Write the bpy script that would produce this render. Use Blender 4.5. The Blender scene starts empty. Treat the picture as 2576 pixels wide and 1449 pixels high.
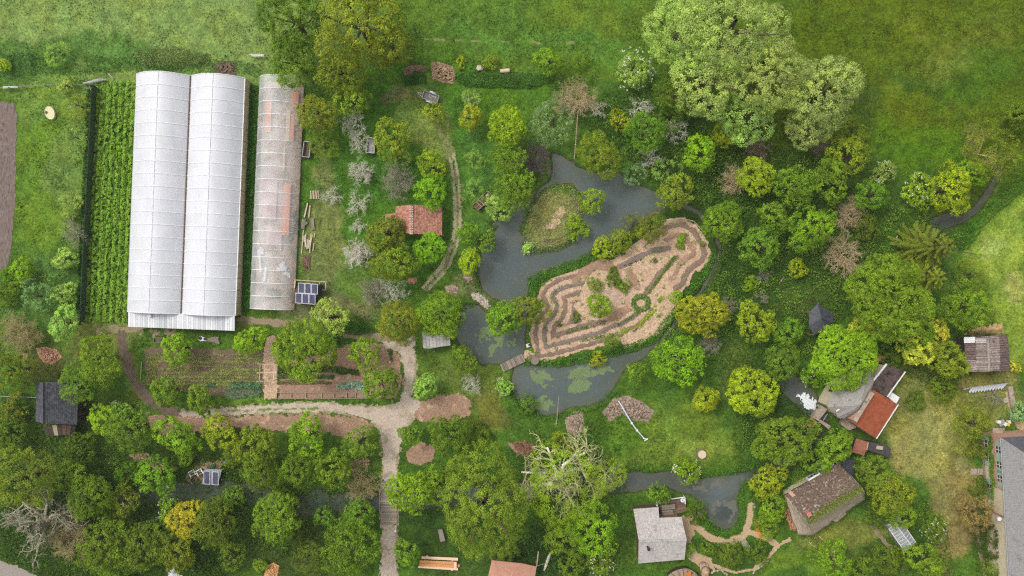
import bpy, math, random
import numpy as np
from mathutils import Vector, Matrix
random.seed(7)
SC = bpy.context.scene
COL = SC.collection
# ---------------------------------------------------------------- camera, sky, sun, exposure
CAMZ = 120.0            # drone height in metres, looking straight down
FPX = 2060.0            # focal length in layout units (the plan is measured on a 2575 x 1449 sheet)
CX, CY = 1287.5, 724.5
cam_d = bpy.data.cameras.new('camera'); cam = bpy.data.objects.new('camera', cam_d); COL.objects.link(cam)
cam.location = (0, 0, CAMZ); cam.rotation_euler = (0, 0, 0)
cam_d.sensor_width = 36.0; cam_d.sensor_fit = 'HORIZONTAL'; cam_d.lens = 36.0*FPX/2575.0
cam_d.clip_start = 0.5; cam_d.clip_end = 3000.0
SC.camera = cam
SUN_EL, SUN_AZ = math.radians(58), math.radians(-52)      # azimuth from north (+y), clockwise
W = bpy.data.worlds.new('World'); SC.world = W; W.use_nodes = True
wn = W.node_tree; wn.nodes.clear()
sky = wn.nodes.new('ShaderNodeTexSky'); sky.sky_type = 'NISHITA'; sky.sun_disc = False
sky.sun_elevation = SUN_EL; sky.sun_rotation = SUN_AZ; sky.air_density = 1.0; sky.dust_density = 4.0; sky.ozone_density = 1.0
hs = wn.nodes.new('ShaderNodeHueSaturation'); hs.inputs['Saturation'].default_value = 0.15
bg = wn.nodes.new('ShaderNodeBackground'); bg.inputs['Strength'].default_value = 0.15
wo = wn.nodes.new('ShaderNodeOutputWorld')
wn.links.new(sky.outputs[0], hs.inputs['Color']); wn.links.new(hs.outputs[0], bg.inputs[0]); wn.links.new(bg.outputs[0], wo.inputs[0])
sl = bpy.data.lights.new('sun', 'SUN'); sl.energy = 1.2; sl.angle = math.radians(16); sl.color = (1.0, 0.96, 0.9)
so = bpy.data.objects.new('sun', sl); COL.objects.link(so)
sd = Vector((math.sin(SUN_AZ)*math.cos(SUN_EL), math.cos(SUN_AZ)*math.cos(SUN_EL), math.sin(SUN_EL)))
so.rotation_euler = sd.to_track_quat('Z', 'Y').to_euler(); so.location = (0, 0, 60)
SC.view_settings.view_transform = 'Standard'; SC.view_settings.look = 'None'; SC.view_settings.gamma = 1.0
SC.view_settings.exposure = 0.28
SC.view_settings.use_curve_mapping = False
SC.cycles.max_bounces = 6; SC.cycles.diffuse_bounces = 3; SC.cycles.transparent_max_bounces = 10
SC.cycles.use_denoising = False; SC.cycles.filter_width = 1.25; SC.cycles.sample_clamp_indirect = 4.0
ILL = 1.2               # how bright a white ground would read; turns photographed tones into albedo

# ---------------------------------------------------------------- helpers
def P(x, y, z=0.0):
    k = (CAMZ-z)/FPX
    return Vector(((x-CX)*k, (CY-y)*k, z))
U = CAMZ/FPX            # metres per plan unit on the ground
def cc(c, r, x, y):     # point in one cell of a 4 x 3 survey grid
    return (c*643.78 + x/2.998, r*483.26 + y/2.998)
def zz(x0, y0, f):      # point in a detail window
    return lambda x, y: (x0+f*x, y0+f*y)
def lin(c):
    return tuple(((v/255.0)/12.92 if v/255.0 <= 0.04045 else ((v/255.0+0.055)/1.055)**2.4) for v in c)
def alb(c, k=1.0):
    return tuple(min(0.9, v*k/ILL) for v in lin(c))
def rgba(c): return (c[0], c[1], c[2], 1.0)
def vnoise(x, y, seed):
    xi = np.floor(x).astype(np.int64); yi = np.floor(y).astype(np.int64)
    fx = x-xi; fy = y-yi; fx = fx*fx*(3-2*fx); fy = fy*fy*(3-2*fy)
    def h(a, b):
        n = (a*374761393 + b*668265263 + seed*974711) & 0x7fffffff
        n = ((n ^ (n >> 13))*1274126177) & 0x7fffffff
        return ((n ^ (n >> 16)) & 0xffff)/65535.0
    return (h(xi, yi)*(1-fx)+h(xi+1, yi)*fx)*(1-fy) + (h(xi, yi+1)*(1-fx)+h(xi+1, yi+1)*fx)*fy
def fbm(x, y, seed, oct=4):
    s = 0; a = 0.5; t = 0
    for i in range(oct):
        s = s+a*vnoise(x*2**i+17*i, y*2**i-9*i, seed+i); t += a; a *= 0.5
    return s/t-0.5
def seg_dist(X, Y, pts, closed):
    d = np.full(X.shape, 1e9); n = len(pts)
    for i in range(n if closed else n-1):
        ax, ay = pts[i]; bx, by = pts[(i+1) % n]
        dx, dy = bx-ax, by-ay; L = dx*dx+dy*dy+1e-12
        t = np.clip(((X-ax)*dx+(Y-ay)*dy)/L, 0, 1)
        d = np.minimum(d, np.hypot(X-ax-t*dx, Y-ay-t*dy))
    return d
def sdf(poly, X, Y):    # positive inside
    ins = np.zeros(X.shape, bool); n = len(poly)
    for i in range(n):
        ax, ay = poly[i]; bx, by = poly[(i+1) % n]
        if ay == by: continue
        c = ((ay > Y) != (by > Y)) & (X < (bx-ax)*(Y-ay)/(by-ay)+ax)
        ins ^= c
    d = seg_dist(X, Y, poly, True)
    return np.where(ins, d, -d)
def w2(pts): return [tuple(P(x, y)[:2]) for x, y in pts]
class Area:             # a region of the ground: a polygon or a thick line, in metres
    def __init__(s, pts=None, line=None, width=None):
        if pts: s.poly = w2(pts); s.line = None; q = s.poly; m = 0.0
        else: s.line = w2(line); s.hw = width*U/2; s.poly = None; q = s.line; m = s.hw
        a = np.array(q); s.lo = a.min(0)-m; s.hi = a.max(0)+m
    def f(s, X, Y):
        if s.poly: return sdf(s.poly, X, Y)
        return s.hw-seg_dist(X, Y, s.line, False)

# ---- materials
MATS = {}
def nodes(name):
    m = bpy.data.materials.new(name); m.use_nodes = True; t = m.node_tree; t.nodes.clear()
    out = t.nodes.new('ShaderNodeOutputMaterial'); return m, t, out
def N(t, ty, **kw):
    n = t.nodes.new(ty)
    for k, v in kw.items():
        if k.startswith('i_'): n.inputs[k[2:].replace('_', ' ')].default_value = v
        else: setattr(n, k, v)
    return n
def ramp(t, fac, stops):
    r = t.nodes.new('ShaderNodeValToRGB'); e = r.color_ramp.elements
    while len(e) < len(stops): e.new(0.5)
    for q, (p, c) in zip(e, stops): q.position = p; q.color = rgba(c) if len(c) == 3 else c
    t.links.new(fac, r.inputs[0]); return r.outputs[0]
def mixc(t, fac, a, b, mode='MIX'):
    n = t.nodes.new('ShaderNodeMix'); n.data_type = 'RGBA'; n.blend_type = mode
    for v, k in ((fac, 0), (a, 6), (b, 7)):
        if hasattr(v, 'is_linked') or hasattr(v, 'links'): t.links.new(v, n.inputs[k])
        elif k == 0: n.inputs[0].default_value = v
        else: n.inputs[k].default_value = rgba(v)
    return n.outputs[2]
def noise(t, vec, scale, detail=4, rough=0.6, dist=0.0):
    n = t.nodes.new('ShaderNodeTexNoise'); n.inputs['Scale'].default_value = scale; n.inputs['Detail'].default_value = detail
    n.inputs['Roughness'].default_value = rough; n.inputs['Distortion'].default_value = dist
    t.links.new(vec, n.inputs['Vector']); return n.outputs['Fac']
def stretch(t, vec, s):
    m = t.nodes.new('ShaderNodeMapping'); m.inputs['Scale'].default_value = s; t.links.new(vec, m.inputs[0]); return m.outputs[0]
def surf(name, c1, c2, scale=3.0, c3=None, scale3=0.7, lo3=0.5, rough=0.85, bump=0.3, tint=False, st=None, detail=5, spec=0.3, metal=0.0, contrast=0.2, k=1.0, obj=False, tr_=(0.6, 1.25)):
    """Two tones broken up by noise, an optional third in larger patches; tint = per-face variation stored on the mesh."""
    if name in MATS: return MATS[name]
    m, t, out = nodes(name)
    tc = t.nodes.new('ShaderNodeTexCoord'); geo = t.nodes.new('ShaderNodeNewGeometry')
    vec = tc.outputs['Object'] if obj else geo.outputs['Position']
    v2 = stretch(t, vec, st) if st else vec
    f = noise(t, v2, scale, detail, 0.65)
    c = ramp(t, f, [(0.5-contrast, alb(c1, k)), (0.5+contrast, alb(c2, k))])
    if c3:
        f3 = noise(t, vec, scale3, 6, 0.7)
        r3 = ramp(t, f3, [(lo3, (0, 0, 0)), (min(1, lo3+0.12), (1, 1, 1))])
        c = mixc(t, r3, c, alb(c3, k))
    if tint:
        a = N(t, 'ShaderNodeAttribute', attribute_name='tint')
        tr = ramp(t, a.outputs['Fac'], [(0, (tr_[0],)*3), (1, (tr_[1], tr_[1]*.97, tr_[1]*.94))])
        c = mixc(t, 1.0, c, tr, 'MULTIPLY')
    b = N(t, 'ShaderNodeBsdfPrincipled'); t.links.new(c, b.inputs['Base Color'])
    b.inputs['Roughness'].default_value = rough; b.inputs['Metallic'].default_value = metal
    b.inputs['Specular IOR Level'].default_value = spec
    if bump:
        bp = N(t, 'ShaderNodeBump'); bp.inputs['Strength'].default_value = bump; bp.inputs['Distance'].default_value = 0.05
        t.links.new(f, bp.inputs['Height']); t.links.new(bp.outputs[0], b.inputs['Normal'])
    t.links.new(b.outputs[0], out.inputs[0]); MATS[name] = m; return m
def leaf_material():
    m, t, out = nodes('foliage')
    oi = N(t, 'ShaderNodeObjectInfo'); a = N(t, 'ShaderNodeAttribute', attribute_name='tint')
    br = ramp(t, a.outputs['Fac'], [(0.0, (0.5, 0.56, 0.5)), (0.55, (0.97, 1.0, 0.92)), (1.0, (1.5, 1.52, 1.15))])
    c = mixc(t, 1.0, oi.outputs['Color'], br, 'MULTIPLY')
    d = N(t, 'ShaderNodeBsdfPrincipled'); d.inputs['Roughness'].default_value = 0.62; d.inputs['Specular IOR Level'].default_value = 0.22
    t.links.new(c, d.inputs['Base Color'])
    tr = N(t, 'ShaderNodeBsdfTranslucent'); tc = mixc(t, 1.0, c, (1.15, 1.3, 0.6), 'MULTIPLY'); t.links.new(tc, tr.inputs[0])
    mx = N(t, 'ShaderNodeMixShader'); mx.inputs[0].default_value = 0.38
    t.links.new(d.outputs[0], mx.inputs[1]); t.links.new(tr.outputs[0], mx.inputs[2]); t.links.new(mx.outputs[0], out.inputs[0])
    return m
LEAF = leaf_material()
def bark_material():
    m, t, out = nodes('bark')
    oi = N(t, 'ShaderNodeObjectInfo'); geo = N(t, 'ShaderNodeNewGeometry')
    f = noise(t, geo.outputs['Position'], 3.0, 5, 0.7)
    br = ramp(t, f, [(0.3, (0.6, 0.58, 0.55)), (0.7, (1.3, 1.3, 1.3))])
    c = mixc(t, 1.0, oi.outputs['Color'], br, 'MULTIPLY')
    d = N(t, 'ShaderNodeBsdfPrincipled'); d.inputs['Roughness'].default_value = 0.85; t.links.new(c, d.inputs['Base Color'])
    t.links.new(d.outputs[0], out.inputs[0]); return m
BARK = bark_material()
def attr_material():
    m, t, out = nodes('grass_blades')
    a = N(t, 'ShaderNodeAttribute', attribute_name='gcol')
    d = N(t, 'ShaderNodeBsdfPrincipled'); d.inputs['Roughness'].default_value = 0.7; d.inputs['Specular IOR Level'].default_value = 0.2
    t.links.new(a.outputs['Color'], d.inputs['Base Color']); t.links.new(d.outputs[0], out.inputs[0]); return m
BLADE = attr_material()

# ---- meshes
def link(name, me, mat=None, parent=None, loc=None, color=None):
    o = bpy.data.objects.new(name, me); COL.objects.link(o)
    if mat is not None and me is not None and not me.materials: me.materials.append(mat)
    if parent is not None: o.parent = parent
    if loc is not None: o.location = loc
    if color is not None: o.color = rgba(color)
    return o
def tag(o, label=None, cat=None, group=None, kind=None):
    if label: o['label'] = label
    if cat: o['category'] = cat
    if group: o['group'] = group
    if kind: o['kind'] = kind
    return o
def empty(name, loc, label=None, cat=None, group=None, rz=0.0):
    o = bpy.data.objects.new(name, None); COL.objects.link(o); o.location = loc; o.rotation_euler = (0, 0, rz); o.empty_display_size = 0.3
    return tag(o, label, cat, group)
def np_mesh(name, V, F, tint=None, col=None, smooth=False):
    """V (n,3), F (m,k) index array"""
    me = bpy.data.meshes.new(name); V = np.asarray(V, np.float32); F = np.asarray(F, np.int32); k = F.shape[1]
    me.vertices.add(len(V)); me.vertices.foreach_set('co', V.ravel())
    me.loops.add(F.size); me.loops.foreach_set('vertex_index', F.ravel())
    me.polygons.add(len(F)); me.polygons.foreach_set('loop_start', np.arange(0, F.size, k, dtype=np.int32))
    try: me.polygons.foreach_set('loop_total', np.full(len(F), k, np.int32))
    except Exception: pass
    if smooth: me.polygons.foreach_set('use_smooth', np.ones(len(F), bool))
    if tint is not None:
        a = me.attributes.new('tint', 'FLOAT', 'FACE'); a.data.foreach_set('value', np.asarray(tint, np.float32))
    if col is not None:
        dom = 'POINT' if len(col) == len(V) else 'FACE'
        a = me.attributes.new('gcol', 'FLOAT_COLOR', dom); q = np.ones((len(col), 4), np.float32); q[:, :3] = col; a.data.foreach_set('color', q.ravel())
    me.update(calc_edges=True); me.validate(); return me
class MB:
    def __init__(s): s.v = []; s.f = []; s.t = []; s.tc = None
    def add(s, vs, fs):
        b = len(s.v); s.v += [tuple(v) for v in vs]
        for f in fs: s.f.append(tuple(i+b for i in f)); s.t.append(random.random() if s.tc is None else s.tc)
        return s
    def box(s, c, size, rz=0.0, rx=0.0, ry=0.0, taper=1.0):
        hx, hy, hz = size[0]/2, size[1]/2, size[2]/2
        R = Matrix.Rotation(rz, 3, 'Z') @ Matrix.Rotation(ry, 3, 'Y') @ Matrix.Rotation(rx, 3, 'X'); c = Vector(c)
        vs = [c+R@Vector((x*hx*(taper if z > 0 else 1), y*hy*(taper if z > 0 else 1), z*hz)) for z in (-1, 1) for x, y in ((-1, -1), (1, -1), (1, 1), (-1, 1))]
        tc = s.tc
        if tc is None: s.tc = random.random()
        s.add(vs, [(3, 2, 1, 0), (4, 5, 6, 7), (0, 1, 5, 4), (1, 2, 6, 5), (2, 3, 7, 6), (3, 0, 4, 7)]); s.tc = tc; return s
    def bar(s, a, b, w, h=None):
        a = Vector(a); b = Vector(b); d = b-a; L = d.length
        if L < 1e-6: return s
        q = d.to_track_quat('X', 'Z').to_matrix(); h = h or w
        vs = []
        for x in (0, L):
            for y, z in ((-w/2, -h/2), (w/2, -h/2), (w/2, h/2), (-w/2, h/2)): vs.append(a+q@Vector((x, y, z)))
        tc = s.tc
        if tc is None: s.tc = random.random()
        s.add(vs, [(0, 1, 2, 3), (7, 6, 5, 4), (0, 4, 5, 1), (1, 5, 6, 2), (2, 6, 7, 3), (3, 7, 4, 0)]); s.tc = tc; return s
    def tube(s, pts, radii, n=6, cap=True):
        rings = []; pts = [Vector(p) for p in pts]; b = len(s.v)
        for i, p in enumerate(pts):
            d = (pts[min(i+1, len(pts)-1)]-pts[max(i-1, 0)])
            q = d.to_track_quat('Z', 'Y').to_matrix(); r = radii[i] if hasattr(radii, '__len__') else radii
            for k in range(n):
                a = 2*math.pi*k/n; s.v.append(tuple(p+q@Vector((r*math.cos(a), r*math.sin(a), 0))))
        t = random.random() if s.tc is None else s.tc
        for i in range(len(pts)-1):
            for k in range(n):
                k2 = (k+1) % n; s.f.append((b+i*n+k, b+i*n+k2, b+(i+1)*n+k2, b+(i+1)*n+k)); s.t.append(t)
        if cap:
            s.f.append(tuple(b+k for k in reversed(range(n)))); s.t.append(t)
            e = b+(len(pts)-1)*n; s.f.append(tuple(e+k for k in range(n))); s.t.append(t)
        return s
    def slab(s, pts, th):       # polygon of 3-D points extruded downwards
        n = len(pts); b = [Vector(p) for p in pts]; a = Vector((0, 0, 0))
        for i in range(n): a += (b[i]-b[0]).cross(b[(i+1) % n]-b[0])
        if a.z < 0: b.reverse()
        vs = b+[p-Vector((0, 0, th)) for p in b]
        fs = [tuple(range(n)), tuple(reversed(range(n, 2*n)))]+[(i, i+n, (i+1) % n+n, (i+1) % n) for i in range(n)]
        return s.add(vs, fs)
    def rock(s, c, r, flat=0.7):
        c = Vector(c); vs = []
        for lat, m in ((-0.5, 5), (0.45, 5)):
            o = random.random()*6
            for k in range(m):
                a = o+2*math.pi*k/m; rr = r*random.uniform(0.75, 1.1)
                vs.append(c+Vector((rr*math.cos(a)*math.cos(lat), rr*math.sin(a)*math.cos(lat), rr*flat*math.sin(lat))))
        tc = s.tc; s.tc = random.random() if tc is None else tc
        s.add(vs, [tuple(reversed(range(5))), tuple(range(5, 10))]+[(i, (i+1) % 5, (i+1) % 5+5, i+5) for i in range(5)]); s.tc = tc; return s
    def build(s, name, mat, parent=None, smooth=False, label=None):
        me = bpy.data.meshes.new(name); me.from_pydata(s.v, [], s.f)
        a = me.attributes.new('tint', 'FLOAT', 'FACE'); a.data.foreach_set('value', np.array(s.t, np.float32))
        if smooth: me.polygons.foreach_set('use_smooth', np.ones(len(me.polygons), bool))
        if parent is not None and parent.type == 'EMPTY' or parent is not None:
            mw = parent_matrix(parent).inverted(); me.transform(mw)
        me.update(); o = link(name, me, mat, parent)
        if label: o['label'] = label
        return o
def parent_matrix(p):
    m = Matrix.LocRotScale(p.location, p.rotation_euler, p.scale)
    return parent_matrix(p.parent) @ m if p.parent else m
def tiles(mb, p00, p10, p11, p01, tw, th, thick=0.03, lift=0.03):
    """rows of overlapping tiles on a sloping rectangle: p00-p10 eave, p01-p11 ridge"""
    p00, p10, p11, p01 = map(Vector, (p00, p10, p11, p01))
    nrm = (p10-p00).cross(p01-p00).normalized()
    if nrm.z < 0: nrm = -nrm
    nr = max(1, int((p01-p00).length/th)); nc = max(1, int((p10-p00).length/tw))
    def at(u, v): return (p00*(1-u)+p10*u)*(1-v)+(p01*(1-u)+p11*u)*v
    for r in range(nr):
        off = 0.5 if r % 2 else 0.0
        for c in range(nc+1):
            u0 = max(0, (c-off)/nc); u1 = min(1, (c+1-off)/nc)
            if u1-u0 < 0.2/nc: continue
            g = 0.04/nc; j = random.uniform(-0.01, 0.012)
            a, b = at(u0+g, r/nr), at(u1-g, r/nr); d, e = at(u0+g, (r+1.15)/nr), at(u1-g, (r+1.15)/nr)
            up = nrm*(lift+thick+j); lo = nrm*(lift*0.2)
            mb.tc = random.random()
            mb.add([a+up, b+up, e+nrm*lift*0.5, d+nrm*lift*0.5, a+lo, b+lo], [(0, 1, 2, 3), (4, 5, 1, 0), (0, 3, 4), (1, 5, 2)])
    mb.tc = None
    return mb
# ================================================================ TERRAIN
ISLAND = [(1315,560),(1330,520),(1360,480),(1400,462),(1440,462),(1462,490),(1470,530),(1462,570),(1440,605),(1400,628),(1350,632),(1320,608),(1308,585)]
MULCH = [(1340,885),(1333,840),(1340,800),(1365,770),(1350,745),(1365,715),(1400,692),(1450,680),(1500,655),(1560,640),(1600,610),(1640,578),(1680,552),(1720,548),(1755,570),(1780,610),(1788,640),(1775,668),(1742,690),(1730,720),(1700,745),(1710,770),(1690,800),(1660,838),(1620,862),(1570,875),(1555,852),(1520,868),(1450,888),(1380,906),(1345,910),(1312,906),(1322,882)]
GARDEN = [(1312,915),(1318,880),(1325,800),(1330,745),(1332,712),(1365,685),(1440,662),(1500,632),(1560,600),(1620,560),(1670,540),(1730,530),(1780,560),(1796,610),(1798,640),(1785,675),(1755,700),(1740,730),(1715,760),(1700,800),(1665,848),(1625,872),(1570,885),(1500,900),(1400,918),(1340,918)]
pond_up = [(1388,380),(1420,395),(1450,420),(1500,436),(1545,425),(1590,462),(1630,472),(1680,495),(1670,525),(1630,548),(1590,570),(1570,620),(1530,640),(1490,640),(1460,660),(1400,690),(1350,700),(1345,760),(1345,860),(1330,905),(1300,905),(1290,840),(1285,770),(1240,747),(1215,727),(1200,690),(1204,640),(1213,600),(1243,582),(1240,562),(1280,530),(1290,512),(1340,500),(1360,470),(1385,452),(1390,420)]
pond_mid = [(1170,770),(1200,768),(1225,790),(1248,820),(1292,832),(1320,845),(1330,885),(1335,920),(1310,925),(1262,915),(1215,916),(1180,892),(1150,862),(1143,830),(1158,790)]
pond_low = [(1295,905),(1330,905),(1400,912),(1450,908),(1500,900),(1545,880),(1590,874),(1625,872),(1632,885),(1612,905),(1578,920),(1558,945),(1543,975),(1523,1005),(1482,1020),(1432,1025),(1407,1040),(1360,1047),(1312,1022),(1290,985),(1288,950)]
stream_r = [(1590,1185),(1640,1192),(1680,1187),(1740,1208),(1790,1200),(1850,1190),(1900,1180),(1960,1158),(1992,1150),(1994,1175),(1940,1195),(1880,1212),(1860,1232),(1852,1262),(1862,1290),(1852,1318),(1822,1335),(1792,1322),(1770,1290),(1760,1262),(1740,1246),(1700,1236),(1670,1222),(1620,1234),(1590,1238),(1583,1205)]
WATERS = {
 'pond_water': [Area(pond_up), Area(pond_mid), Area(pond_low), Area(line=[(1628,880),(1665,850),(1692,822),(1722,772),(1762,738),(1786,690),(1802,655),(1812,630),(1800,590),(1760,535),(1690,505)], width=8)],
 'stream_water': [Area(line=[(320,1258),(380,1240),(450,1238),(560,1233),(640,1246),(720,1265),(800,1275),(850,1265),(900,1258),(975,1265),(1100,1255),(1250,1240),(1450,1225),(1600,1212)], width=44), Area(line=[(800,1262),(815,1285)], width=60), Area(stream_r), Area(line=[(1985,1165),(2030,1115),(2055,1080),(2065,1055),(2035,1025),(2015,1005)], width=36), Area(line=[(2035,1010),(2005,985),(1990,970)], width=50)],
 'brook_water': [Area(line=[(2515,430),(2492,478),(2455,528),(2420,552),(2380,568),(2340,585),(2310,640)], width=13), Area(line=[(2400,548),(2360,562)], width=34)],
}
LAND = [Area(ISLAND), Area(GARDEN)]
def water_field(X, Y, which=None):
    s = np.full(X.shape, -50.0)
    for k, v in WATERS.items():
        if which and k != which: continue
        for a in v: s = np.maximum(s, a.f(X, Y))
    for a in LAND: s = np.minimum(s, -a.f(X, Y))
    return s
RES = 0.28
gx = np.arange(-80, 80.01, RES); gy = np.arange(-47.6, 47.61, RES)
ox = np.array([-900, -500, -250, -120, -95, -86]); xs = np.concatenate([ox, gx, -ox[::-1]]); oy = np.array([-900, -500, -250, -120, -70, -55]); ys = np.concatenate([oy, gy, -oy[::-1]])
GX, GY = np.meshgrid(xs, ys)
WF = water_field(GX, GY)
nz = fbm(GX*0.9, GY*0.9, 3)
WFN = WF+nz*0.55*(np.abs(WF) < 3)
GZ = np.where(WFN > -0.45, -0.28-0.62*np.clip(WFN, -0.45, 1.6), 0.0)
GZ = GZ + fbm(GX*0.06, GY*0.06, 12, 2)*0.12*np.clip(-WF-0.5, 0, 3)/3 + np.where(WF < -0.5, fbm(GX*0.7, GY*0.7, 15, 3)*0.06, 0)
def gz(x, y):
    x = np.asarray(x, float); y = np.asarray(y, float)
    i = np.clip((x-gx[0])/RES, 0, len(gx)-1.001); j = np.clip((y-gy[0])/RES, 0, len(gy)-1.001)
    i0 = i.astype(int); j0 = j.astype(int); u = i-i0; v = j-j0; A = GZ[6:6+len(gy), 6:6+len(gx)]
    return (A[j0, i0]*(1-u)+A[j0, i0+1]*u)*(1-v)+(A[j0+1, i0]*(1-u)+A[j0+1, i0+1]*u)*v
# grass tones: soft patches where the sward differs (mown, dry, lush, trodden), darker under trees; top-left tone has haze painted in
# (cx, cy, rx, ry, colour, strength)
TONES = [
 (1290,50,2200,260,(88,118,36),1.0),(350,60,560,200,(126,150,78),1.0),(1300,60,260,130,(90,122,42),.8),(2250,220,480,330,(84,104,17),1.0),
 (2350,40,300,90,(90,108,20),.7),(2200,180,120,60,(94,112,26),.5),(2320,270,160,60,(96,113,22),.3),(2280,190,60,30,(62,92,30),.6),(2160,300,60,80,(62,86,30),.6),(2420,180,120,90,(72,106,24),.7),(2300,380,120,80,(80,118,20),.7),(2480,60,90,60,(100,112,34),.5),(2350,130,70,60,(118,128,50),.5),(2240,250,40,35,(100,112,22),.4),
 (1760,60,120,90,(84,104,26),.7),(1500,40,150,60,(98,120,34),.6),(1400,110,300,30,(88,128,46),.7),
 (200,160,300,40,(74,118,44),.7),(60,200,120,40,(62,104,42),.7),
 (110,430,120,230,(100,132,40),1.0),(120,270,110,60,(110,138,60),.7),(180,440,40,200,(116,138,76),.5),
 (80,720,120,80,(80,112,50),.8),(150,850,160,50,(104,120,50),.8),(260,830,110,40,(118,128,66),.9),(120,890,60,40,(100,100,50),.7),
 (1000,420,240,300,(74,114,34),1.0),(900,620,120,150,(78,120,34),.9),(850,700,90,110,(100,126,54),.8),(800,560,36,190,(118,126,74),.8),(830,770,120,40,(126,124,82),.8),
 (1080,300,60,110,(112,132,62),.7),(1100,360,50,60,(128,142,72),.6),(1240,240,150,50,(82,122,34),.9),(1200,450,50,160,(84,124,50),.7),(1190,560,40,60,(92,128,48),.7),(1010,270,60,25,(120,112,78),.7),
 (1200,640,60,90,(82,120,48),.7),(1200,720,50,40,(120,122,78),.7),
 (1390,560,100,120,(138,140,84),1.0),
 (1090,920,70,80,(92,120,42),.9),(1190,960,110,60,(104,122,52),.9),(1240,1040,70,60,(112,112,52),.8),
 (330,960,30,110,(104,116,44),.8),(560,1015,200,14,(104,138,46),.9),(700,820,260,14,(98,118,50),.8),
 (300,1130,400,140,(68,92,32),1.0),(300,1330,500,160,(54,76,24),1.0),(760,1390,150,80,(66,82,32),.9),(930,1120,30,70,(88,112,42),.8),
 (1100,1330,130,60,(52,78,28),.9),(1130,1420,160,40,(66,88,34),.9),(1400,1400,140,70,(48,72,28),.9),(1580,1400,60,70,(88,116,38),.9),
 (1700,1090,170,90,(104,128,42),1.0),(1760,1120,70,30,(128,146,62),.7),(1640,1110,50,40,(112,136,50),.6),(1850,1000,90,80,(76,108,34),.8),(1860,950,60,70,(116,128,58),.6),(1580,1060,60,40,(92,128,36),.8),
 (1900,650,260,200,(62,90,30),1.0),(2120,700,120,120,(64,94,30),.9),(2010,740,80,40,(98,118,52),.7),(1950,1010,110,120,(58,86,28),.8),
 (2080,480,330,100,(62,90,30),.9),(1650,330,170,140,(62,92,30),.9),(1560,230,80,40,(60,92,32),.7),
 (2470,560,90,40,(78,118,34),.9),(2520,640,90,110,(142,164,62),1.0),(2540,800,60,120,(126,148,52),1.0),(2560,720,40,40,(168,170,98),.6),(2500,600,40,40,(160,172,88),.6),
 (2380,1010,220,90,(132,136,66),1.0),(2310,1100,90,90,(158,150,88),.9),(2350,1150,70,120,(150,148,80),.9),(2270,1040,60,60,(128,134,58),.6),(2390,1190,50,80,(128,138,50),.8),(2380,1300,60,150,(142,130,78),.9),(2400,1400,40,80,(136,122,72),.9),(2440,1000,90,60,(120,126,56),.8),(2480,950,90,40,(138,132,66),.8),
 (2130,1360,110,70,(122,130,56),1.0),(2010,1430,120,30,(98,126,36),.9),(2230,1420,120,60,(66,92,28),.9),(1830,1400,120,50,(70,96,32),.8),
]
def ground_colour(X, Y):
    px = X/U+CX; py = CY-Y/U
    wx = px+fbm(X*0.12, Y*0.12, 31)*150+fbm(X*0.6, Y*0.6, 33)*45; wy = py+fbm(X*0.12, Y*0.12, 41)*150+fbm(X*0.6, Y*0.6, 43)*45
    C = np.empty(X.shape+(3,)); C[:] = alb((78, 112, 34))
    for cx, cy, rx, ry, col, st in TONES:
        d = np.hypot((wx-cx)/rx, (wy-cy)/ry); w = np.clip((1.25-d)/0.55, 0, 1); w = w*w*(3-2*w)*st
        C = C*(1-w[..., None])+np.array(alb(col))*w[..., None]
    n = fbm(X*1.1, Y*1.1, 51, 4)
    C = C*(1+1.0*n[..., None])
    m = np.clip(fbm(X*0.35, Y*0.35, 61, 4)*3, -1, 1)
    C = C*np.stack([1+0.13*m, 1+0.05*m, 1-0.1*m], -1)
    return np.clip(C, 0.004, 0.9)
def ground_material():
    m, t, out = nodes('ground_grass')
    a = N(t, 'ShaderNodeAttribute', attribute_name='gcol'); geo = N(t, 'ShaderNodeNewGeometry')
    f1 = noise(t, geo.outputs['Position'], 2.4, 7, 0.72)
    r1 = ramp(t, f1, [(0.28, (0.36, 0.42, 0.4)), (0.5, (1, 1, 1)), (0.72, (1.7, 1.58, 1.5))])
    c = mixc(t, 1.0, a.outputs['Color'], r1, 'MULTIPLY')
    f2 = noise(t, geo.outputs['Position'], 9.0, 4, 0.7)
    r2 = ramp(t, f2, [(0.3, (0.55, 0.58, 0.55)), (0.7, (1.42, 1.4, 1.4))])
    c = mixc(t, 1.0, c, r2, 'MULTIPLY')
    b = N(t, 'ShaderNodeBsdfPrincipled'); b.inputs['Roughness'].default_value = 0.9; b.inputs['Specular IOR Level'].default_value = 0.1
    t.links.new(c, b.inputs['Base Color'])
    bp = N(t, 'ShaderNodeBump'); bp.inputs['Strength'].default_value = 0.7; bp.inputs['Distance'].default_value = 0.12
    t.links.new(f1, bp.inputs['Height']); t.links.new(bp.outputs[0], b.inputs['Normal'])
    t.links.new(b.outputs[0], out.inputs[0]); return m
def grid_faces(nx, ny):
    i = np.arange(nx-1); j = np.arange(ny-1); I, J = np.meshgrid(i, j); b = (J*nx+I).ravel()
    return np.stack([b, b+1, b+nx+1, b+nx], 1)
V = np.stack([GX, GY, GZ], -1).reshape(-1, 3)
GC = ground_colour(GX, GY)
bank = np.clip((WFN+0.5)/0.5, 0, 1)[..., None]
GC = GC*(1-bank)+np.array(alb((70, 72, 50)))*bank
me = np_mesh('ground', V, grid_faces(len(xs), len(ys)), col=GC.reshape(-1, 3), smooth=True)
tag(link('ground', me, ground_material()), kind='structure')

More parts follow.
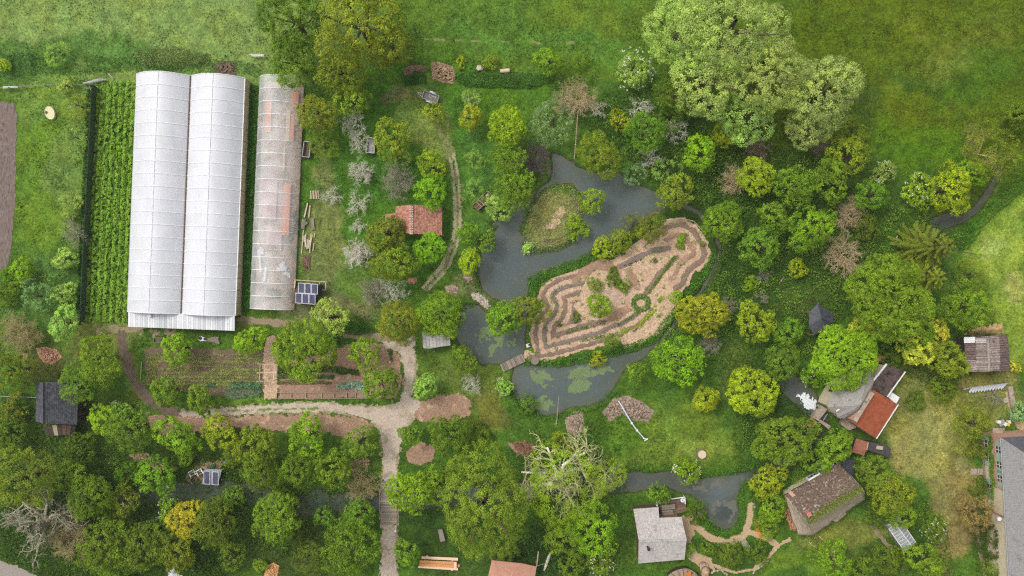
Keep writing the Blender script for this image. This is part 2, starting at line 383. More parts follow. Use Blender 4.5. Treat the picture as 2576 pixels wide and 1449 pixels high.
# ---- water
def water_material(name, deep, pale, speck=True, cloud=0.06):
    m, t, out = nodes(name); geo = N(t, 'ShaderNodeNewGeometry'); pos = geo.outputs['Position']
    f = noise(t, pos, cloud, 6, 0.65, 0.6)
    c = ramp(t, f, [(0.3, alb(deep)), (0.7, alb(pale))])
    if speck:
        s = noise(t, pos, 5.5, 3, 0.8)
        r = ramp(t, s, [(0.66, (0, 0, 0)), (0.74, (1, 1, 1))]); c = mixc(t, r, c, alb((118, 130, 136)))
        s2 = noise(t, pos, 1.1, 6, 0.75)
        r2 = ramp(t, s2, [(0.5, (0, 0, 0)), (0.72, (0.45, 0.45, 0.45))]); c = mixc(t, r2, c, alb((96, 108, 112)))
    at = N(t, 'ShaderNodeAttribute', attribute_name='depth'); dr = ramp(t, at.outputs['Fac'], [(0.0, (.85,)*3), (0.45, (.25,)*3), (1.0, (0, 0, 0))]); sn = noise(t, pos, 0.8, 5, .7); dr = mixc(t, 1.0, dr, ramp(t, sn, [(.3, (.2,)*3), (.65, (1, 1, 1))]), 'MULTIPLY'); c = mixc(t, dr, c, alb((98, 98, 72)))
    b = N(t, 'ShaderNodeBsdfPrincipled'); t.links.new(c, b.inputs['Base Color']); b.inputs['Roughness'].default_value = 0.12; b.inputs['IOR'].default_value = 1.33
    w = noise(t, pos, 2.2, 3, 0.6); bp = N(t, 'ShaderNodeBump'); bp.inputs['Strength'].default_value = 0.12; bp.inputs['Distance'].default_value = 0.04
    t.links.new(w, bp.inputs['Height']); t.links.new(bp.outputs[0], b.inputs['Normal']); t.links.new(b.outputs[0], out.inputs[0]); return m
WL = -0.27
def cells(field, lo, hi, res, zf, name, thresh=0.0, tintf=None):
    X0 = np.arange(lo[0], hi[0]+res, res); Y0 = np.arange(lo[1], hi[1]+res, res)
    XC, YC = np.meshgrid(X0[:-1]+res/2, Y0[:-1]+res/2)
    F = field(XC, YC); msk = (F > thresh).ravel()
    f = grid_faces(len(X0), len(Y0))[msk]
    if len(f) == 0: return None
    used, inv = np.unique(f, return_inverse=True); f = inv.reshape(f.shape)
    XV, YV = np.meshgrid(X0, Y0); xv = XV.ravel()[used]; yv = YV.ravel()[used]
    return np_mesh(name, np.stack([xv, yv, zf(xv, yv)], 1), f, smooth=True)
def bbox(areas, m=1.0):
    lo = np.min([a.lo for a in areas], 0)-m; hi = np.max([a.hi for a in areas], 0)+m; return lo, hi
WM = {'pond_water': water_material('pond_surface', (78, 90, 90), (97, 107, 104)), 'stream_water': water_material('stream_surface', (48, 54, 52), (98, 107, 107), True, 0.13), 'brook_water': water_material('brook_surface', (40, 44, 44), (78, 84, 84), True, 0.2)}
for k, v in WATERS.items():
    lo, hi = bbox(v, 1.5)
    def wf(X, Y, k=k): return water_field(X, Y, k)
    me = cells(wf, lo, hi, 0.4, lambda x, y: np.full(x.shape, WL), k, thresh=-0.9)
    co = np.empty(len(me.vertices)*3, np.float32); me.vertices.foreach_get('co', co); co = co.reshape(-1, 3); da = me.attributes.new('depth', 'FLOAT', 'POINT'); da.data.foreach_set('value', np.clip(wf(co[:, 0], co[:, 1])/2.6, 0, 1).astype(np.float32))
    tag(link(k, me, WM[k]), kind='structure')

# ---- sheets laid on the ground with ragged edges
def sheet(name, areas, mat, lift=0.02, res=0.14, amp=0.35, nscale=1.6, mound=0.0, mw=0.5, grow=0.0, kind='structure', label=None, cat=None, group=None, base=None, holes=0.0, parent=None):
    if isinstance(areas, Area): areas = [areas]
    lo, hi = bbox(areas, 0.6+grow); sd_ = (sum(map(ord, name))+int(abs(lo[0])*37)) % 900
    def raw(X, Y):
        s = np.full(X.shape, -9.0)
        for a in areas: s = np.maximum(s, a.f(X, Y))
        return s
    def field(X, Y):
        s = raw(X, Y)+grow+amp*fbm(X*nscale, Y*nscale, sd_, 5)*1.6
        if holes: s = np.where(fbm(X*0.8, Y*0.8, sd_+5, 4) > holes, -1, s)
        return s
    def zf(x, y):
        z = (gz(x, y) if base is None else np.full(x.shape, base))+lift
        if mound:
            e = np.clip(raw(x, y)/mw, 0, 1); z = z+mound*e*(2-e)*(1+0.6*fbm(x*2.2, y*2.2, sd_+9, 3))
        return z
    me = cells(field, lo, hi, res, zf, name)
    if me is None: return None
    o = link(name, me, mat, parent)
    return tag(o, label, cat, group, kind)
GRAVEL = surf('gravel', (172, 153, 135), (222, 205, 188), 6.0, (160, 146, 120), 0.45, 0.5, bump=0.5)
DIRT = surf('trodden_dirt', (134, 116, 92), (172, 152, 124), 4.0, (112, 112, 66), 0.7, 0.5)
DARKDIRT = surf('dark_dirt', (84, 70, 60), (132, 112, 96), 3.0, (104, 100, 66), 0.8, 0.54, st=(1.0, 0.4, 1))
CHIPS = surf('wood_chips', (154, 124, 98), (236, 204, 172), 5.5, (186, 152, 122), 0.35, 0.52, bump=0.6, contrast=0.18)
BROWNMULCH = surf('brown_mulch', (128, 100, 82), (190, 154, 128), 5.0, (216, 178, 146), 0.5, 0.54, bump=0.8)
SOIL = surf('bed_soil', (108, 88, 76), (160, 134, 116), 6.0, (178, 148, 126), 1.2, 0.56, bump=0.9)
GREYSOIL = surf('grey_soil', (112, 96, 90), (156, 136, 126), 7.0, (178, 152, 136), 1.2, 0.58, bump=0.8)
STRAWM = surf('straw', (172, 140, 88), (224, 192, 138), 5.0, (150, 120, 72), 1.0, 0.55, bump=0.9)
SAND = surf('sandy_path', (168, 140, 108), (212, 184, 148), 5.0, (184, 162, 116), 0.8, 0.56)
FIELD = surf('ploughed_earth', (84, 72, 66), (148, 130, 122), 4.0, (122, 106, 98), 0.5, 0.5, st=(1.0, 0.35, 1.0), bump=0.9)
ROAD = surf('lane_tarmac', (140, 130, 122), (168, 158, 148), 5.0)
sheet('soil_field', Area([(-40,258),(0,255),(34,260),(42,285),(41,380),(38,520),(30,610),(22,668),(0,686),(-40,690)]), FIELD, 0.04, amp=0.3)
PATH_MAIN = Area([(958,1449),(962,1330),(958,1240),(965,1150),(958,1085),(930,1055),(880,1040),(760,1036),(600,1042),(470,1050),(440,1038),(560,1026),(700,1018),(800,1014),(900,1022),(960,1025),(1005,1010),(1018,970),(1018,920),(1005,890),(975,872),(960,858),(1005,862),(1040,850),(1044,900),(1044,950),(1030,1000),(1060,1010),(1070,1030),(1040,1050),(1012,1085),(1000,1150),(996,1240),(996,1330),(1000,1449),(1005,1500),(960,1500)])
sheet('path_shoulder', [PATH_MAIN], surf('dusty_verge', (150, 136, 104), (186, 170, 138), 4.0, (112, 124, 62), 0.8, 0.5), 0.015, amp=0.9, grow=0.18)
sheet('path', [PATH_MAIN], GRAVEL, 0.03, amp=0.6)
RUT = surf('worn_track', (150, 140, 110), (192, 180, 150), 5.0, (120, 128, 72), 0.9, 0.52)
sheet('track', [Area(line=[(1070,725),(1093,701),(1120,669),(1140,622),(1150,575),(1150,520),(1148,470),(1141,415),(1130,380),(1110,335),(1080,290)], width=17)], surf('trodden_grass', (108, 118, 62), (146, 146, 92), 4.0), 0.02, amp=1.2, nscale=1.4, holes=0.08)
sheet('track_rut', [Area(line=[(1064,722),(1085,700),(1112,668),(1134,620),(1144,575),(1144,520),(1142,470),(1136,415),(1130,395)], width=8)], RUT, 0.03, amp=0.3, nscale=2.0, holes=0.26)
sheet('track_rut', [Area(line=[(1078,728),(1102,702),(1128,670),(1147,625),(1157,575),(1157,520),(1154,470),(1148,415),(1140,392)], width=7)], RUT, 0.03, amp=0.3, nscale=2.0, holes=0.24)
sheet('path', [Area(line=[(596,806),(660,808),(740,814)], width=17), Area(line=[(870,842),(930,846),(985,850)], width=17)], DIRT, 0.02, amp=0.5)
sheet('dirt_track', [Area(line=[(305,845),(312,890),(330,940),(355,985),(400,1022),(445,1040)], width=26)], DARKDIRT, 0.022, amp=0.8)
sheet('dirt_track', [Area(line=[(250,832),(300,826),(380,832),(430,838)], width=16)], DIRT, 0.018, amp=1.3, holes=0.12)
sheet('mulch', [Area([(365,1040),(440,1048),(600,1046),(760,1040),(900,1048),(940,1070),(930,1090),(890,1110),(800,1080),(700,1085),(600,1075),(500,1085),(430,1095),(380,1080)])], BROWNMULCH, 0.035, amp=0.8)
sheet('mulch', [Area([(1062,1008),(1100,995),(1150,990),(1185,1010),(1180,1045),(1130,1062),(1075,1062),(1040,1048)])], BROWNMULCH, 0.035, amp=0.7)
sheet('mulch', [Area([(1022,1130),(1060,1112),(1090,1125),(1095,1155),(1060,1170),(1025,1160)])], BROWNMULCH, 0.03, amp=0.5)
sheet('mulch', [Area([(1280,1115),(1320,1108),(1350,1122),(1335,1142),(1300,1148)])], BROWNMULCH, 0.03, amp=0.6)
sheet('mulch', [Area([(862,1172),(900,1150),(935,1155),(930,1170),(890,1185),(860,1205),(850,1195)])], BROWNMULCH, 0.03, amp=0.5)
sheet('mulch', [Area([(325,1145),(365,1135),(400,1165),(450,1175),(440,1190),(400,1180),(350,1165)])], BROWNMULCH, 0.03, amp=0.5)
sheet('mulch', [Area([(470,1200),(500,1165),(555,1158),(560,1175),(510,1215),(478,1218)])], BROWNMULCH, 0.03, amp=0.5)
sheet('garden_path', [Area([(668,852),(690,845),(698,880),(700,930),(698,1002),(664,1004),(660,940),(662,890)])], CHIPS, 0.03, amp=0.35)
sheet('wood_chip_ground', [Area(MULCH)], CHIPS, 0.06, amp=0.45, res=0.12)
sheet('wood_chip_ground', [Area([(1370,575),(1388,550),(1400,528),(1418,520),(1422,535),(1408,560),(1390,578)])], CHIPS, 0.05, amp=0.5)
sheet('path', [Area(line=[(1060,98),(1200,104),(1400,108),(1590,106)], width=4)], surf('trodden_grass', (108, 118, 62), (146, 146, 92), 4.0), 0.02, amp=0.6, holes=0.02)
sheet('garden_soil', [Area([(362,880),(420,868),(560,880),(662,880),(664,975),(600,1005),(520,990),(440,985),(366,965)])], surf('shaded_soil', (88, 72, 58), (136, 114, 94), 5.0, (150, 126, 104), 0.9, 0.55), 0.03, amp=0.5)  # dark brown soil tone stands in for the shadows between the rows
sheet('garden_soil', [Area([(702,900),(760,905),(900,860),(975,866),(1004,890),(1012,960),(998,1000),(920,1000),(702,1002)])], BROWNMULCH, 0.028, amp=0.5)
sheet('sandy_path', [Area([(1700,1305),(1735,1300),(1745,1340),(1738,1370),(1755,1392),(1790,1405),(1795,1430),(1760,1425),(1725,1400),(1712,1370)])], SAND, 0.028, amp=0.4)
sheet('island_path', [Area(line=[(1440,488),(1452,515),(1450,550),(1438,580),(1410,600),(1370,608)], width=6)], DARKDIRT, 0.03, amp=0.3)
sheet('path_verge', [Area(line=[(560,1034),(650,1031),(740,1028),(800,1028)], width=5)], surf('verge_grass', (104, 124, 56), (136, 148, 82), 4.0), 0.035, amp=0.4, holes=0.1)
sheet('sandy_path', [Area(line=[(1735,1298),(1750,1325),(1785,1352),(1830,1364),(1868,1350),(1882,1318),(1888,1272)], width=17)], SAND, 0.03, amp=0.3)
sheet('sandy_path', [Area(line=[(1718,1300),(1722,1340),(1735,1385),(1760,1405),(1800,1424),(1850,1440),(1895,1432),(1935,1400),(1955,1372),(1985,1358)], width=8), Area(line=[(1955,1372),(1930,1352),(1885,1340)], width=14)], SAND, 0.032, amp=0.3)
sheet('lane', [Area([(-40,1405),(0,1410),(45,1425),(95,1449),(120,1500),(-40,1500)])], ROAD, 0.03, amp=0.3)
sheet('straw_patch', [Area(line=[(2455,1330),(2462,1380),(2478,1449),(2485,1500)], width=9)], DIRT, 0.02, amp=0.4)
sheet('garden_path', [Area(line=[(2190,1320),(2225,1362),(2240,1385)], width=10)], DIRT, 0.02, amp=0.5)
sheet('dirt_track', [Area([(2528,985),(2548,985),(2562,1050),(2580,1070),(2580,1085),(2555,1075),(2540,1040)])], SAND, 0.02, amp=0.3)
# ================================================================ VEGETATION PROTOTYPES
def unit(a): return a/(np.linalg.norm(a, axis=-1, keepdims=True)+1e-9)
def leaf_quads(rng, pos, nrm, size, aspect=0.62):
    n = len(pos); r = unit(rng.normal(size=(n, 3))); t = unit(np.cross(nrm, r)); b = np.cross(nrm, t)
    s = (size*rng.uniform(0.65, 1.35, n))[:, None]; w = s*aspect
    tip = nrm*s*rng.uniform(-0.3, 0.15, n)[:, None]
    return np.stack([pos-t*s*0.5, pos+b*w*0.5+tip*0.3, pos+t*s*0.5+tip, pos-b*w*0.5+tip*0.3], 1)
def quads_mesh(name, Q, tint):
    n = len(Q); return np_mesh(name, Q.reshape(-1, 3), np.arange(n*4).reshape(n, 4), tint=tint)
def crown_mesh(name, R, leaf, nl, lobe, puff, lpp, gap, seed, low=-0.35, cover=1.1, out=0.62):
    rng = np.random.default_rng(seed)
    d = unit(rng.normal(size=(nl*4, 3))); d = d[d[:, 2] > low][:nl]; nl = len(d); st = np.array([rng.uniform(.84, 1.18), rng.uniform(.84, 1.18), 1.0])
    rr = R*out*rng.uniform(0.45, 1.2, nl)[:, None]; C = d*rr*st; C = np.vstack([C, [[0, 0, R*0.1]]])
    L = np.append(R*lobe*rng.uniform(0.6, 1.25, nl), R*0.55)
    pts = []; outd = []; lr = []
    for i in range(len(C)):
        k = int(4*L[i]**2/puff**2*cover)+3
        v = unit(rng.normal(size=(k, 3))); v = v[v[:, 2] > -0.45]
        q = C[i]+v*L[i]*rng.uniform(0.86, 1.08, len(v))[:, None]
        keep = np.ones(len(q), bool)
        for j in range(len(C)):
            if j != i: keep &= np.linalg.norm(q-C[j], axis=1) > 0.84*L[j]
        q = q[keep]; v = v[keep]; pts.append(q); outd.append(v); lr.append(np.full(len(q), rng.random()))
    pts = np.vstack(pts); outd = np.vstack(outd); lr = np.concatenate(lr)
    k = rng.random(len(pts)) > gap; pts, outd, lr = pts[k], outd[k], lr[k]
    pr = rng.random(len(pts))
    I = np.repeat(np.arange(len(pts)), lpp); n = len(I)
    dd = unit(rng.normal(size=(n, 3))+outd[I]*0.7)
    pos = pts[I]+dd*(puff*rng.uniform(0.35, 1.1, n))[:, None]
    nrm = unit(dd*0.7+outd[I]*0.5+np.array([0, 0, 0.5])+rng.normal(size=(n, 3))*0.45)
    tint = 0.42*pr[I]+0.28*lr[I]+0.3*rng.random(n)
    tint = np.clip((tint-0.5)*1.5+0.5, 0, 1)
    return quads_mesh(name, leaf_quads(rng, pos, nrm, leaf), tint)
def flowers_mesh(name, R, n, size, seed):
    rng = np.random.default_rng(seed); k = n//7
    c = unit(rng.normal(size=(k, 3))); c[:, 2] = np.abs(c[:, 2]); c = c*R*rng.uniform(0.9, 1.03, k)[:, None]
    I = np.repeat(np.arange(k), 7); pos = c[I]+rng.normal(size=(len(I), 3))*0.09
    nrm = unit(unit(c[I])+np.array([0, 0, 0.8])+rng.normal(size=(len(I), 3))*0.3)
    return quads_mesh(name, leaf_quads(rng, pos, nrm, size, 0.9), rng.random(len(I)))
def tube_np(segs, n=3):
    """segs: list of (p0,p1,r0,r1) -> vertices, quads"""
    S = np.array([np.concatenate([a, b, [r0, r1]]) for a, b, r0, r1 in segs]); a = S[:, :3]; b = S[:, 3:6]; d = unit(b-a)
    h = np.where(np.abs(d[:, 2:3]) > 0.9, np.array([[1., 0, 0]]), np.array([[0., 0, 1]])); u = unit(np.cross(d, h)); v = np.cross(d, u)
    V = []
    for end, r in ((a, S[:, 6]), (b, S[:, 7])):
        for k in range(n):
            an = 2*math.pi*k/n; V.append(end+(u*math.cos(an)+v*math.sin(an))*r[:, None])
    V = np.stack(V, 1); m = len(S); base = (np.arange(m)*2*n)[:, None]
    F = np.concatenate([base+np.array([[k, (k+1) % n, n+(k+1) % n, n+k]]) for k in range(n)], 0)
    return V.reshape(-1, 3), F
def bare_tree(seed, R, H, prim, levels, twig, spread, droop=0.0, kids=(5, 5, 4), wob=0.25, lk=1.0):
    rng = np.random.default_rng(seed); big = []; small = []
    th = H*0.32; big.append((np.zeros(3), np.array([0.05, 0.03, th]), R*0.055, R*0.042))
    def grow(p, d, L, r, lev):
        n = 3 if lev < 2 else 2; q = p.copy(); pts = [q.copy()]
        for i in range(n):
            d = unit(d+rng.normal(size=3)*wob+np.array([0, 0, (0.10 if lev < 2 else 0.02)-droop])); q2 = q+d*L/n
            r1 = max(twig, r*(1-0.55*(i+1)/n)); r0 = max(twig, r*(1-0.55*i/n))
            (big if lev == 0 else small).append((q.copy(), q2.copy(), r0, r1)); q = q2; pts.append(q.copy())
        if lev >= levels: return
        k = kids[min(lev, len(kids)-1)]
        for j in range(k):
            t = 0.25+0.75*(j+rng.random())/k; f = t*n; i = min(n-1, int(f)); b = pts[i]+(pts[i+1]-pts[i])*(f-i)
            nd = unit(d+rng.normal(size=3)*(0.75 if lev < 2 else 0.9)); nd[2] = nd[2]*0.8+0.05
            grow(b, unit(nd), L*rng.uniform(0.42, 0.62), max(twig, r*0.5), lev+1)
    for j in range(prim):
        a = 2*math.pi*(j+rng.uniform(-0.3, 0.3))/prim; el = rng.uniform(0.15, 1.0)*spread
        d = np.array([math.cos(a)*math.cos(el), math.sin(a)*math.cos(el), math.sin(el)])
        grow(np.array([0, 0, th*rng.uniform(0.75, 1.0)]), d, R*rng.uniform(0.78, 0.98), R*0.026*lk*rng.uniform(0.7, 1.2), 0)
    V, F = tube_np(big, 5); m1 = np_mesh('limbs', V, F, smooth=True); V, F = tube_np(small, 3); m2 = np_mesh('twigs', V, F)
    return m1, m2
def trunk_mesh(seed):       # unit height, limbs reaching into the crown
    rng = np.random.default_rng(seed); s = [(np.array([0, 0, -0.05]), np.array([0.01, 0, 0.5]), 0.055, 0.042), (np.array([0.01, 0, 0.5]), np.array([0.0, 0.02, 1.05]), 0.042, 0.018)]
    for j in range(6):
        a = j*1.05+rng.random()*0.5; d = np.array([math.cos(a)*0.34, math.sin(a)*0.34, 0.38]); b = np.array([0.01, 0, 0.45+0.07*j]); s.append((b, b+d*0.6, 0.022, 0.013)); s.append((b+d*0.6, b+d+np.array([0, 0, 0.1]), 0.013, 0.006))
    V, F = tube_np(s, 6); return np_mesh('trunk', V, F, smooth=True)
TRUNKS = [trunk_mesh(i) for i in range(3)]
CROWNS = {}
def protos(kind, specs):
    for R, args in specs: CROWNS.setdefault(kind, []).append((R, [crown_mesh('crown', R, seed=100*len(CROWNS)+17*i+int(R*10), **args) for i in range(3)]))
protos('t', [(1.3, dict(leaf=0.202, nl=9, lobe=.42, puff=.24, lpp=12, gap=.12)), (2.3, dict(leaf=0.210, nl=24, lobe=.36, puff=.32, lpp=18, gap=.1, cover=1.3)), (3.6, dict(leaf=0.218, nl=46, lobe=.29, puff=.4, lpp=18, gap=.1, cover=1.4)), (5.4, dict(leaf=0.235, nl=80, lobe=.25, puff=.46, lpp=19, gap=.1, cover=1.5))])
protos('f', [(2.3, dict(leaf=0.143, nl=20, lobe=.36, puff=.3, lpp=24, gap=.1, cover=1.4)), (4.2, dict(leaf=0.168, nl=44, lobe=.3, puff=.4, lpp=27, gap=.1, cover=1.5)), (7.0, dict(leaf=0.202, nl=80, lobe=.27, puff=.5, lpp=30, gap=.1, cover=1.5))])
protos('d', [(1.3, dict(leaf=0.160, nl=14, lobe=.5, puff=.2, lpp=15, gap=.03, out=.5, cover=1.3)), (3.0, dict(leaf=0.185, nl=46, lobe=.34, puff=.3, lpp=18, gap=.03, out=.64, cover=1.5)), (5.4, dict(leaf=0.210, nl=100, lobe=.25, puff=.36, lpp=19, gap=.03, out=.72, cover=1.6))])
protos('s', [(0.7, dict(leaf=0.143, nl=7, lobe=.5, puff=.16, lpp=11, gap=.1)), (1.6, dict(leaf=0.168, nl=16, lobe=.4, puff=.22, lpp=12, gap=.12)), (2.8, dict(leaf=0.185, nl=30, lobe=.3, puff=.28, lpp=14, gap=.14))])
protos('l', [(1.8, dict(leaf=0.109, nl=14, lobe=.42, puff=.26, lpp=16, gap=.15)), (3.4, dict(leaf=0.118, nl=30, lobe=.34, puff=.34, lpp=20, gap=.2)), (6.5, dict(leaf=0.168, nl=46, lobe=.3, puff=.5, lpp=20, gap=.25))])
FLOW = [(1.4, [flowers_mesh('blossom', 1.4, 90, .1, i) for i in range(2)]), (2.8, [flowers_mesh('blossom', 2.8, 260, .11, 9+i) for i in range(2)])]
BARE = {'b': [bare_tree(i, 3.0, 4.4, 11, 3, .012, .9, 0.03, (8, 6, 5), .2) for i in range(3)],        # dense fans of twigs
        'o': [bare_tree(20+i, 3.0, 4.0, 7, 3, .013, .75, 0.04, (6, 5, 5), .24) for i in range(3)],      # open crooked limbs
        'x': [bare_tree(40+i, 7.0, 9.5, 9, 3, .03, .7, 0.02, (6, 5, 4), .36, 2.1) for i in range(2)]}       # big dead crowns
PAL = {'ol':(120,126,42),'o2':(128,130,52),'dg':(72,110,30),'d2':(64,102,34),'mg':(90,130,38),'m2':(86,122,44),'lg':(112,150,34),'yg':(136,156,36),'ye':(140,158,30),'pg':(128,148,70),'gg':(112,138,92),'go':(146,142,34),'g2':(156,160,52),'bo':(112,110,46),'vd':(50,80,28),'br':(100,160,30),'wi':(138,152,84),'w2':(100,130,52),'w3':(138,154,84),'db':(126,108,62),'bk':(44,62,32),
       'gr':(200,198,178),'tn':(184,164,128),'bn':(140,122,106),'pu':(92,80,82),'yl':(160,148,100),'wh':(214,208,192),'tb':(92,78,62),'gn':(150,146,124)}
NAMES = {'t':'leafy_tree','f':'willow_tree','d':'round_tree','s':'shrub','b':'bare_tree','o':'bare_tree','x':'dead_tree','p':'sparse_tree','q':'sparse_tree','c':'spruce_tree','w':'blossom_shrub','l':'airy_bush'}
CATS = {'s':'shrub','w':'shrub','l':'bush'}
LK = 2.1               # crowns shade themselves: leaf albedo over the tone seen from above
def nearest(lst, R): return min(lst, key=lambda e: abs(math.log(e[0]/R)))
def spruce_mesh():
    rng = np.random.default_rng(5); Q = []; T = []
    for w in range(11):
        z = 1.2+w*0.95; L = 4.4*(1-w/12.0)**0.8; nb = 8 if w < 6 else 6
        for b in range(nb):
            a = 2*math.pi*(b+0.5*(w % 2)+rng.uniform(-.2, .2))/nb; d = np.array([math.cos(a), math.sin(a), -0.18]); s = np.array([-math.sin(a), math.cos(a), -0.12])
            n = int(L*34)+8; t = rng.uniform(0.12, 1, n); side = rng.choice([-1, 1], n)*rng.uniform(0, 1, n)*(1-t*0.8)*L*0.15
            pos = np.array([0, 0, z])+d*(t*L)[:, None]+s[None]*side[:, None]+np.array([0, 0, 1])*(-np.abs(side)*0.35+0.25*t**2*L*0.3)[:, None]
            nr = unit(np.array([[0, 0, 1.0]])+rng.normal(size=(n, 3))*0.35); dirn = unit(d[None]*0.7+s[None]*np.sign(side)[:, None]*0.7)
            sz = rng.uniform(.28, .46, n)[:, None]; bb = np.cross(nr, dirn)*sz*0.16
            Q.append(np.stack([pos-dirn*sz*.5, pos+bb, pos+dirn*sz*.5-np.array([0, 0, .05]), pos-bb], 1)); T.append(np.clip(0.25+0.5*t+rng.normal(size=n)*.12, 0, 1))
    return quads_mesh('needles', np.concatenate(Q), np.concatenate(T))
SPRUCE = spruce_mesh()
BLOSSOM = surf('blossom_petals', (226, 224, 196), (250, 250, 236), 8.0, bump=0, k=1.0)
MOSSB = PAL['tb']
tree_rng = random.Random(11)
def add_tree(x, y, r, kind, pal, label, group=None):
    pal = pal.split('+'); col = PAL[pal[0]]
    if kind not in 'box' and pal[0] not in ('go', 'g2', 'db', 'wi', 'w3', 'gg', 'pg'): m_ = (98, 118, 30); col = tuple(c*.72+m*.28 for c, m in zip(col, m_)); g_ = col[1]*.965; col = (max(g_*.815, min(col[0]*1.03, g_*.92)), g_, col[2]*.76)
    tc = PAL[pal[1]] if len(pal) > 1 else (PAL['gr'] if kind in 'pq' else MOSSB)
    Rg = r*U; shrub = kind in 'swl'
    zc = Rg*0.62 if shrub else (Rg*1.15+0.9 if r < 90 else Rg*1.25+1.5)
    if kind in 'box': zc = Rg*0.9+0.5
    R = r*(CAMZ-zc)/FPX; p = P(x, y, zc); g = float(gz(p.x, p.y))
    root = empty(NAMES[kind], (p.x, p.y, max(g, -0.2)), label, CATS.get(kind, 'tree'), group)
    rz = tree_rng.uniform(0, 6.28); sx = tree_rng.uniform(0.93, 1.1); sy = 2.02-sx
    def crown(k, colr, scale=1.0, name=None):
        Rn, ms = nearest(CROWNS[k], R); o = link(name or ('foliage' if shrub else 'crown'), tree_rng.choice(ms), LEAF, root, (0, 0, zc)); s = R/Rn*scale*1.0
        o.scale = (s*sx, s*sy, s*(0.8 if not shrub else 0.72)); o.rotation_euler = (0, 0, rz)
        j = [tree_rng.uniform(0.9, 1.1) for _ in range(3)]; o.color = rgba([min(.9, v*q) for v, q in zip(alb(colr, LK), j)]); return o
    if kind in 'tfdswl':
        crown('s' if kind == 'w' else kind, col)
        tr = link('trunk' if not shrub else 'stem', TRUNKS[tree_rng.randrange(3)], BARK, root, (0, 0, -0.1), alb(tc)); h = zc+R*0.35; tr.scale = (h, h, h)
    if kind == 'w':
        Rn, ms = nearest(FLOW, R); o = link('blossom', tree_rng.choice(ms), BLOSSOM, root, (0, 0, zc)); s = R/Rn; o.scale = (s*sx, s*sy, s*.72); o.rotation_euler = (0, 0, rz)
    if kind in 'boxpq':
        kk = kind if kind in 'box' else ('o' if kind == 'p' else 'x'); m1, m2 = BARE[kk][tree_rng.randrange(len(BARE[kk]))]
        s = R/(7.0 if kk == 'x' else 3.4); bc = col if kind in 'box' else tc
        for nm, me in (('limbs', m1), ('twigs', m2)):
            o = link(nm, me, BARK, root, None, alb(bc if nm == 'limbs' or kind in 'box' else tuple(.6*a+.4*b for a, b in zip(bc, col)), 1.4)); o.scale = (s, s, s*(0.85)); o.rotation_euler = (0, 0, rz)
    if kind in 'pq':
        o = crown('l', col, .96, 'crown'); o.location.z = zc*.72
    if kind == 'c':
        s = R/4.4; o = link('needles', SPRUCE, LEAF, root, None, alb(col, LK)); o.scale = (s, s, s); o.rotation_euler = (0, 0, rz)
        tr = link('trunk', TRUNKS[0], BARK, root, None, alb(tc)); tr.scale = (R*1.6, R*1.6, R*2.4)
    return root
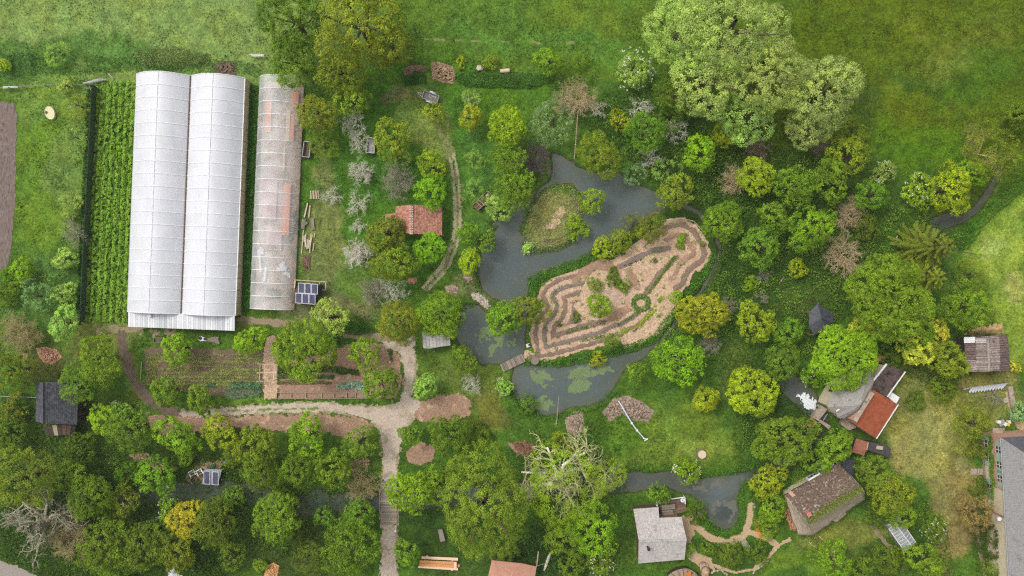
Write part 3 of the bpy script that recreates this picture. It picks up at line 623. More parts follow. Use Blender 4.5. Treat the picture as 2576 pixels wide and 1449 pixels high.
TREES = """
740 52 88 t d2 large dark green tree at the top edge right of the pale field
742 158 70 t m2 dark green tree overhanging the top end of the clear tunnel
905 62 112 t ol big olive tree at the top edge beside the dark green one
862 185 66 t ol olive tree below the big olive one at the top
985 120 58 t bo olive brown tree at the right flank of the big olive trees
882 248 44 t o2 small yellowish olive tree above the bare orchard trees
800 285 52 t o2 olive tree beside the upper right side of the clear tunnel
813 365 44 l o2 pale olive bush beside the metal bin at the clear tunnel
885 302 44 o gr pale bare fruit tree below the olive trees, topmost of the bare ones
898 352 36 o gr small pale bare tree left of the grey metal crate
903 430 38 b gr pale twiggy bare tree below the grey metal crate
995 455 48 b gn dense grey twiggy tree above the tiled shelter
830 490 30 o gr thin grey bare tree beside the fence pickets at the tunnel
895 507 38 o gr crooked pale bare tree left of the dense grey twiggy tree
897 566 24 o wh small white leaning dead tree left of the tiled roof
895 636 42 b wh whitish bare tree left of the two olive trees below the roof
935 735 42 b gn grey lichen covered bare tree above the garden
985 728 44 o gr forked pale bare tree with crooked limbs above the garden
985 350 48 t ol brownish olive tree right of the grey metal crate
1000 395 34 l pg pale grey green bush at the foot of the brownish olive tree
1090 280 27 t yg small yellow green tree beside the car trailer
1180 243 30 p pg+gn pale young tree above a yellow green one, right of the trailer
1185 297 32 t yg yellow green young tree right of the faint grass track
1273 318 47 d ye round yellow green tree above the big dark green ones
1275 405 52 t mg upper of the two big green trees left of the pond
1292 472 58 t mg lower of the two big green trees left of the pond
1085 415 36 t lg upper bright green tree left of the two rut track
1085 482 40 t lg lower bright green tree just above the tiled roof
1197 480 30 l pg pale bush between the rut track and the big green trees
1195 400 26 l pg small pale bush above the one beside the rut track
970 588 50 t bo brown olive tree covering the left corner of the tiled roof
992 662 60 t ol olive tree below the brown one at the tiled roof
1083 626 36 d lg bright lime green round tree below the tiled roof
1180 585 30 t mg green bush tree between the rut track and pond
1227 605 27 t m2 small green tree leaning over the pond edge
1180 657 32 t yg bright yellow green tree at the pond's left corner
1250 525 32 t pg soft green bush tree next to the wooden cart
1450 245 56 b tn large tan bare tree with a tall thin trunk by the upper hedge
1390 305 62 l gg wide grey green airy bush left of the tan bare tree's trunk
1505 270 28 o gr small grey bare tree right of the tan bare tree
1610 265 36 o gr grey bare tree under the white blossoming tree
1705 318 40 o gr grey bare tree beneath the silvery willows
1348 395 52 b pu dark purple grey leafless tree at the pond's top
1505 392 58 f ol olive tree hanging over the pond's top right arm
1557 308 26 t ye small bright yellow green tree beside the fine leaved green one
1622 330 58 f m2 fine leaved green tree between two grey bare trees
1640 395 34 o gr pale dead shrubby tree above the pond's right arm
1602 440 34 l gg silver green bush on the pond's right bank
1680 430 40 l pg pale olive bush right of the silver green one
1700 485 44 t o2 light olive tree at the right tip of the upper pond
1380 155 38 t mg green bush tree on the upper hedge line, largest of the hedge trees
1455 155 25 l mg faint green bush right of the hedge's largest tree
1160 160 14 s yg tiny bright green shrub on the upper hedge line
1235 156 22 s o2 olive shrub on the upper hedge between log and cut trunk
150 132 36 l pg pale bush on the top left hedge line
15 164 19 s ye bright yellow shrub at the left edge on the hedge line
165 222 24 s pg light green shrub on the top left fence
195 265 40 l o2 brownish airy bush beside the dark windbreak, upper
188 345 34 l pg pale airy bush beside the dark windbreak, middle
180 512 30 s pg pale green shrub against the dark windbreak above the grey bare tree
178 585 38 o gn grey bare tree against the dark windbreak
165 655 33 s pg pale green shrub below the grey bare tree at the windbreak
163 740 32 s pg fourth shrub down the windbreak, dull green
165 815 40 t pg last and largest green shrub at the lower end of the windbreak
62 683 34 s lg low lime green shrub below the ploughed soil
20 690 22 s mg small green shrub at the tip of the ploughed soil
18 735 34 s dg dark green shrub at the left edge below the ploughed soil
95 745 42 l gg grey green bush right of the dark edge shrub
35 838 58 b yl large straw coloured bare tree at the left edge
25 935 58 t bo olive brown tree at the left edge above the slate hut
250 905 62 t mg upper tree of the leafy pair left of the dirt track
202 962 55 t m2 lower tree of the leafy pair, touching the slate hut roof
447 878 40 t lg bright green young tree over the upper garden bed
632 857 38 t lg light green tree at the garden gate path
763 878 70 d mg big round dense green tree in the garden
832 800 50 t pg pale green tree below the solar shed
820 850 24 s pg pale tail of foliage below the pale tree by the solar shed
1000 812 62 f ol olive tree where the gravel path ends
1107 790 63 t mg large green tree by the reed roofed hide at the pond
920 890 40 t lg bright green tree over the right garden bed
957 962 46 t mg dark green tree at the garden's lower right corner
1070 970 33 t pg pale green tree right of the gravel path
1165 906 34 t m2 green tree on the left bank of the weedy pond
420 985 40 t m2 green tree at the lower left of the garden bed
505 1005 37 t mg bright green tree between the garden bed and gravel path
1268 800 48 t mg green tree over the narrows between the ponds
1330 778 50 f bo olive willow on the left tip of the garden island
1187 970 32 o gr small grey bare tree above the mulched corner
1266 972 24 w pg white flowering shrub left of the lower pond
445 1092 50 t lg first lime green tree of the row below the gravel path
553 1087 42 t yg second, yellower tree of the row below the gravel path
645 1122 50 t mg third tree of the row below the gravel path
772 1097 48 t lg fourth lime green tree of the row below the gravel path
905 1112 40 t m2 last tree of the row, beside the gravel junction
590 1140 32 s mg low green shrub behind the second row tree
655 1182 56 t dg dark green tree above the stream right of the raft panels
752 1178 52 t dg dark green tree above the stream in the middle
838 1178 46 t mg green tree left of the straw coloured bare tree
325 1082 60 t m2 dark mottled tree left of the row below the path
262 1052 36 t yg bright yellow green tree at the slate hut's right
302 1032 28 w pg pale flowering shrub above the mottled tree
395 1195 48 t mg round green tree above the stream's left end
320 1190 32 s dg dark green shrub left of the stream's left end
470 1150 28 s mg small shrub by the chip path above the solar raft
60 1205 92 f w2 big olive willow at the lower left edge
165 1195 48 f w2 smaller olive willow beside the big one at lower left
200 1130 46 s d2 dark green bush below the slate hut
30 1090 50 s d2 dark green bush left of the slate hut
35 1030 36 s bo olive bush at the left edge beside the slate hut
232 1245 62 t dg dark green tree above the stream's left dark pool
310 1262 38 t bo brownish green tree at the dark pool
80 1335 100 x gn huge pale dead tree in the lower left corner
165 1365 62 b yl tan twiggy dead tree beside the huge pale one
270 1372 76 t dg big deep green tree at the bottom left
365 1375 68 t dg deep green tree right of the big one at the bottom left
290 1440 50 s mg green bush on the bottom edge, lower left
430 1285 36 w mg white flowering tree left of the golden tree
385 1330 26 w d2 small white flowering shrub below the white flowering tree
472 1302 45 d go golden yellow tree at the bottom left
543 1315 62 t d2 blue green tree right of the golden tree
440 1388 54 t ol olive green tree below the golden tree
585 1405 42 l w2 olive airy bush at the bottom beside the sand heap
692 1303 60 d mg round green tree below the stream
880 1372 78 t dg big dark green tree left of the lower footpath
905 1232 50 b yl yellowish bare tree beside the plank bridge
900 1300 44 t m2 green bush tree between the bare tree and big dark tree
775 1400 44 l bo dull brownish bush left of the big dark tree by the footpath
735 1340 36 l d2 dull dark bush below the round tree by the stream
658 1420 20 s lg small lime shrub beside the sand heap
588 1246 30 s m2 green bush overhanging the stream right of the solar platform
715 1258 34 s mg green bush overhanging the stream in its middle
560 1268 26 s dg dark bush on the stream's lower bank
820 1300 30 s m2 green shrub on the stream bank left of the bare tree
1030 1238 55 d br vivid green round tree right of the plank bridge
1090 1222 40 t mg green tree between the vivid one and the giant willow
1030 1092 30 t m2 green shrub tree at the right of the gravel junction
1130 1096 50 t d2 dark green tree above the giant willow
1195 1085 32 s dg low dark shrub right of the dark tree above the giant willow
1218 1255 128 f w2 giant olive green willow at the bottom centre
1270 1402 34 s d2 dark green bush over the pink awning
1025 1390 34 t mg green tree right of the lower footpath
1420 1235 118 q yg+wh huge half dead tree with white limbs at the bottom centre
1410 1112 36 l yg yellow green top of foliage above the half dead tree
1530 1205 52 p yg+wh right hand pale limbed tree beside the half dead tree
1490 1335 72 t lg leafy green tree left of the grey shingle hut
1420 1350 48 t mg green tree between the half dead tree and bottom edge
1505 1410 40 w mg white flowering bush at the bottom, left of the shingle hut
1440 1425 32 s mg low green bush near the bottom edge right of the awning
1655 1238 28 t mg small green tree beside the shingle hut's deck
1727 1180 34 w lg white flowering bush on the stream's bend
1935 1215 48 s yg yellow green bush on the bank right of the stream pool
1945 1275 46 s lg second yellow green bush below the one right of the stream pool
1932 1328 27 s mg green bush left of the thatched cottage's log pile
1978 1105 64 d mg round green tree left of the sluice channel
2098 1122 46 t mg green tree above the thatched cottage
2055 1160 36 t m2 green tree at the upper left of the thatched cottage
1592 175 56 w pg white blossoming tree left of the silvery willows
1715 70 112 f w3 leftmost silvery willow at the top
1835 75 135 f wi largest silvery willow at the top edge
1775 205 100 f wi silvery willow in front, nearest the white blossoming tree
1905 175 112 f w3 silvery willow in the middle of the group
1872 290 78 f wi lowest silvery willow of the left clump
2072 235 100 f w3 rightmost silvery willow against the meadow
2025 318 66 f wi small silvery willow below the rightmost one
1700 235 54 t dg dark green tree under the silvery willows
1690 292 44 s dg dark green bush under the silvery willows
1760 385 45 t br fresh green tree below the silvery willows
1826 340 36 t yg yellow green tree below the silvery willows
1908 372 40 b bn reddish brown bare bush below the silvery willows
2066 360 30 b bn brown bare bush below the small silvery willow
2140 335 42 l ol light olive bush at the willows' right foot
2130 395 50 t ol olive tree below the light olive bush at the meadow edge
1902 446 44 d yg vivid yellow green round tree in the right wood
1852 450 44 b tn tan bare tree left of the vivid yellow green one
1815 558 56 t mg green tree at the upper right of the garden island
1910 620 50 t m2 green tree right of the garden island's top
1945 548 42 t m2 green tree above the pair in the right wood
1995 470 56 t mg broad green tree right of the vivid yellow green one
2085 452 50 t mg green tree on the meadow edge of the right wood
2040 575 62 t lg large light green tree in the middle of the right wood
2145 538 44 b tn upper of the two tan bare trees in the right wood
2130 640 54 b tn lower of the two tan bare trees in the right wood
2190 492 38 t m2 green tree right of the upper tan bare tree
2220 432 28 w pg pale flowering tree at the meadow's lower edge
2175 578 38 s d2 dark bush between the two tan bare trees
2310 480 44 w yg white flowering tree left of the bright yellow green one
2392 475 62 t yg bright yellow green tree beside the brook
2442 432 36 t lg green tree between the bright one and the twiggy olive
2505 375 76 p o2+yl olive twiggy tree at the right edge
2560 290 38 t dg dark green tree at the right edge above the twiggy olive
2002 672 28 s yg yellow green shrub in the right wood clearing
1890 715 20 s lg small light green shrub beside the bare ones at the ditch
1925 690 26 o gn small grey bare tree in the right wood
1920 745 22 o gn smallest grey bare tree right of the ditch
1765 792 58 d yg yellow green round tree at the ditch
1897 812 48 t yg flecked yellow green tree left of the grey plate roof
1835 772 26 b gn grey twiggy tree beside the yellow green round tree
1792 866 32 b gn grey twiggy tree above the lawn
1706 905 68 t lg large lime green tree below the garden island
1888 982 57 d yg yellow green round tree on the lawn
1775 1000 32 d yg small yellow green round tree on the lawn
1600 940 29 t m2 green tree on the lower pond's right bank
1982 838 38 t m2 green tree left of the slate plate roof
1962 905 52 f m2 dull green tree left of the dense mill tree
2232 755 102 d mg very large dense green tree in the right wood
2345 622 76 c bo upper spruce by the bright lawn
2325 700 74 c ol lower spruce with drooping boughs over the dense tree
2440 690 46 l o2 pale brown bush right of the spruces
2432 772 66 t mg bright green tree at the lawn edge above the corrugated barn
2302 850 46 t mg green tree below the very large dense one
2120 894 82 d lg very dense bright green tree above the mill
2165 832 38 t g2 golden tree between the dense ones
2042 950 30 w lg pale flowering tree beside the mill's white water
2298 872 48 t g2 yellow gold tree left of the corrugated barn
2350 842 36 t g2 small gold tree above the corrugated barn's left end
2378 905 50 t ol olive tree against the corrugated barn's left side
2240 905 40 s d2 dark bush between the dense mill tree and gold tree
2370 975 34 s mg green bush left of the laundry line
2300 1005 30 s d2 dark low bush on the dry grass right of the mill
2200 1190 48 t bo brownish olive tree right of the thatched cottage
2240 1238 58 t ol olive green tree right of the cottage
2252 1282 44 t mg green tree above the little glasshouse
2205 1290 38 s d2 dark shrub at the cottage's right end
2346 1326 38 w mg white flowering bush right of the little glasshouse
2325 1405 46 t mg green tree below the white flowering bush
2232 1412 46 s dg dark green bush at the bottom below the glasshouse
2090 1405 52 s lg light green bush at the bottom below the cottage lawn
2160 1430 34 s dg dark bush at the bottom edge below the cottage lawn
1835 1395 44 s dg dark green bush inside the loop of sandy paths
1905 1388 30 s d2 small dark bush right of the one between sandy paths
1780 1378 22 s m2 small shrub left of the dark bush between sandy paths
1732 1380 20 s mg round little bush in the sandy yard by the shingle hut
1750 1290 30 s d2 dark bush beside the shingle hut's deck corner
2452 1290 42 t db rusty brown withered tree in front of the big house
2482 1360 44 s bk blackish evergreen bush at the big house wall
2490 1425 32 s dg dark bush at the bottom by the big house
2442 1065 42 t ol olive tree left of the big house corner
2455 1130 26 s bo brownish bush below the olive tree at the big house
2465 1225 26 s d2 dark green bush at the big house door
2510 1000 26 o gn thin grey bare tree near the laundry line
2556 1040 28 s gg grey green bush at the right edge above the big house
2548 925 16 s g2 small golden bush at the corrugated barn's lower corner
2555 330 26 s dg dark undergrowth bush at the right edge under the twiggy olive
1487 505 32 t lg lime green tree on the small island's right shore
1448 575 30 s lg bright lime bush on the small island's lower right
1327 625 17 w pg white flowering bush on the small island's lower tip
1595 565 36 l bo brownish bush overhanging the pond from the garden island
1640 572 42 f bo olive willow bush on the garden island's upper shore
1560 610 40 s ol olive bush on the garden island's upper shore, middle
1515 620 32 s yg yellow green bush on the garden island's upper shore, left
1505 770 30 d lg lime green round bush in the middle of the garden island
1535 860 24 f m2 green feathery bush on the garden island's lower edge
1505 905 20 s yg yellow green bush on the garden island's lower shore
1495 715 19 s mg leafy clump left of the island's stone circle
1548 705 18 s d2 leafy dark clump above the island's stone circle
1570 722 18 s mg leafy clump right of the island's stone circle
1540 690 14 s d2 small dark clump at the top of the island's stone circle
1450 800 12 s d2 small dark herb clump on the island's left
1648 655 7 s d2 tiny round herb on the island's pale triangle
1542 675 8 s d2 tiny round herb by the island's upper path
1407 817 6 s d2 tiny dark herb at the island's left path
1714 600 14 s mg leafy squash patch near the island's top
1710 620 12 s mg lower leafy squash patch near the island's top
1768 615 8 s m2 tiny herb at the island's right shore
1330 1015 24 s m2 green shrub at the lower pond's left shore
1700 745 20 s br bright green herb bush on the island's right shore
"""
for row in TREES.strip().splitlines():
    p = row.split(None, 5); add_tree(float(p[0]), float(p[1]), float(p[2]), p[3], p[4], p[5])

# ================================================================ LOW VEGETATION (uncountable)
def patch(name, areas, col, dens, leaf, h, label=None, seed=1, spread=1.0, tuft=0.0, up=1.2, kind='stuff', cat=None, amp=0.5, row=None, aspect=0.6):
    if isinstance(areas, Area): areas = [areas]
    rng = np.random.default_rng(seed+int(abs(areas[0].lo[0])*13)); lo, hi = bbox(areas, 0.3); A = (hi-lo).prod(); n = int(A*dens)
    x = rng.uniform(lo[0], hi[0], n); y = rng.uniform(lo[1], hi[1], n)
    if tuft:            # gather the leaves into separate plants
        k = max(3, int(A/tuft**2)); cxy = rng.uniform(lo, hi, (k, 2)); I = rng.integers(0, k, n); x = cxy[I, 0]+rng.normal(size=n)*tuft*0.28; y = cxy[I, 1]+rng.normal(size=n)*tuft*0.28; pr = rng.random(k)[I]
    else: pr = None
    s = np.full(n, -9.0)
    for a in areas: s = np.maximum(s, a.f(x, y))
    nf = fbm(x*0.8, y*0.8, seed+3, 4)
    m = s+nf*amp*1.5 > 0; x, y, s, nf = x[m], y[m], s[m], nf[m]; n = len(x)
    if n == 0: return
    if pr is None: pr = np.clip(fbm(x*1.6, y*1.6, seed+8, 3)*1.6+0.5, 0, 1)
    else: pr = pr[m]
    hh = h*np.clip(s/0.5+0.3, 0.15, 1)*(0.55+0.9*np.clip(fbm(x*1.3, y*1.3, seed+5, 3)+0.5, 0, 1))
    z = np.maximum(gz(x, y), WL)+hh*rng.uniform(0.25, 1, n)**0.6
    nrm = unit(rng.normal(size=(n, 3))*spread+np.array([0, 0, up])); pos = np.stack([x, y, z], 1)
    t = np.clip(0.55*pr+0.45*rng.random(n), 0, 1)
    o = link(name, quads_mesh(name, leaf_quads(rng, pos, nrm, leaf, aspect), t), LEAF, None, None, alb(col, 1.4))
    return tag(o, label, cat, None, kind)
A_ = Area
def thicket(name, areas, col, per, label=None, seed=1, rmin=.5, rmax=1.5, leaf=.22, hk=.9, lp=46):
    rng = np.random.default_rng(seed); lo, hi = bbox(areas, 0.2); n = int((hi-lo).prod()*per); c = rng.uniform(lo, hi, (n, 2)); s = np.full(n, -9.0)
    for a in areas: s = np.maximum(s, a.f(c[:, 0], c[:, 1]))
    c = c[(s > 0) & (fbm(c[:, 0]*.3, c[:, 1]*.3, seed, 3) > -.16) & (water_field(c[:, 0], c[:, 1]) < -.2)]; n = len(c); r = rng.uniform(rmin, rmax, n)*rng.uniform(.6, 1, n); k = (lp*r*r+12).astype(int); I = np.repeat(np.arange(n), k); m = len(I)
    d = unit(rng.normal(size=(m, 3))); d[:, 2] = np.abs(d[:, 2]); j = rng.uniform(.7, 1.12, m)
    pos = np.column_stack([c[I], gz(c[I, 0], c[I, 1])+.1])+d*(r[I]*j)[:, None]*np.array([1, 1, hk])
    nrm = unit(d+[0, 0, .5]+rng.normal(size=(m, 3))*.5); t = np.clip(.6*rng.random(n)[I]+.4*rng.random(m), 0, 1)
    tag(link(name, quads_mesh(name, leaf_quads(rng, pos, nrm, leaf), t), LEAF, None, None, alb(col, 2.3)), label, None, None, 'stuff')
WOOD = [A_([(1690,440),(1800,400),(2000,480),(2330,540),(2420,600),(2300,700),(2120,800),(2010,900),(1960,1010),(1900,1130),(1870,1120),(1850,1060),(1930,1000),(1900,900),(1800,840),(1700,980),(1650,890),(1710,790),(1800,690),(1815,600)]), A_([(1500,250),(1620,240),(1780,330),(1900,350),(2120,420),(2160,480),(1880,520),(1720,500),(1590,420),(1550,380)])]
thicket('bushy_undergrowth', WOOD, (96,120,40), .36, seed=5)
thicket('bushy_undergrowth', WOOD, (112,124,52), .16, seed=15, leaf=.17)
thicket('bushy_undergrowth', [A_([(2130,820),(2270,830),(2420,830),(2480,760),(2500,830),(2420,900),(2400,1000),(2300,960),(2220,920)]), A_([(1930,1200),(2060,1140),(2160,1180),(2300,1220),(2380,1330),(2400,1449),(2290,1449),(2300,1360),(2200,1230),(2100,1160),(1980,1250),(1990,1330),(1900,1300)]), A_([(1980,1060),(2060,1080),(2130,1110),(2150,1150),(2060,1180),(1990,1150)])], (94,118,36), .3, seed=6)
thicket('bushy_undergrowth', [A_([(0,1000),(80,1010),(90,1100),(200,1110),(330,1120),(420,1150),(600,1160),(930,1140),(940,1190),(850,1230),(500,1215),(300,1230),(120,1290),(0,1290)]), A_([(200,1280),(500,1275),(700,1290),(940,1330),(945,1449),(820,1449),(640,1370),(560,1449),(160,1449)])], (90,112,36), .3, seed=7)
thicket('bushy_undergrowth', [A_([(1010,1280),(1060,1180),(1350,1100),(1560,1170),(1600,1260),(1590,1330),(1560,1449),(1400,1449),(1330,1380),(1130,1290)]), A_([(1010,1080),(1250,1060),(1390,1060),(1400,1100),(1180,1120)])], (78,108,34), .18, seed=8)
thicket('bushy_undergrowth', [A_([(1200,440),(1240,480),(1230,570),(1190,640),(1170,560),(1180,460)]), A_([(1180,660),(1230,740),(1190,760),(1160,720)]), A_([(0,690),(120,660),(190,720),(180,800),(60,790),(0,780)])], (100,124,52), .3, seed=9, rmin=.4, rmax=1.0)
thicket('shrubby_bank', [A_(line=[(1340,720),(1400,682),(1500,634),(1580,598),(1660,560)], width=30), A_(line=[(1700,800),(1740,745),(1790,680),(1812,630),(1800,580)], width=30)], (96,122,42), .8, seed=10, rmin=.35, rmax=.8)
patch('undergrowth', [A_([(1690,440),(1800,400),(2000,480),(2330,540),(2420,600),(2300,700),(2120,800),(2010,900),(1960,1010),(1900,1130),(1960,1190),(1850,1190),(1840,1100),(1840,1020),(1800,940),(1700,980),(1650,890),(1710,790),(1800,690),(1815,600)])], (80,110,40), 26, .26, .7, seed=2)
patch('undergrowth', [A_([(1520,230),(1620,250),(1780,330),(1900,350),(2120,420),(2160,480),(1880,520),(1700,480),(1580,400),(1480,330)])], (78,108,40), 24, .26, .7, seed=3)
patch('undergrowth', [A_([(0,985),(90,1000),(200,1080),(330,1110),(420,1140),(600,1150),(930,1130),(940,1200),(930,1320),(940,1449),(650,1380),(560,1449),(130,1449),(0,1400)])], (76,106,36), 22, .27, .8, seed=4)
patch('undergrowth', [A_([(1010,1330),(1060,1200),(1350,1090),(1560,1180),(1600,1280),(1590,1449),(1340,1449),(1100,1300)])], (72,102,38), 14, .26, .5, seed=5)
patch('undergrowth', [A_([(1870,1200),(1960,1180),(2060,1140),(2160,1180),(2300,1220),(2380,1330),(2400,1449),(2290,1449),(2260,1360),(2150,1250),(2000,1180),(1960,1290),(1990,1330),(1900,1300)])], (72,108,30), 26, .26, .7, seed=6)
patch('undergrowth', [A_([(2130,820),(2270,830),(2420,830),(2480,760),(2500,830),(2420,900),(2400,1000),(2300,960),(2220,920),(2150,980),(2010,900)])], (66,98,30), 26, .26, .7, seed=7)
patch('bramble_bank', [A_([(1980,1000),(2060,1050),(2130,1090),(2150,1150),(2060,1180),(1990,1150),(1920,1080),(1930,1020)])], (60,92,32), 26, .26, .6, seed=8)
patch('nettle_bank', [A_(line=[(2570,455),(2500,515),(2455,560),(2420,610)], width=42)], (74,118,34), 40, .24, .6, seed=9)
patch('undergrowth', [A_([(1620,1010),(1700,1150),(1590,1190),(1500,1190),(1460,1120),(1430,1060),(1520,1020)])], (64,104,34), 12, .24, .4, seed=10, amp=2.5)
patch('bank_plants', [A_(line=[(1338,742),(1340,708),(1372,690),(1440,668),(1500,640),(1560,612),(1640,568)], width=27)], (84,128,42), 80, .24, .6, seed=11)
patch('bank_plants', [A_(line=[(1325,912),(1400,916),(1480,902),(1545,885),(1600,872),(1645,852),(1680,805),(1712,770),(1735,735),(1772,690),(1792,645)], width=22)], (84,130,40), 80, .24, .55, seed=12)
patch('bank_plants', [A_(line=[(1318,610),(1350,632),(1400,628),(1440,605)], width=14), A_(line=[(1312,580),(1330,525),(1360,485),(1400,465)], width=12)], (92,122,54), 80, .2, .4, seed=13)
patch('tall_grass', [A_(ISLAND)], (164,164,110), 40, .18, .22, seed=14, amp=.2)
patch('bank_plants', [A_(line=[(1585,1175),(1640,1180),(1690,1172),(1745,1195),(1800,1188),(1870,1178),(1950,1150)], width=22)], (88,128,42), 70, .22, .5, seed=15)
patch('bank_plants', [A_(line=[(1755,1270),(1768,1300),(1792,1328),(1825,1342),(1858,1325),(1868,1295),(1862,1255),(1872,1220)], width=18)], (86,130,40), 80, .22, .5, seed=16)
patch('bank_plants', [A_(line=[(1290,990),(1320,1030),(1370,1052),(1440,1036),(1500,1024),(1545,985)], width=16), A_(line=[(1145,835),(1158,780),(1200,760)], width=10)], (84,122,46), 60, .22, .45, seed=17)
patch('bank_plants', [A_(line=[(1205,735),(1198,690),(1202,640),(1210,600),(1245,570)], width=14)], (84,120,46), 60, .22, .4, seed=18)
patch('nettle_hedge', [A_([(1145,185),(1200,178),(1300,186),(1395,182),(1398,205),(1340,222),(1240,222),(1150,216)])], (84,122,54), 130, .2, .8, seed=19, amp=.9)
patch('nettle_hedge', [A_([(1010,190),(1050,180),(1075,190),(1070,212),(1020,216)])], (60,104,40), 110, .2, .7, seed=20)
patch('scrub_hedge', [A_([(330,135),(380,118),(460,122),(530,140),(528,165),(440,175),(370,172)])], (124,138,84), 90, .22, 1.0, seed=21, amp=.8)
patch('rough_grass', [A_([(0,130),(330,140),(540,150),(660,160),(655,190),(350,178),(200,185),(0,195)])], (90,124,62), 26, .26, .4, seed=22, amp=1.0)
patch('weed_strip', [A_([(624,215),(655,215),(640,500),(632,780),(610,788),(612,600),(618,400)])], (70,122,44), 80, .24, .5, seed=23)
patch('low_hedge', [A_([(858,815),(900,808),(935,815),(945,838),(900,842),(860,836)])], (66,108,36), 80, .22, .8, seed=24)
patch('flower_bed', [A_([(1895,1320),(1902,1335),(1912,1355),(1922,1360),(1918,1345),(1905,1315),(1893,1300)])], (228,150,30), 90, .17, .4, seed=25, label='orange flowers beside the sandy path at the pool', cat='flowers')
# crop rows beside the greenhouse
for i in range(7):
    xt = 246+i*15.6; xb = 216+i*16.6
    patch('crop_row', A_(line=[(xt,212),((xt+xb)/2-1,510),(xb,805)], width=15), (150,180,74), 260, .24, .5, 'one leafy green crop row of the bed left of the greenhouse', 40+i, cat='crop', tuft=.36, amp=.3)
# vegetable garden left: onion and grain rows
for i in range(9):
    yy = 890+i*9.5
    patch('vegetable_row', A_(line=[(372,yy),(480,yy+2),(655,yy+3)], width=6.5), (160,162,104), 260, .26, .45, 'row of thin grey green seed plants in the upper garden bed', 60+i, cat='crop', amp=.6, aspect=.25)
patch('leek_rows', [A_([(560,980),(655,985),(655,1000),(570,1005)])], (132,156,126), 180, .3, .45, 'blue green leek rows beside the chip path', 71, cat='crop', aspect=.2)
patch('cabbage_patch', [A_([(848,968),(880,958),(918,965),(922,980),(890,985),(850,980)])], (156,182,176), 170, .28, .4, 'patch of blue grey cabbages in the right garden bed', 72, cat='crop', tuft=.55, aspect=.85)
patch('vegetable_row', A_(line=[(702,947),(780,946),(835,948)], width=13), (100,128,72), 170, .22, .35, 'dark green leafy row, upper in the right garden bed', 73, cat='crop')
patch('vegetable_row', A_(line=[(700,962),(830,962)], width=12), (132,132,86), 140, .2, .25, 'brownish thin row, lower in the right garden bed', 74, cat='crop')
patch('vegetable_row', [A_([(698,915),(760,925),(850,920),(900,930),(905,945),(840,938),(700,940)])], (84,114,48), 140, .24, .5, 'dense green bed below the big round tree', 75, cat='crop')
patch('herb_patch', [A_([(880,862),(900,855),(905,890),(885,900)]), A_([(975,880),(985,878),(990,905),(980,912)])], (78,116,50), 100, .22, .4, 'herb patches beside the bright tree in the right garden bed', 76, cat='crop')
patch('kale_row', [A_([(520,962),(545,960),(545,975),(522,975)]), A_([(575,965),(600,962),(660,962),(655,980),(580,980)])], (104,140,108), 160, .26, .45, 'blue green kale plants at the lower edge of the upper bed', 77, cat='crop')
# garden island: beds and rows
def ci(*p): return [cc(2, 1, x, y) for x, y in p]
def bed(line, w, mat, label): sheet('soil_bed', A_(line=ci(*line), width=w/3), mat, 0.07, res=0.12, amp=0.3, nscale=2.2, mound=0.07, mw=0.6, kind=None, label=label, cat='garden bed', group='soil beds of the garden island')
bed([(490,660),(560,590),(640,545),(730,560)], 76, BROWNMULCH, 'wide brown bed on the island\'s upper shore')
bed([(820,560),(900,520),(980,480),(1060,440),(1180,425)], 44, GREYSOIL, 'grey bed along the island\'s upper path')
bed([(880,600),(940,710)], 60, BROWNMULCH, 'short brown bed in the island\'s centre')
bed([(740,950),(820,910),(880,870)], 62, BROWNMULCH, 'brown bed below the stone circle')
bed([(1010,760),(1110,620),(1240,490)], 42, SOIL, 'narrow bed carrying the straight green strip')
class Band:             # a strip running parallel to the island's shore
    def __init__(s, d, w, clip): s.d = d; s.w = w; s.m = A_(MULCH); s.c = A_(clip); s.lo = s.c.lo; s.hi = s.c.hi
    def f(s, X, Y): return np.minimum(s.w/2-np.abs(s.m.f(X, Y)-s.d), s.c.f(X, Y))
LEFT = [(1330,690),(1480,640),(1470,720),(1440,770),(1470,815),(1560,800),(1570,885),(1330,920)]; RIGHT = [(1600,640),(1680,545),(1790,560),(1800,660),(1740,700),(1700,740),(1680,700),(1720,640),(1660,600)]
for d_, w_, c_, m_, l_ in ((.75, .6, LEFT, SOIL, 'outermost dark bed following the island\'s left shore'), (2.0, .65, LEFT, GREYSOIL, 'second dark bed following the island\'s left shore'), (3.3, .65, LEFT, SOIL, 'third dark bed following the island\'s left shore'), (4.6, .6, LEFT, GREYSOIL, 'innermost dark bed following the island\'s left shore'), (.9, .8, RIGHT, SOIL, 'dark bed following the island\'s right shore'), (2.4, .7, RIGHT, BROWNMULCH, 'inner brown bed following the island\'s right shore')):
    sheet('soil_bed', [Band(d_, w_, c_)], m_, 0.078+.003*d_, res=0.12, amp=0.28, nscale=2.0, mound=0.05, mw=0.3, kind=None, label=l_, cat='garden bed', group='soil beds of the garden island')
    if d_ in (2.0, 4.6): patch('bed_plants', [Band(d_, w_*.7, c_)], (104,128,58), 45, .17, .3, None, int(d_*10), amp=.9, tuft=.5)
z5b = lambda x, y: ((1321.9+.154*x-1287.56)*2.998, (703.9+.154*y-483.26)*2.998)
bed([z5b(*c) for c in ((1340,620),(1480,560),(1640,480),(1720,420))], 22, SOIL, 'thin bed right of the lime green bush on the island')
bed([z5b(*c) for c in ((1500,740),(1700,650),(1850,540))], 30, GREYSOIL, 'bed under the green row inside the curved lettuce row')
bed([z5b(*c) for c in ((1560,860),(1780,760),(1950,640),(2050,480))], 30, SOIL, 'curved bed carrying the yellow green lettuces')
bed([z5b(*c) for c in ((520,900),(800,800),(1080,700),(1280,680))], 34, SOIL, 'long bed carrying the patchy herb row')
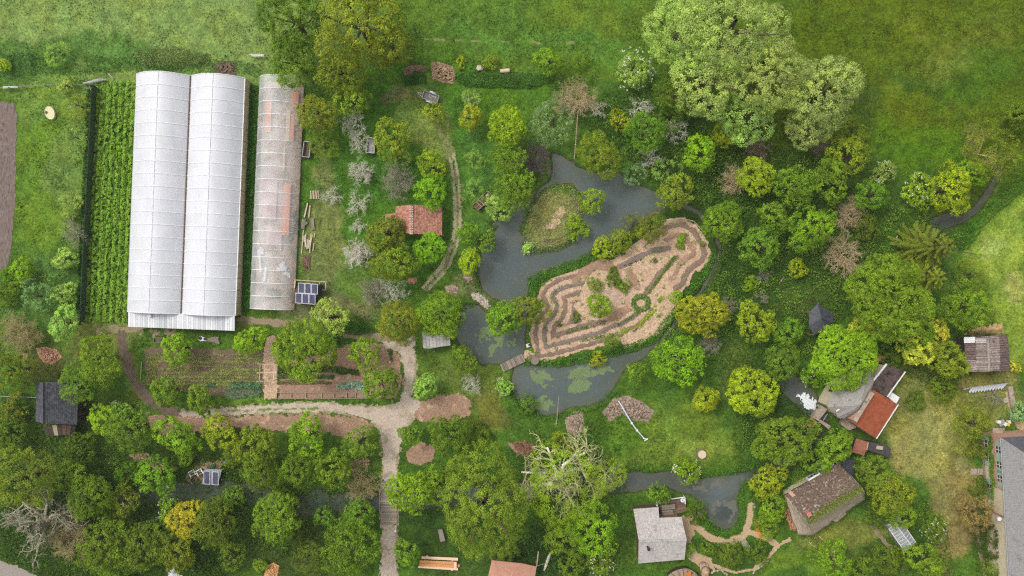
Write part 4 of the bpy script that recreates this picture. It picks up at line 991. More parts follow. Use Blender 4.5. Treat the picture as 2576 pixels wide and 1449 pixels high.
def rowp(name, line, w, col, dens, leaf, h, label, seed, tuft=0, aspect=.6): patch(name, A_(line=ci(*line), width=w/3), col, dens, leaf, h+0.12, label, seed, tuft=tuft, cat='plants', amp=.25, aspect=aspect)
rowp('hedge_strip', [(1030,760),(1120,630),(1225,490)], 24, (110,142,52), 200, .2, .3, 'straight narrow green strip on the garden island', 81)
rowp('lettuce_row', [(815,1060),(970,1000),(1060,900),(1130,800)], 36, (168,186,50), 150, .22, .15, 'curved double row of yellow green lettuces on the island', 82, .42, .9)
rowp('red_lettuce_row', [(820,1085),(900,1055),(975,1015)], 11, (104,62,70), 150, .2, .12, 'thin row of dark red lettuces beside the yellow green ones', 83, .4, .9)
rowp('herb_row', [(350,1085),(420,1055),(530,1020),(690,985)], 38, (104,128,72), 70, .2, .2, 'patchy herb row across the island\'s lower left', 84, .5)
rowp('vegetable_row', [(520,1120),(690,1085)], 30, (104,132,58), 120, .18, .2, 'short green row near the feathery bush on the island', 85)
rowp('vegetable_row', [(800,1000),(870,960),(950,905)], 32, (104,130,60), 120, .18, .2, 'green row inside the curved lettuce row on the island', 86)
rowp('lettuce_row', [(975,500),(1075,470)], 15, (168,184,60), 150, .2, .15, 'short row of yellow lettuces on the island\'s upper path', 87, .4, .9)
rowp('red_lettuce_row', [(825,560),(900,535),(970,505)], 26, (92,74,76), 70, .2, .12, 'rows of dark purple lettuces on the island\'s upper bed', 88, .45, .9)
rowp('vegetable_row', [(730,500),(790,470),(840,460)], 34, (80,116,52), 120, .2, .25, 'green patch under the island\'s upper shore bushes', 89)
rowp('herb_row', [(440,835),(520,815)], 20, (128,128,70), 80, .18, .2, 'thin olive row on the island\'s left', 90)
ring = [(970+55*math.cos(a*.5236), 835+50*math.sin(a*.5236)) for a in range(13)]
rowp('ring_of_plants', ring, 44, (96,138,56), 150, .2, .3, 'ring shaped green planting on the garden island', 91)
thicket('herb_clumps', [A_(MULCH)], (92,122,48), .42, seed=33, rmin=.12, rmax=.42, leaf=.14, lp=160)
# pond weed
WEED = surf('pond_weed', (92, 116, 78), (134, 150, 104), 5.0, (108, 128, 84), 1.0, 0.5, bump=0.4)
def weed(pts, label, holes=0.1, amp=1.1): sheet('pond_weed', A_(pts), WEED, 0.012+0.006*(len(label) % 9), res=0.12, amp=amp, nscale=1.3, base=WL, kind='stuff', label=label, cat='pond weed', holes=holes)
weed([(1205,830),(1240,822),(1270,845),(1255,880),(1235,895),(1210,870)], 'green weed mat in the middle pond', .06)
weed([(1190,835),(1215,820),(1240,840),(1215,855),(1195,850)], 'thin weed streak in the middle pond', .02)
weed([(1270,855),(1300,848),(1308,872),(1285,880)], 'small weed mat beside the plank footbridge', .06)
weed([(1320,925),(1365,930),(1400,955),(1380,975),(1340,960)], 'weed mat in the lower pond near the footbridge', .06)
weed([(1430,928),(1480,922),(1505,940),(1470,960),(1430,950)], 'pale weed mat in the middle of the lower pond', .0)
weed([(1345,1000),(1375,995),(1400,1020),(1380,1038),(1350,1030)], 'bright weed mat in the lower pond\'s corner', .1, .5)
weed([(1440,965),(1480,950),(1500,965),(1460,990),(1430,985)], 'loose weed flecks in the lower pond', .0)
weed([(1505,925),(1540,920),(1545,938),(1510,940)], 'small weed flecks by the lower pond\'s right bank', .0)
MURK = surf('silt_shallow', (92, 96, 90), (118, 116, 104), 1.5, bump=.1)
sheet('silt_bar', A_([(1782,1272),(1800,1258),(1850,1262),(1854,1300),(1830,1320),(1842,1285),(1815,1270),(1795,1285),(1798,1300)]), MURK, 0.008, res=.14, amp=.8, base=WL, kind='structure')
sheet('silt_bar', A_([(1740,1220),(1800,1212),(1870,1195),(1880,1205),(1820,1225),(1760,1235)]), MURK, 0.008, res=.14, amp=1.0, base=WL, kind='structure', holes=.05)

def flecks():
    rng = np.random.default_rng(21); n = 9000; lo, hi = bbox(WATERS['pond_water'], 0); x = rng.uniform(lo[0], hi[0], n); y = rng.uniform(lo[1], hi[1], n); w = water_field(x, y)
    k = (w > .1) & (fbm(x*.3, y*.3, 5, 3)+.06/(w+.2) > -.02); x, y = x[k], y[k]; n = len(x); pos = np.stack([x, y, np.full(n, WL+.012)], 1)
    q = leaf_quads(rng, pos, unit(np.array([[0, 0, 1.0]])+rng.normal(size=(n, 3))*.03), .1, .8); q[:, :, 2] = WL+.012
    tag(link('floating_debris', quads_mesh('floating_debris', q, rng.random(n)), LEAF, None, None, alb((150, 154, 134), 1.1)), kind='stuff')
flecks()
# ---- loose blades over all the grassland
def blades():
    rng = np.random.default_rng(77); n = 330000
    x = rng.uniform(-77, 77, n); y = rng.uniform(-44.5, 44.5, n); d = fbm(x*0.5, y*0.5, 71, 4)
    keep = (water_field(x, y) < -0.5) & (rng.random(n) < 0.55+1.2*d)
    for o in [q for q in bpy.data.objects if q.get('kind') == 'structure' and q.name.split('.')[0] in ('path', 'wood_chip_ground', 'soil_field', 'garden_path', 'sandy_path', 'lane', 'mulch', 'garden_soil', 'dirt_track', 'track_rut')]:
        co = np.empty(len(o.data.vertices)*3, np.float32); o.data.vertices.foreach_get('co', co); co = co.reshape(-1, 3)
        key = set(map(tuple, np.floor(co[:, :2]/0.3).astype(int))); cellx = np.floor(np.stack([x, y], 1)/0.3).astype(int)
        lo = co.min(0); hi = co.max(0); cand = np.where((x > lo[0]) & (x < hi[0]) & (y > lo[1]) & (y < hi[1]) & keep)[0]
        bad = [i for i in cand if (cellx[i, 0], cellx[i, 1]) in key]; keep[bad] = False
    x, y, d = x[keep], y[keep], d[keep]; n = len(x); z = gz(x, y)
    a = rng.uniform(0, 6.28, n); h = rng.uniform(.07, .18, n)*(1+np.clip(d*2, -.4, 1)); l = rng.uniform(.1, .26, n)
    px = np.stack([x, y, z], 1); dx = np.stack([np.cos(a), np.sin(a), np.zeros(n)], 1); ux = np.stack([-np.sin(a), np.cos(a), np.zeros(n)], 1)
    Q = np.stack([px-dx*l[:, None]*.5, px+dx*l[:, None]*.5, px+ux*(l*.55)[:, None]+np.array([0, 0, 1])*h[:, None]], 1)
    c = ground_colour(x, y)*rng.uniform(.6, 1.75, (n, 1))*np.stack([rng.uniform(.9, 1.15, n), np.ones(n), rng.uniform(.8, 1.1, n)], 1)
    me = np_mesh('grass', Q.reshape(-1, 3), np.arange(n*3).reshape(n, 3), col=np.clip(c, 0, .9)); tag(link('grass', me, BLADE), kind='stuff')
blades()
# ================================================================ BUILDINGS AND THINGS
def film_material(name, col, transp, transl=0.25):
    m, t, out = nodes(name); geo = N(t, 'ShaderNodeNewGeometry')
    f = noise(t, geo.outputs['Position'], 0.35, 5, 0.65); f2 = noise(t, stretch(t, geo.outputs['Position'], (6, .15, 1)), 1.0, 4, .6)
    c = ramp(t, f, [(.3, alb(tuple(v*.95 for v in col))), (.7, alb(tuple(min(255, v*1.03) for v in col)))])
    c = mixc(t, .25, c, ramp(t, f2, [(.35, alb((226, 228, 244))), (.65, alb((250, 248, 246)))]))
    f4 = noise(t, stretch(t, geo.outputs['Position'], (1.2, .25, 1)), .6, 6, .7); c = mixc(t, ramp(t, f4, [(.5, (0, 0, 0)), (.72, (.5,)*3)]), c, alb((208, 212, 204)))
    d = N(t, 'ShaderNodeBsdfPrincipled'); d.inputs['Roughness'].default_value = .45; t.links.new(c, d.inputs['Base Color'])
    tl = N(t, 'ShaderNodeBsdfTranslucent'); t.links.new(c, tl.inputs[0]); a = N(t, 'ShaderNodeMixShader'); a.inputs[0].default_value = transl
    t.links.new(d.outputs[0], a.inputs[1]); t.links.new(tl.outputs[0], a.inputs[2])
    if transp is None: t.links.new(a.outputs[0], out.inputs[0]); return m
    tp = N(t, 'ShaderNodeBsdfTransparent'); b = N(t, 'ShaderNodeMixShader')
    n3 = noise(t, geo.outputs['Position'], .5, 4, .6); mr = ramp(t, n3, [(.3, (max(0, transp-.12),)*3), (.7, (transp+.12,)*3)]); t.links.new(mr, b.inputs[0])
    t.links.new(a.outputs[0], b.inputs[1]); t.links.new(tp.outputs[0], b.inputs[2]); t.links.new(b.outputs[0], out.inputs[0]); return m
FILM = film_material('greenhouse_film', (230, 231, 236), None, .12); CLEAR = film_material('clear_tunnel_film', (252, 252, 252), .54, .18)
STEELW = surf('white_painted_tube', (236, 236, 238), (250, 250, 250), 3, bump=0, rough=.5)
BEIGEF = surf('side_vent_film', (172, 158, 122), (198, 184, 150), 1.5, bump=.1)
GALV = surf('galvanised_steel', (150, 152, 156), (186, 188, 192), 4, rough=.45, metal=.3, bump=.05)
DARKW = surf('dark_timber', (62, 54, 48), (98, 86, 76), 3, st=(1, 5, 1), tint=True)
GREYW = surf('weathered_timber', (132, 120, 108), (176, 164, 150), 3, st=(6, 1, 1), tint=True)
PALEW = surf('pale_timber', (196, 178, 150), (226, 208, 180), 3, st=(5, 1, 1), tint=True)
FRESH = surf('fresh_timber', (232, 196, 160), (250, 220, 190), 3, st=(1, 6, 1))
ORANGEW = surf('oiled_timber', (206, 138, 84), (226, 164, 108), 2.5, st=(1, 7, 1))
BROWNW = surf('brown_timber', (104, 82, 66), (146, 118, 98), 3, st=(5, 1, 1), tint=True)
WHITEP = surf('white_paint', (226, 226, 226), (246, 246, 246), 2, bump=0, rough=.5)
STONE = surf('pale_stone', (172, 158, 142), (216, 204, 188), 4, tint=True, bump=.5)
BROWNST = surf('brown_stone', (140, 118, 104), (188, 164, 148), 4, tint=True, bump=.5)
TILE = surf('clay_tile', (166, 112, 92), (210, 156, 132), 5, (140, 102, 90), 1.5, .58, tint=True, bump=.3)
MORTAR = surf('lime_mortar', (206, 190, 178), (236, 224, 214), 6, bump=.3)
SLATE = surf('dark_slate', (68, 70, 78), (98, 100, 108), 3, (140, 136, 128), 3.5, .63, tint=True, bump=.3)
SHING = surf('silver_shingle', (176, 170, 166), (216, 212, 208), 6, (158, 150, 144), 1.2, .55, tint=True, bump=.5, tr_=(.84, 1.1))
THATCH = surf('grey_thatch', (128, 124, 120), (190, 184, 176), 7, (112, 106, 102), 1.0, .55, bump=.9, contrast=.25)
MOSSTH = surf('mossy_thatch', (66, 50, 40), (136, 116, 100), 4.0, (206, 196, 184), 2.6, .56, bump=1.0)
PALETH = surf('pale_thatch', (146, 130, 112), (190, 174, 154), 5, (124, 108, 92), 1.0, .56, bump=.8)
RUST = surf('rusty_sheet', (152, 78, 50), (190, 104, 70), 1.4, (206, 128, 90), 1.8, .62, bump=.15)
DARKROOF = surf('mossy_dark_roof', (50, 38, 36), (120, 104, 96), 6, (44, 32, 32), .8, .5, bump=.8, contrast=.25)
SHEETG = surf('fibre_cement', (118, 104, 100), (190, 176, 168), 3.5, (84, 66, 64), .9, .55, bump=.4, tint=True)
LIME = surf('cream_render', (214, 196, 164), (236, 222, 194), 1.5, bump=.2)
PINKB = surf('pink_brick', (196, 144, 124), (222, 176, 154), 6, (214, 190, 168), 1.5, .55, bump=.3)
GSHUT = surf('green_shutter', (148, 186, 164), (172, 206, 184), 3, bump=0)
WDARK = surf('window_glass', (50, 46, 48), (88, 76, 76), 2, bump=0, rough=.15, spec=.6)
BLACK = surf('black_plastic', (34, 34, 36), (52, 52, 56), 3, rough=.5, bump=0)
CONC = surf('old_concrete', (150, 134, 116), (192, 176, 156), 3, (112, 104, 80), 1.4, .55, bump=.4)
TARP = surf('pink_awning', (186, 134, 112), (206, 154, 130), 1.2, bump=.1)
CLOTH = surf('white_cloth', (228, 230, 240), (250, 250, 255), 2, bump=.2)
def solar_material():
    m, t, out = nodes('solar_cells'); tc = N(t, 'ShaderNodeTexCoord')
    b = N(t, 'ShaderNodeTexBrick', offset=0.0, squash=1.0); t.links.new(tc.outputs['Object'], b.inputs['Vector'])
    for k, v in (('Color1', alb((58, 62, 92))), ('Color2', alb((70, 72, 104))), ('Mortar', alb((150, 150, 176)))): b.inputs[k].default_value = rgba(v)
    b.inputs['Scale'].default_value = 1.0; b.inputs['Mortar Size'].default_value = .008; b.inputs['Brick Width'].default_value = .166; b.inputs['Row Height'].default_value = .166
    d = N(t, 'ShaderNodeBsdfPrincipled'); d.inputs['Roughness'].default_value = .15; t.links.new(b.outputs[0], d.inputs['Base Color']); t.links.new(d.outputs[0], out.inputs[0]); return m
SOLAR = solar_material()
def glass_material():
    m, t, out = nodes('pane_glass'); a = N(t, 'ShaderNodeBsdfTransparent'); g = N(t, 'ShaderNodeBsdfPrincipled'); g.inputs['Base Color'].default_value = rgba(alb((214, 216, 220))); g.inputs['Roughness'].default_value = .2
    mx = N(t, 'ShaderNodeMixShader'); mx.inputs[0].default_value = .42; t.links.new(a.outputs[0], mx.inputs[1]); t.links.new(g.outputs[0], mx.inputs[2]); t.links.new(mx.outputs[0], out.inputs[0]); return m
GLASS = glass_material()
def P3(*pts): return [P(x, y, z) for x, y, z in pts]
def gnd(x, y, dz=0.0):
    p = P(x, y); p.z = float(gz(p.x, p.y))+dz; return p
def thing(name, x, y, label, cat, group=None, z=None):
    return empty(name, gnd(x, y) if z is None else P(x, y, z), label, cat, group)
def walls(parent, pts, mat, inset=0.25, name='wall', base=-0.1, drop=0.12):
    """prism below a roof outline; pts = (x,y,z) of the roof edge"""
    q = P3(*pts); c = sum((Vector((p.x, p.y, 0)) for p in q), Vector())/len(q); vs = []
    for p in q:
        d = Vector((p.x, p.y, 0))-c; k = max(0.2, (d.length-inset)/max(d.length, .01)); vs.append((c.x+d.x*k, c.y+d.y*k, p.z-drop))
    n = len(vs); mb = MB(); mb.add([(x, y, base) for x, y, z in vs]+vs, [(i, (i+1) % n, (i+1) % n+n, i+n) for i in range(n)]); return mb.build(name, mat, parent)

# ---------------- twin greenhouse
def arch_bay(w, rise, L, sag, n=14, half=False):
    V = []; k = 4
    for j in range(k+1):
        y = L*j/k; s = 1-sag*math.sin(math.pi*j/k)
        for i in range(n+1):
            a = math.pi*i/n
            if half: x = -w/2*math.cos(a)*(1+sag*1.0*math.sin(math.pi*j/k)); z = rise*math.sin(a)**0.85*s
            else: x = -w/2+w*i/n; z = rise*(1-(2*x/w)**2)*s
            V.append((x, y, z))
    F = [(j*(n+1)+i, j*(n+1)+i+1, (j+1)*(n+1)+i+1, (j+1)*(n+1)+i) for j in range(k) for i in range(n)]
    return np_mesh('film_panel', V, F, smooth=True)
def hoop_mesh(w, rise, r, half=False, n=18):
    mb = MB(); pts = []
    for i in range(n+1):
        a = math.pi*i/n
        if half: pts.append((-w/2*math.cos(a)*1.005, 0, rise*math.sin(a)**0.85+.02))
        else:
            x = -w/2+w*i/n; pts.append((x, 0, rise*(1-(2*x/w)**2)+.02))
    mb.tube(pts, r, 5); me = bpy.data.meshes.new('hoop'); me.from_pydata(mb.v, [], mb.f); return me
M0 = P(456, 789, 2.3); M1 = P(480, 191, 2.3); ax = (M1-M0); LEN = ax.length; ang = math.atan2(ax.y, ax.x)-math.pi/2
GH = empty('greenhouse', (M0.x, M0.y, 0), 'large white twin-span plastic greenhouse left of the narrow tunnel', 'greenhouse', rz=ang)
SPAN = 7.75; NB = 19; BL = LEN/NB; bay = arch_bay(SPAN, 1.9, BL, .007); hoop = hoop_mesh(SPAN, 1.9, .065)
bay.materials.append(FILM); hoop.materials.append(STEELW)
def child(name, me, parent, loc, mat=None):
    o = link(name, me, mat, parent, loc); return o
for s in (-1, 1):
    for i in range(NB): child('film_panel', bay, GH, (s*SPAN/2, i*BL, 2.3))
    for i in range(NB+1): child('hoop', hoop, GH, (s*SPAN/2, i*BL, 2.3))
    mb = MB(); mb.tube([(s*SPAN/2, 0, 4.23), (s*SPAN/2, LEN, 4.23)], .035, 5); me = bpy.data.meshes.new('ridge_purlin'); me.from_pydata(mb.v, [], mb.f); child('ridge_purlin', me, GH, (0, 0, 0), STEELW)
    for yy in (0, LEN):
        n = 14; vs = [(s*SPAN/2-SPAN/2+SPAN*i/n, yy, 2.3+1.88*(1-(2*i/n-1)**2)) for i in range(n+1)]+[(s*SPAN/2+SPAN/2, yy, 0), (s*SPAN/2-SPAN/2, yy, 0)]
        me = bpy.data.meshes.new('end_wall'); me.from_pydata(vs, [], [tuple(range(len(vs)))]); child('end_wall', me, GH, (0, 0.02 if yy else -0.02, 0), FILM)
def gbox(name, c, size, mat, parent, tint=None):
    mb = MB(); mb.box(c, size); me = bpy.data.meshes.new(name); me.from_pydata(mb.v, [], mb.f); a = me.attributes.new('tint', 'FLOAT', 'FACE'); a.data.foreach_set('value', np.array(mb.t, np.float32)); return child(name, me, parent, (0, 0, 0), mat)
gbox('gutter', (0, LEN/2, 2.38), (.15, LEN, .2), BROWNW, GH)
gbox('eave_rail', (SPAN+.02, LEN/2, 2.28), (.1, LEN, .12), STEELW, GH); gbox('eave_rail', (-SPAN-.02, LEN/2, 2.28), (.1, LEN, .12), GALV, GH)
for i in range(NB):
    gbox('side_curtain', (SPAN+.1, (i+.5)*BL, 1.1), (.06, BL*.97, 2.2), BEIGEF, GH); gbox('side_curtain', (-SPAN-.1, (i+.5)*BL, 1.1), (.06, BL*.97, 2.2), BEIGEF, GH)
PORCH = [surf('porch_sheet_%d' % k, c, tuple(min(255, v+14) for v in c), 1.2, (196, 198, 206), .9, .6, bump=.1, rough=.45) for k, c in enumerate([(222, 222, 226), (208, 210, 214), (232, 232, 236)])]
inv = parent_matrix(GH).inverted(); npn = 11
for i in range(npn):
    def pt(u, v): return P(322+u*268, 785+u*8+v*(37+u*2), 2.5-.35*v)
    mb = MB(); u0, u1 = i/npn, (i+1)/npn; k = 4
    for q in range(k):
        a, b = u0+(u1-u0)*q/k, u0+(u1-u0)*(q+1)/k; h = (.0, .07, .03, .09, .0)
        e = .0015
        va = [pt(a+e, 0), pt(b, 0), pt(b, 1), pt(a+e, 1)]
        for p, hh in zip(va, (h[q], h[q+1], h[q+1], h[q])): p.z += hh
        mb.add([inv@p for p in va], [(0, 3, 2, 1)])
    me = bpy.data.meshes.new('porch_sheet'); me.from_pydata(mb.v, [], mb.f); child('porch_sheet', me, GH, (0, 0, 0), PORCH[random.randrange(3)])
mb = MB(); p = inv@P(377, 794, 2.7); mb.tube([p, p+Vector((0, 0, .25))], .28, 12); me = bpy.data.meshes.new('vent_cap'); me.from_pydata(mb.v, [], mb.f); child('vent_cap', me, GH, (0, 0, 0), WHITEP)
# ---------------- clear tunnel
R0 = P(740, 779); R1 = P(765, 204); ax = R1-R0; L2 = ax.length; a2 = math.atan2(ax.y, ax.x)-math.pi/2; wv = Vector((math.cos(a2), math.sin(a2), 0))
TW = 6.3; c0 = R0-wv*TW/2
TN = empty('tunnel', (c0.x, c0.y, 0), 'narrow clear plastic tunnel right of the twin greenhouse, contents showing through', 'greenhouse', rz=a2)
NB2 = 18; B2 = L2/NB2; bay2 = arch_bay(TW, 3.1, B2, .03, 18, True); hoop2 = hoop_mesh(TW, 3.1, .05, True); bay2.materials.append(CLEAR); hoop2.materials.append(STEELW)
for i in range(NB2): child('film_panel', bay2, TN, (0, i*B2, 0))
for i in range(NB2+1): child('hoop', hoop2, TN, (0, i*B2, 0))
gbox('ground_board', (TW/2+.06, L2/2, .12), (.08, L2, .24), GREYW, TN); gbox('ground_board', (-TW/2-.06, L2/2, .12), (.08, L2, .24), GREYW, TN)
SALM = surf('salmon_board', (236, 140, 92), (250, 174, 130), 2, st=(6, .6, 1)); DKSOIL = surf('tunnel_floor', (190, 158, 138), (212, 182, 164), 1.0, (160, 156, 132), .4, .5)
def inner(name, x, y, w, h, z, mat, label, cat, rz=0, wh=.08):
    p = P(x, y); o = empty(name, (p.x, p.y, 0), label, cat, rz=a2+rz); mb = MB(); mb.box((p.x, p.y, z+.1), (w*U, h*U, wh), a2+rz); mb.build('board', mat, o); return o
sheet('tunnel_floor', [A_([(664,206),(766,206),(741,778),(640,778)])], DKSOIL, .03, amp=.1)
inner('timber_board', 744, 252, 17, 40, .3, SALM, 'short salmon board at the top end inside the clear tunnel', 'board')
inner('timber_board', 676, 295, 15, 78, .3, SALM, 'salmon board on the left inside the clear tunnel\'s upper part', 'board')
inner('timber_board', 726, 318, 10, 78, .3, FRESH, 'pale long board in the clear tunnel\'s upper part', 'board')
inner('timber_board', 737, 322, 9, 66, .3, SALM, 'salmon long board beside the pale one in the clear tunnel', 'board')
inner('timber_board', 716, 400, 4, 60, .3, FRESH, 'thin white batten in the clear tunnel\'s middle', 'board')
inner('timber_board', 722, 528, 17, 130, .35, SALM, 'longest salmon board, in the clear tunnel\'s lower half', 'board')
inner('floor_sheet', 680, 505, 34, 100, .2, surf('pink_sheet', (196, 158, 150), (214, 180, 170), 1), 'wide pinkish sheet on the clear tunnel\'s floor', 'sheet')
inner('floor_sheet', 690, 600, 40, 60, .2, surf('pink_sheet', (196, 158, 150), (214, 180, 170), 1), 'lower pinkish sheet on the clear tunnel\'s floor', 'sheet')
inner('floor_sheet', 745, 300, 16, 30, .2, surf('straw_sheet', (190, 166, 120), (210, 188, 142), 1), 'straw coloured patch at the clear tunnel\'s right side', 'sheet')
inner('timber_board', 656, 660, 5, 50, .3, WHITEP, 'white batten at the clear tunnel\'s lower left', 'board', .12); inner('timber_board', 668, 690, 6, 34, .3, WHITEP, 'short white batten beside the lower left one in the tunnel', 'board', -.1)
for (x, y, r, l) in ((712, 672, 17, 'white fleece heap in the clear tunnel, larger'), (722, 690, 11, 'white fleece heap in the clear tunnel, lower'), (657, 632, 13, 'white fleece heap by the clear tunnel\'s left side')):
    p = P(x, y); o = empty('fleece_heap', (p.x, p.y, 0), l, 'cloth'); mb = MB()
    for _ in range(9): mb.rock((p.x+random.gauss(0, r*U*.3), p.y+random.gauss(0, r*U*.3), .2), r*U*.45, .5)
    mb.build('fold', CLOTH, o)
for i, (x, y, w, h) in enumerate(((690, 620, 40, 22), (720, 600, 30, 30), (700, 240, 30, 40), (745, 560, 16, 60), (690, 740, 40, 24))):
    patch('tunnel_plants', A_([(x-w/2, y-h/2), (x+w/2, y-h/2), (x+w/2, y+h/2), (x-w/2, y+h/2)]), (96, 122, 84), 60, .22, .5, None, 130+i)
# ---------------- solar panels
def panel(parent, q, frame=.06):
    """q = four world corners: upper left, upper right, lower right, lower left"""
    a, b, c, d = [Vector(v) for v in q]; n = (b-a).cross(d-a).normalized(); n = -n if n.z < 0 else n
    o = empty('solar_panel', (0, 0, 0)); o.parent = parent; inv = parent_matrix(parent).inverted()
    X = (b-a).normalized(); Y = n.cross(X); M = Matrix((X, Y, n)).transposed().to_4x4(); M.translation = (a+b+c+d)/4
    o.matrix_local = inv@M; w = ((b-a).length+(c-d).length)/2-.02; h = ((d-a).length+(c-b).length)/2-.02
    o.location = (inv@M).translation; o.rotation_mode = 'XYZ'; o.rotation_euler = (inv@M).to_euler()
    mb = MB(); mb.box((0, 0, .0), (w-2*frame, h-2*frame, .03)); me = bpy.data.meshes.new('cells'); me.from_pydata(mb.v, [], mb.f); child('cells', me, o, (0, 0, 0), SOLAR)
    mb = MB()
    for s in (-1, 1): mb.box((0, s*(h/2-frame/2), .01), (w, frame, .06)); mb.box((s*(w/2-frame/2), 0, .012), (frame, h-2*frame, .055))
    me = bpy.data.meshes.new('frame'); me.from_pydata(mb.v, [], mb.f); child('frame', me, o, (0, 0, 0), WHITEP)
z5 = zz(721, 480.7, .2013)
def quadgrid(parent, TL, TR, BR, BL_, nx, ny, gap=.015):
    TL, TR, BR, BL_ = map(Vector, (TL, TR, BR, BL_))
    def at(u, v): return (TL*(1-u)+TR*u)*(1-v)+(BL_*(1-u)+BR*u)*v
    for i in range(nx):
        for j in range(ny): panel(parent, [at((i+gap)/nx, (j+gap)/ny), at((i+1-gap)/nx, (j+gap)/ny), at((i+1-gap)/nx, (j+1-gap)/ny), at((i+gap)/nx, (j+1-gap)/ny)])
SS = thing('solar_shed', 772, 742, 'small dark timber shed with six solar panels on its roof beside the clear tunnel', 'shed')
rf = [(*z5(160, 1145), 2.9), (*z5(405, 1162), 2.9), (*z5(345, 1418), 2.1), (*z5(92, 1398), 2.1)]
MB().slab(P3(*[(x, y, z-.14) for x, y, z in rf]), .08).build('roof', RUST, SS)
walls(SS, [(x, y, z-.2) for x, y, z in rf], DARKW, .1)
quadgrid(SS, *P3(*rf), 3, 2)
b_ = [(*z5(60, 1395), 1.9), (*z5(130, 1190), 2.4), (*z5(158, 1192), 2.5), (*z5(90, 1400), 2.0)]; MB().slab(P3(*b_), .06).build('lean_to_roof', DARKW, SS)
b_ = [(*z5(408, 1200), 1.7), (*z5(440, 1215), 1.6), (*z5(430, 1390), 1.5), (*z5(352, 1410), 1.6)]; MB().slab(P3(*b_), .06).build('lean_to_roof', BLACK, SS)
RA = thing('rail_frame', 775, 710, 'pale pole railing above the solar shed', 'railing')
def poles(parent, segs, w, mat, zf, name='rail', z0=1.1, z1=1.1):
    for a, b in segs: MB().bar(P(*zf(*a), z0), P(*zf(*b), z1), w).build(name, mat, parent)
poles(RA, [((92, 1110), (505, 1136)), ((108, 1112), (95, 1212)), ((412, 1134), (405, 1236)), ((490, 1134), (486, 1238)), ((402, 1232), (492, 1236))], .14, PALEW, z5)
for x, y in ((98, 1112), (500, 1136), (408, 1234), (488, 1236)):
    p = P(*z5(x, y), 1.1); MB().bar((p.x, p.y, -.1), p, .12).build('post', PALEW, RA)
# ---------------- tiled shelter
zr = zz(927, 463.5, .13333)
TS = thing('tiled_shelter', 1040, 552, 'open shelter with a red clay tile gable roof and white mortared ridge', 'shelter')
zR, zE, zL = 4.4, 2.5, 3.0
RT = [P(*zr(805, 385), zR), P(*zr(805, 935), zR)]; ET = [P(*zr(1382, 437), zE), P(*zr(1382, 962), zE)]
LT = [P(*zr(512, 418), zL), P(*zr(512, 895), zL)]; CT = [P(*zr(318, 565), 2.45), P(*zr(318, 880), 2.45)]; CM = [P(*zr(512, 545), zL), P(*zr(512, 895), zL)]
mb = MB(); mb.slab([RT[0], ET[0], ET[1], RT[1]], .1); mb.slab([RT[0], RT[1], LT[1], LT[0]], .1); mb.slab([CM[0], CM[1], CT[1], CT[0]], .1); mb.build('roof_deck', BROWNW, TS)
mb = MB(); tiles(mb, ET[1], ET[0], RT[0], RT[1], .24, .23); tiles(mb, LT[0], LT[1], RT[1], RT[0], .24, .23); tiles(mb, CT[0], CT[1], CM[1], CM[0], .24, .23)
o = mb.build('clay_tiles', TILE, TS); o['kind'] = 'stuff'
for i in range(17):
    a = RT[0].lerp(RT[1], (i+.08)/17); b = RT[0].lerp(RT[1], (i+.92)/17); up = Vector((0, 0, .06))
    MB().tube([a+up, b+up], .17, 7).build('ridge_tile', TILE if i % 1 else TILE, TS)
    m_ = RT[0].lerp(RT[1], (i+1)/17); MB().box(m_+Vector((0, 0, .1)), (.5, .1, .16), 0).build('mortar_joint', MORTAR, TS)
for q in (ET[0], ET[1], LT[0], CT[0], CT[1]):
    MB().box((q.x*.985, q.y, q.z/2-.1), (.18, .18, q.z-.1)).build('post', BROWNW, TS)
# ---------------- car trailer, bins, cart
zt = zz(1012.9, 137.3, .16658)
def box_open(root, corners, z0, z1, wallm, floorm, th=.06, wname='side_panel'):
    q = [P(*c, z1) for c in corners]; f = [Vector((p.x, p.y, z0)) for p in q]; MB().slab([v+Vector((0, 0, .06)) for v in f], .06).build('floor', floorm, root)
    for i in range(4):
        a, b = q[i], q[(i+1) % 4]; m = (a+b)/2; MB().box((m.x, m.y, (z0+z1)/2), ((b-a).length, th, z1-z0), math.atan2(b.y-a.y, b.x-a.x)).build(wname, wallm, root)
TR = thing('car_trailer', 1082, 246, 'small silver car trailer with mudguards parked on the grass near the upper hedge', 'trailer')
cr = [zt(325, 542), zt(548, 622), zt(510, 742), zt(288, 652)]
box_open(TR, cr, .55, .95, GALV, surf('trailer_floor', (130, 118, 116), (156, 142, 138), 3))
tip = P(*zt(222, 572), .6); 
for c in ((300, 590), (290, 640)): MB().bar(tip, P(*zt(*c), .6), .08).build('drawbar', GALV, TR)
MB().rock(tip, .1).build('coupling', GALV, TR)
for (x, y) in ((450, 578), (398, 712)):
    p = P(*zt(x, y), .55); rz = -.35; M_ = Matrix.Rotation(rz, 3, 'Z')
    MB().tube([p+M_@Vector((0, -.1, -.2)), p+M_@Vector((0, .1, -.2))], .3, 14).build('wheel', BLACK, TR)
    mb = MB()
    for k in range(5):
        a0 = math.pi*k/5+.0; a1 = math.pi*(k+1)/5; mb.add([p+M_@Vector((-.55*math.cos(t), s*.14, -.2+.45*math.sin(t))) for t in (a0, a1) for s in (-1, 1)], [(0, 1, 3, 2)])
    mb.build('mudguard', WHITEP, TR)
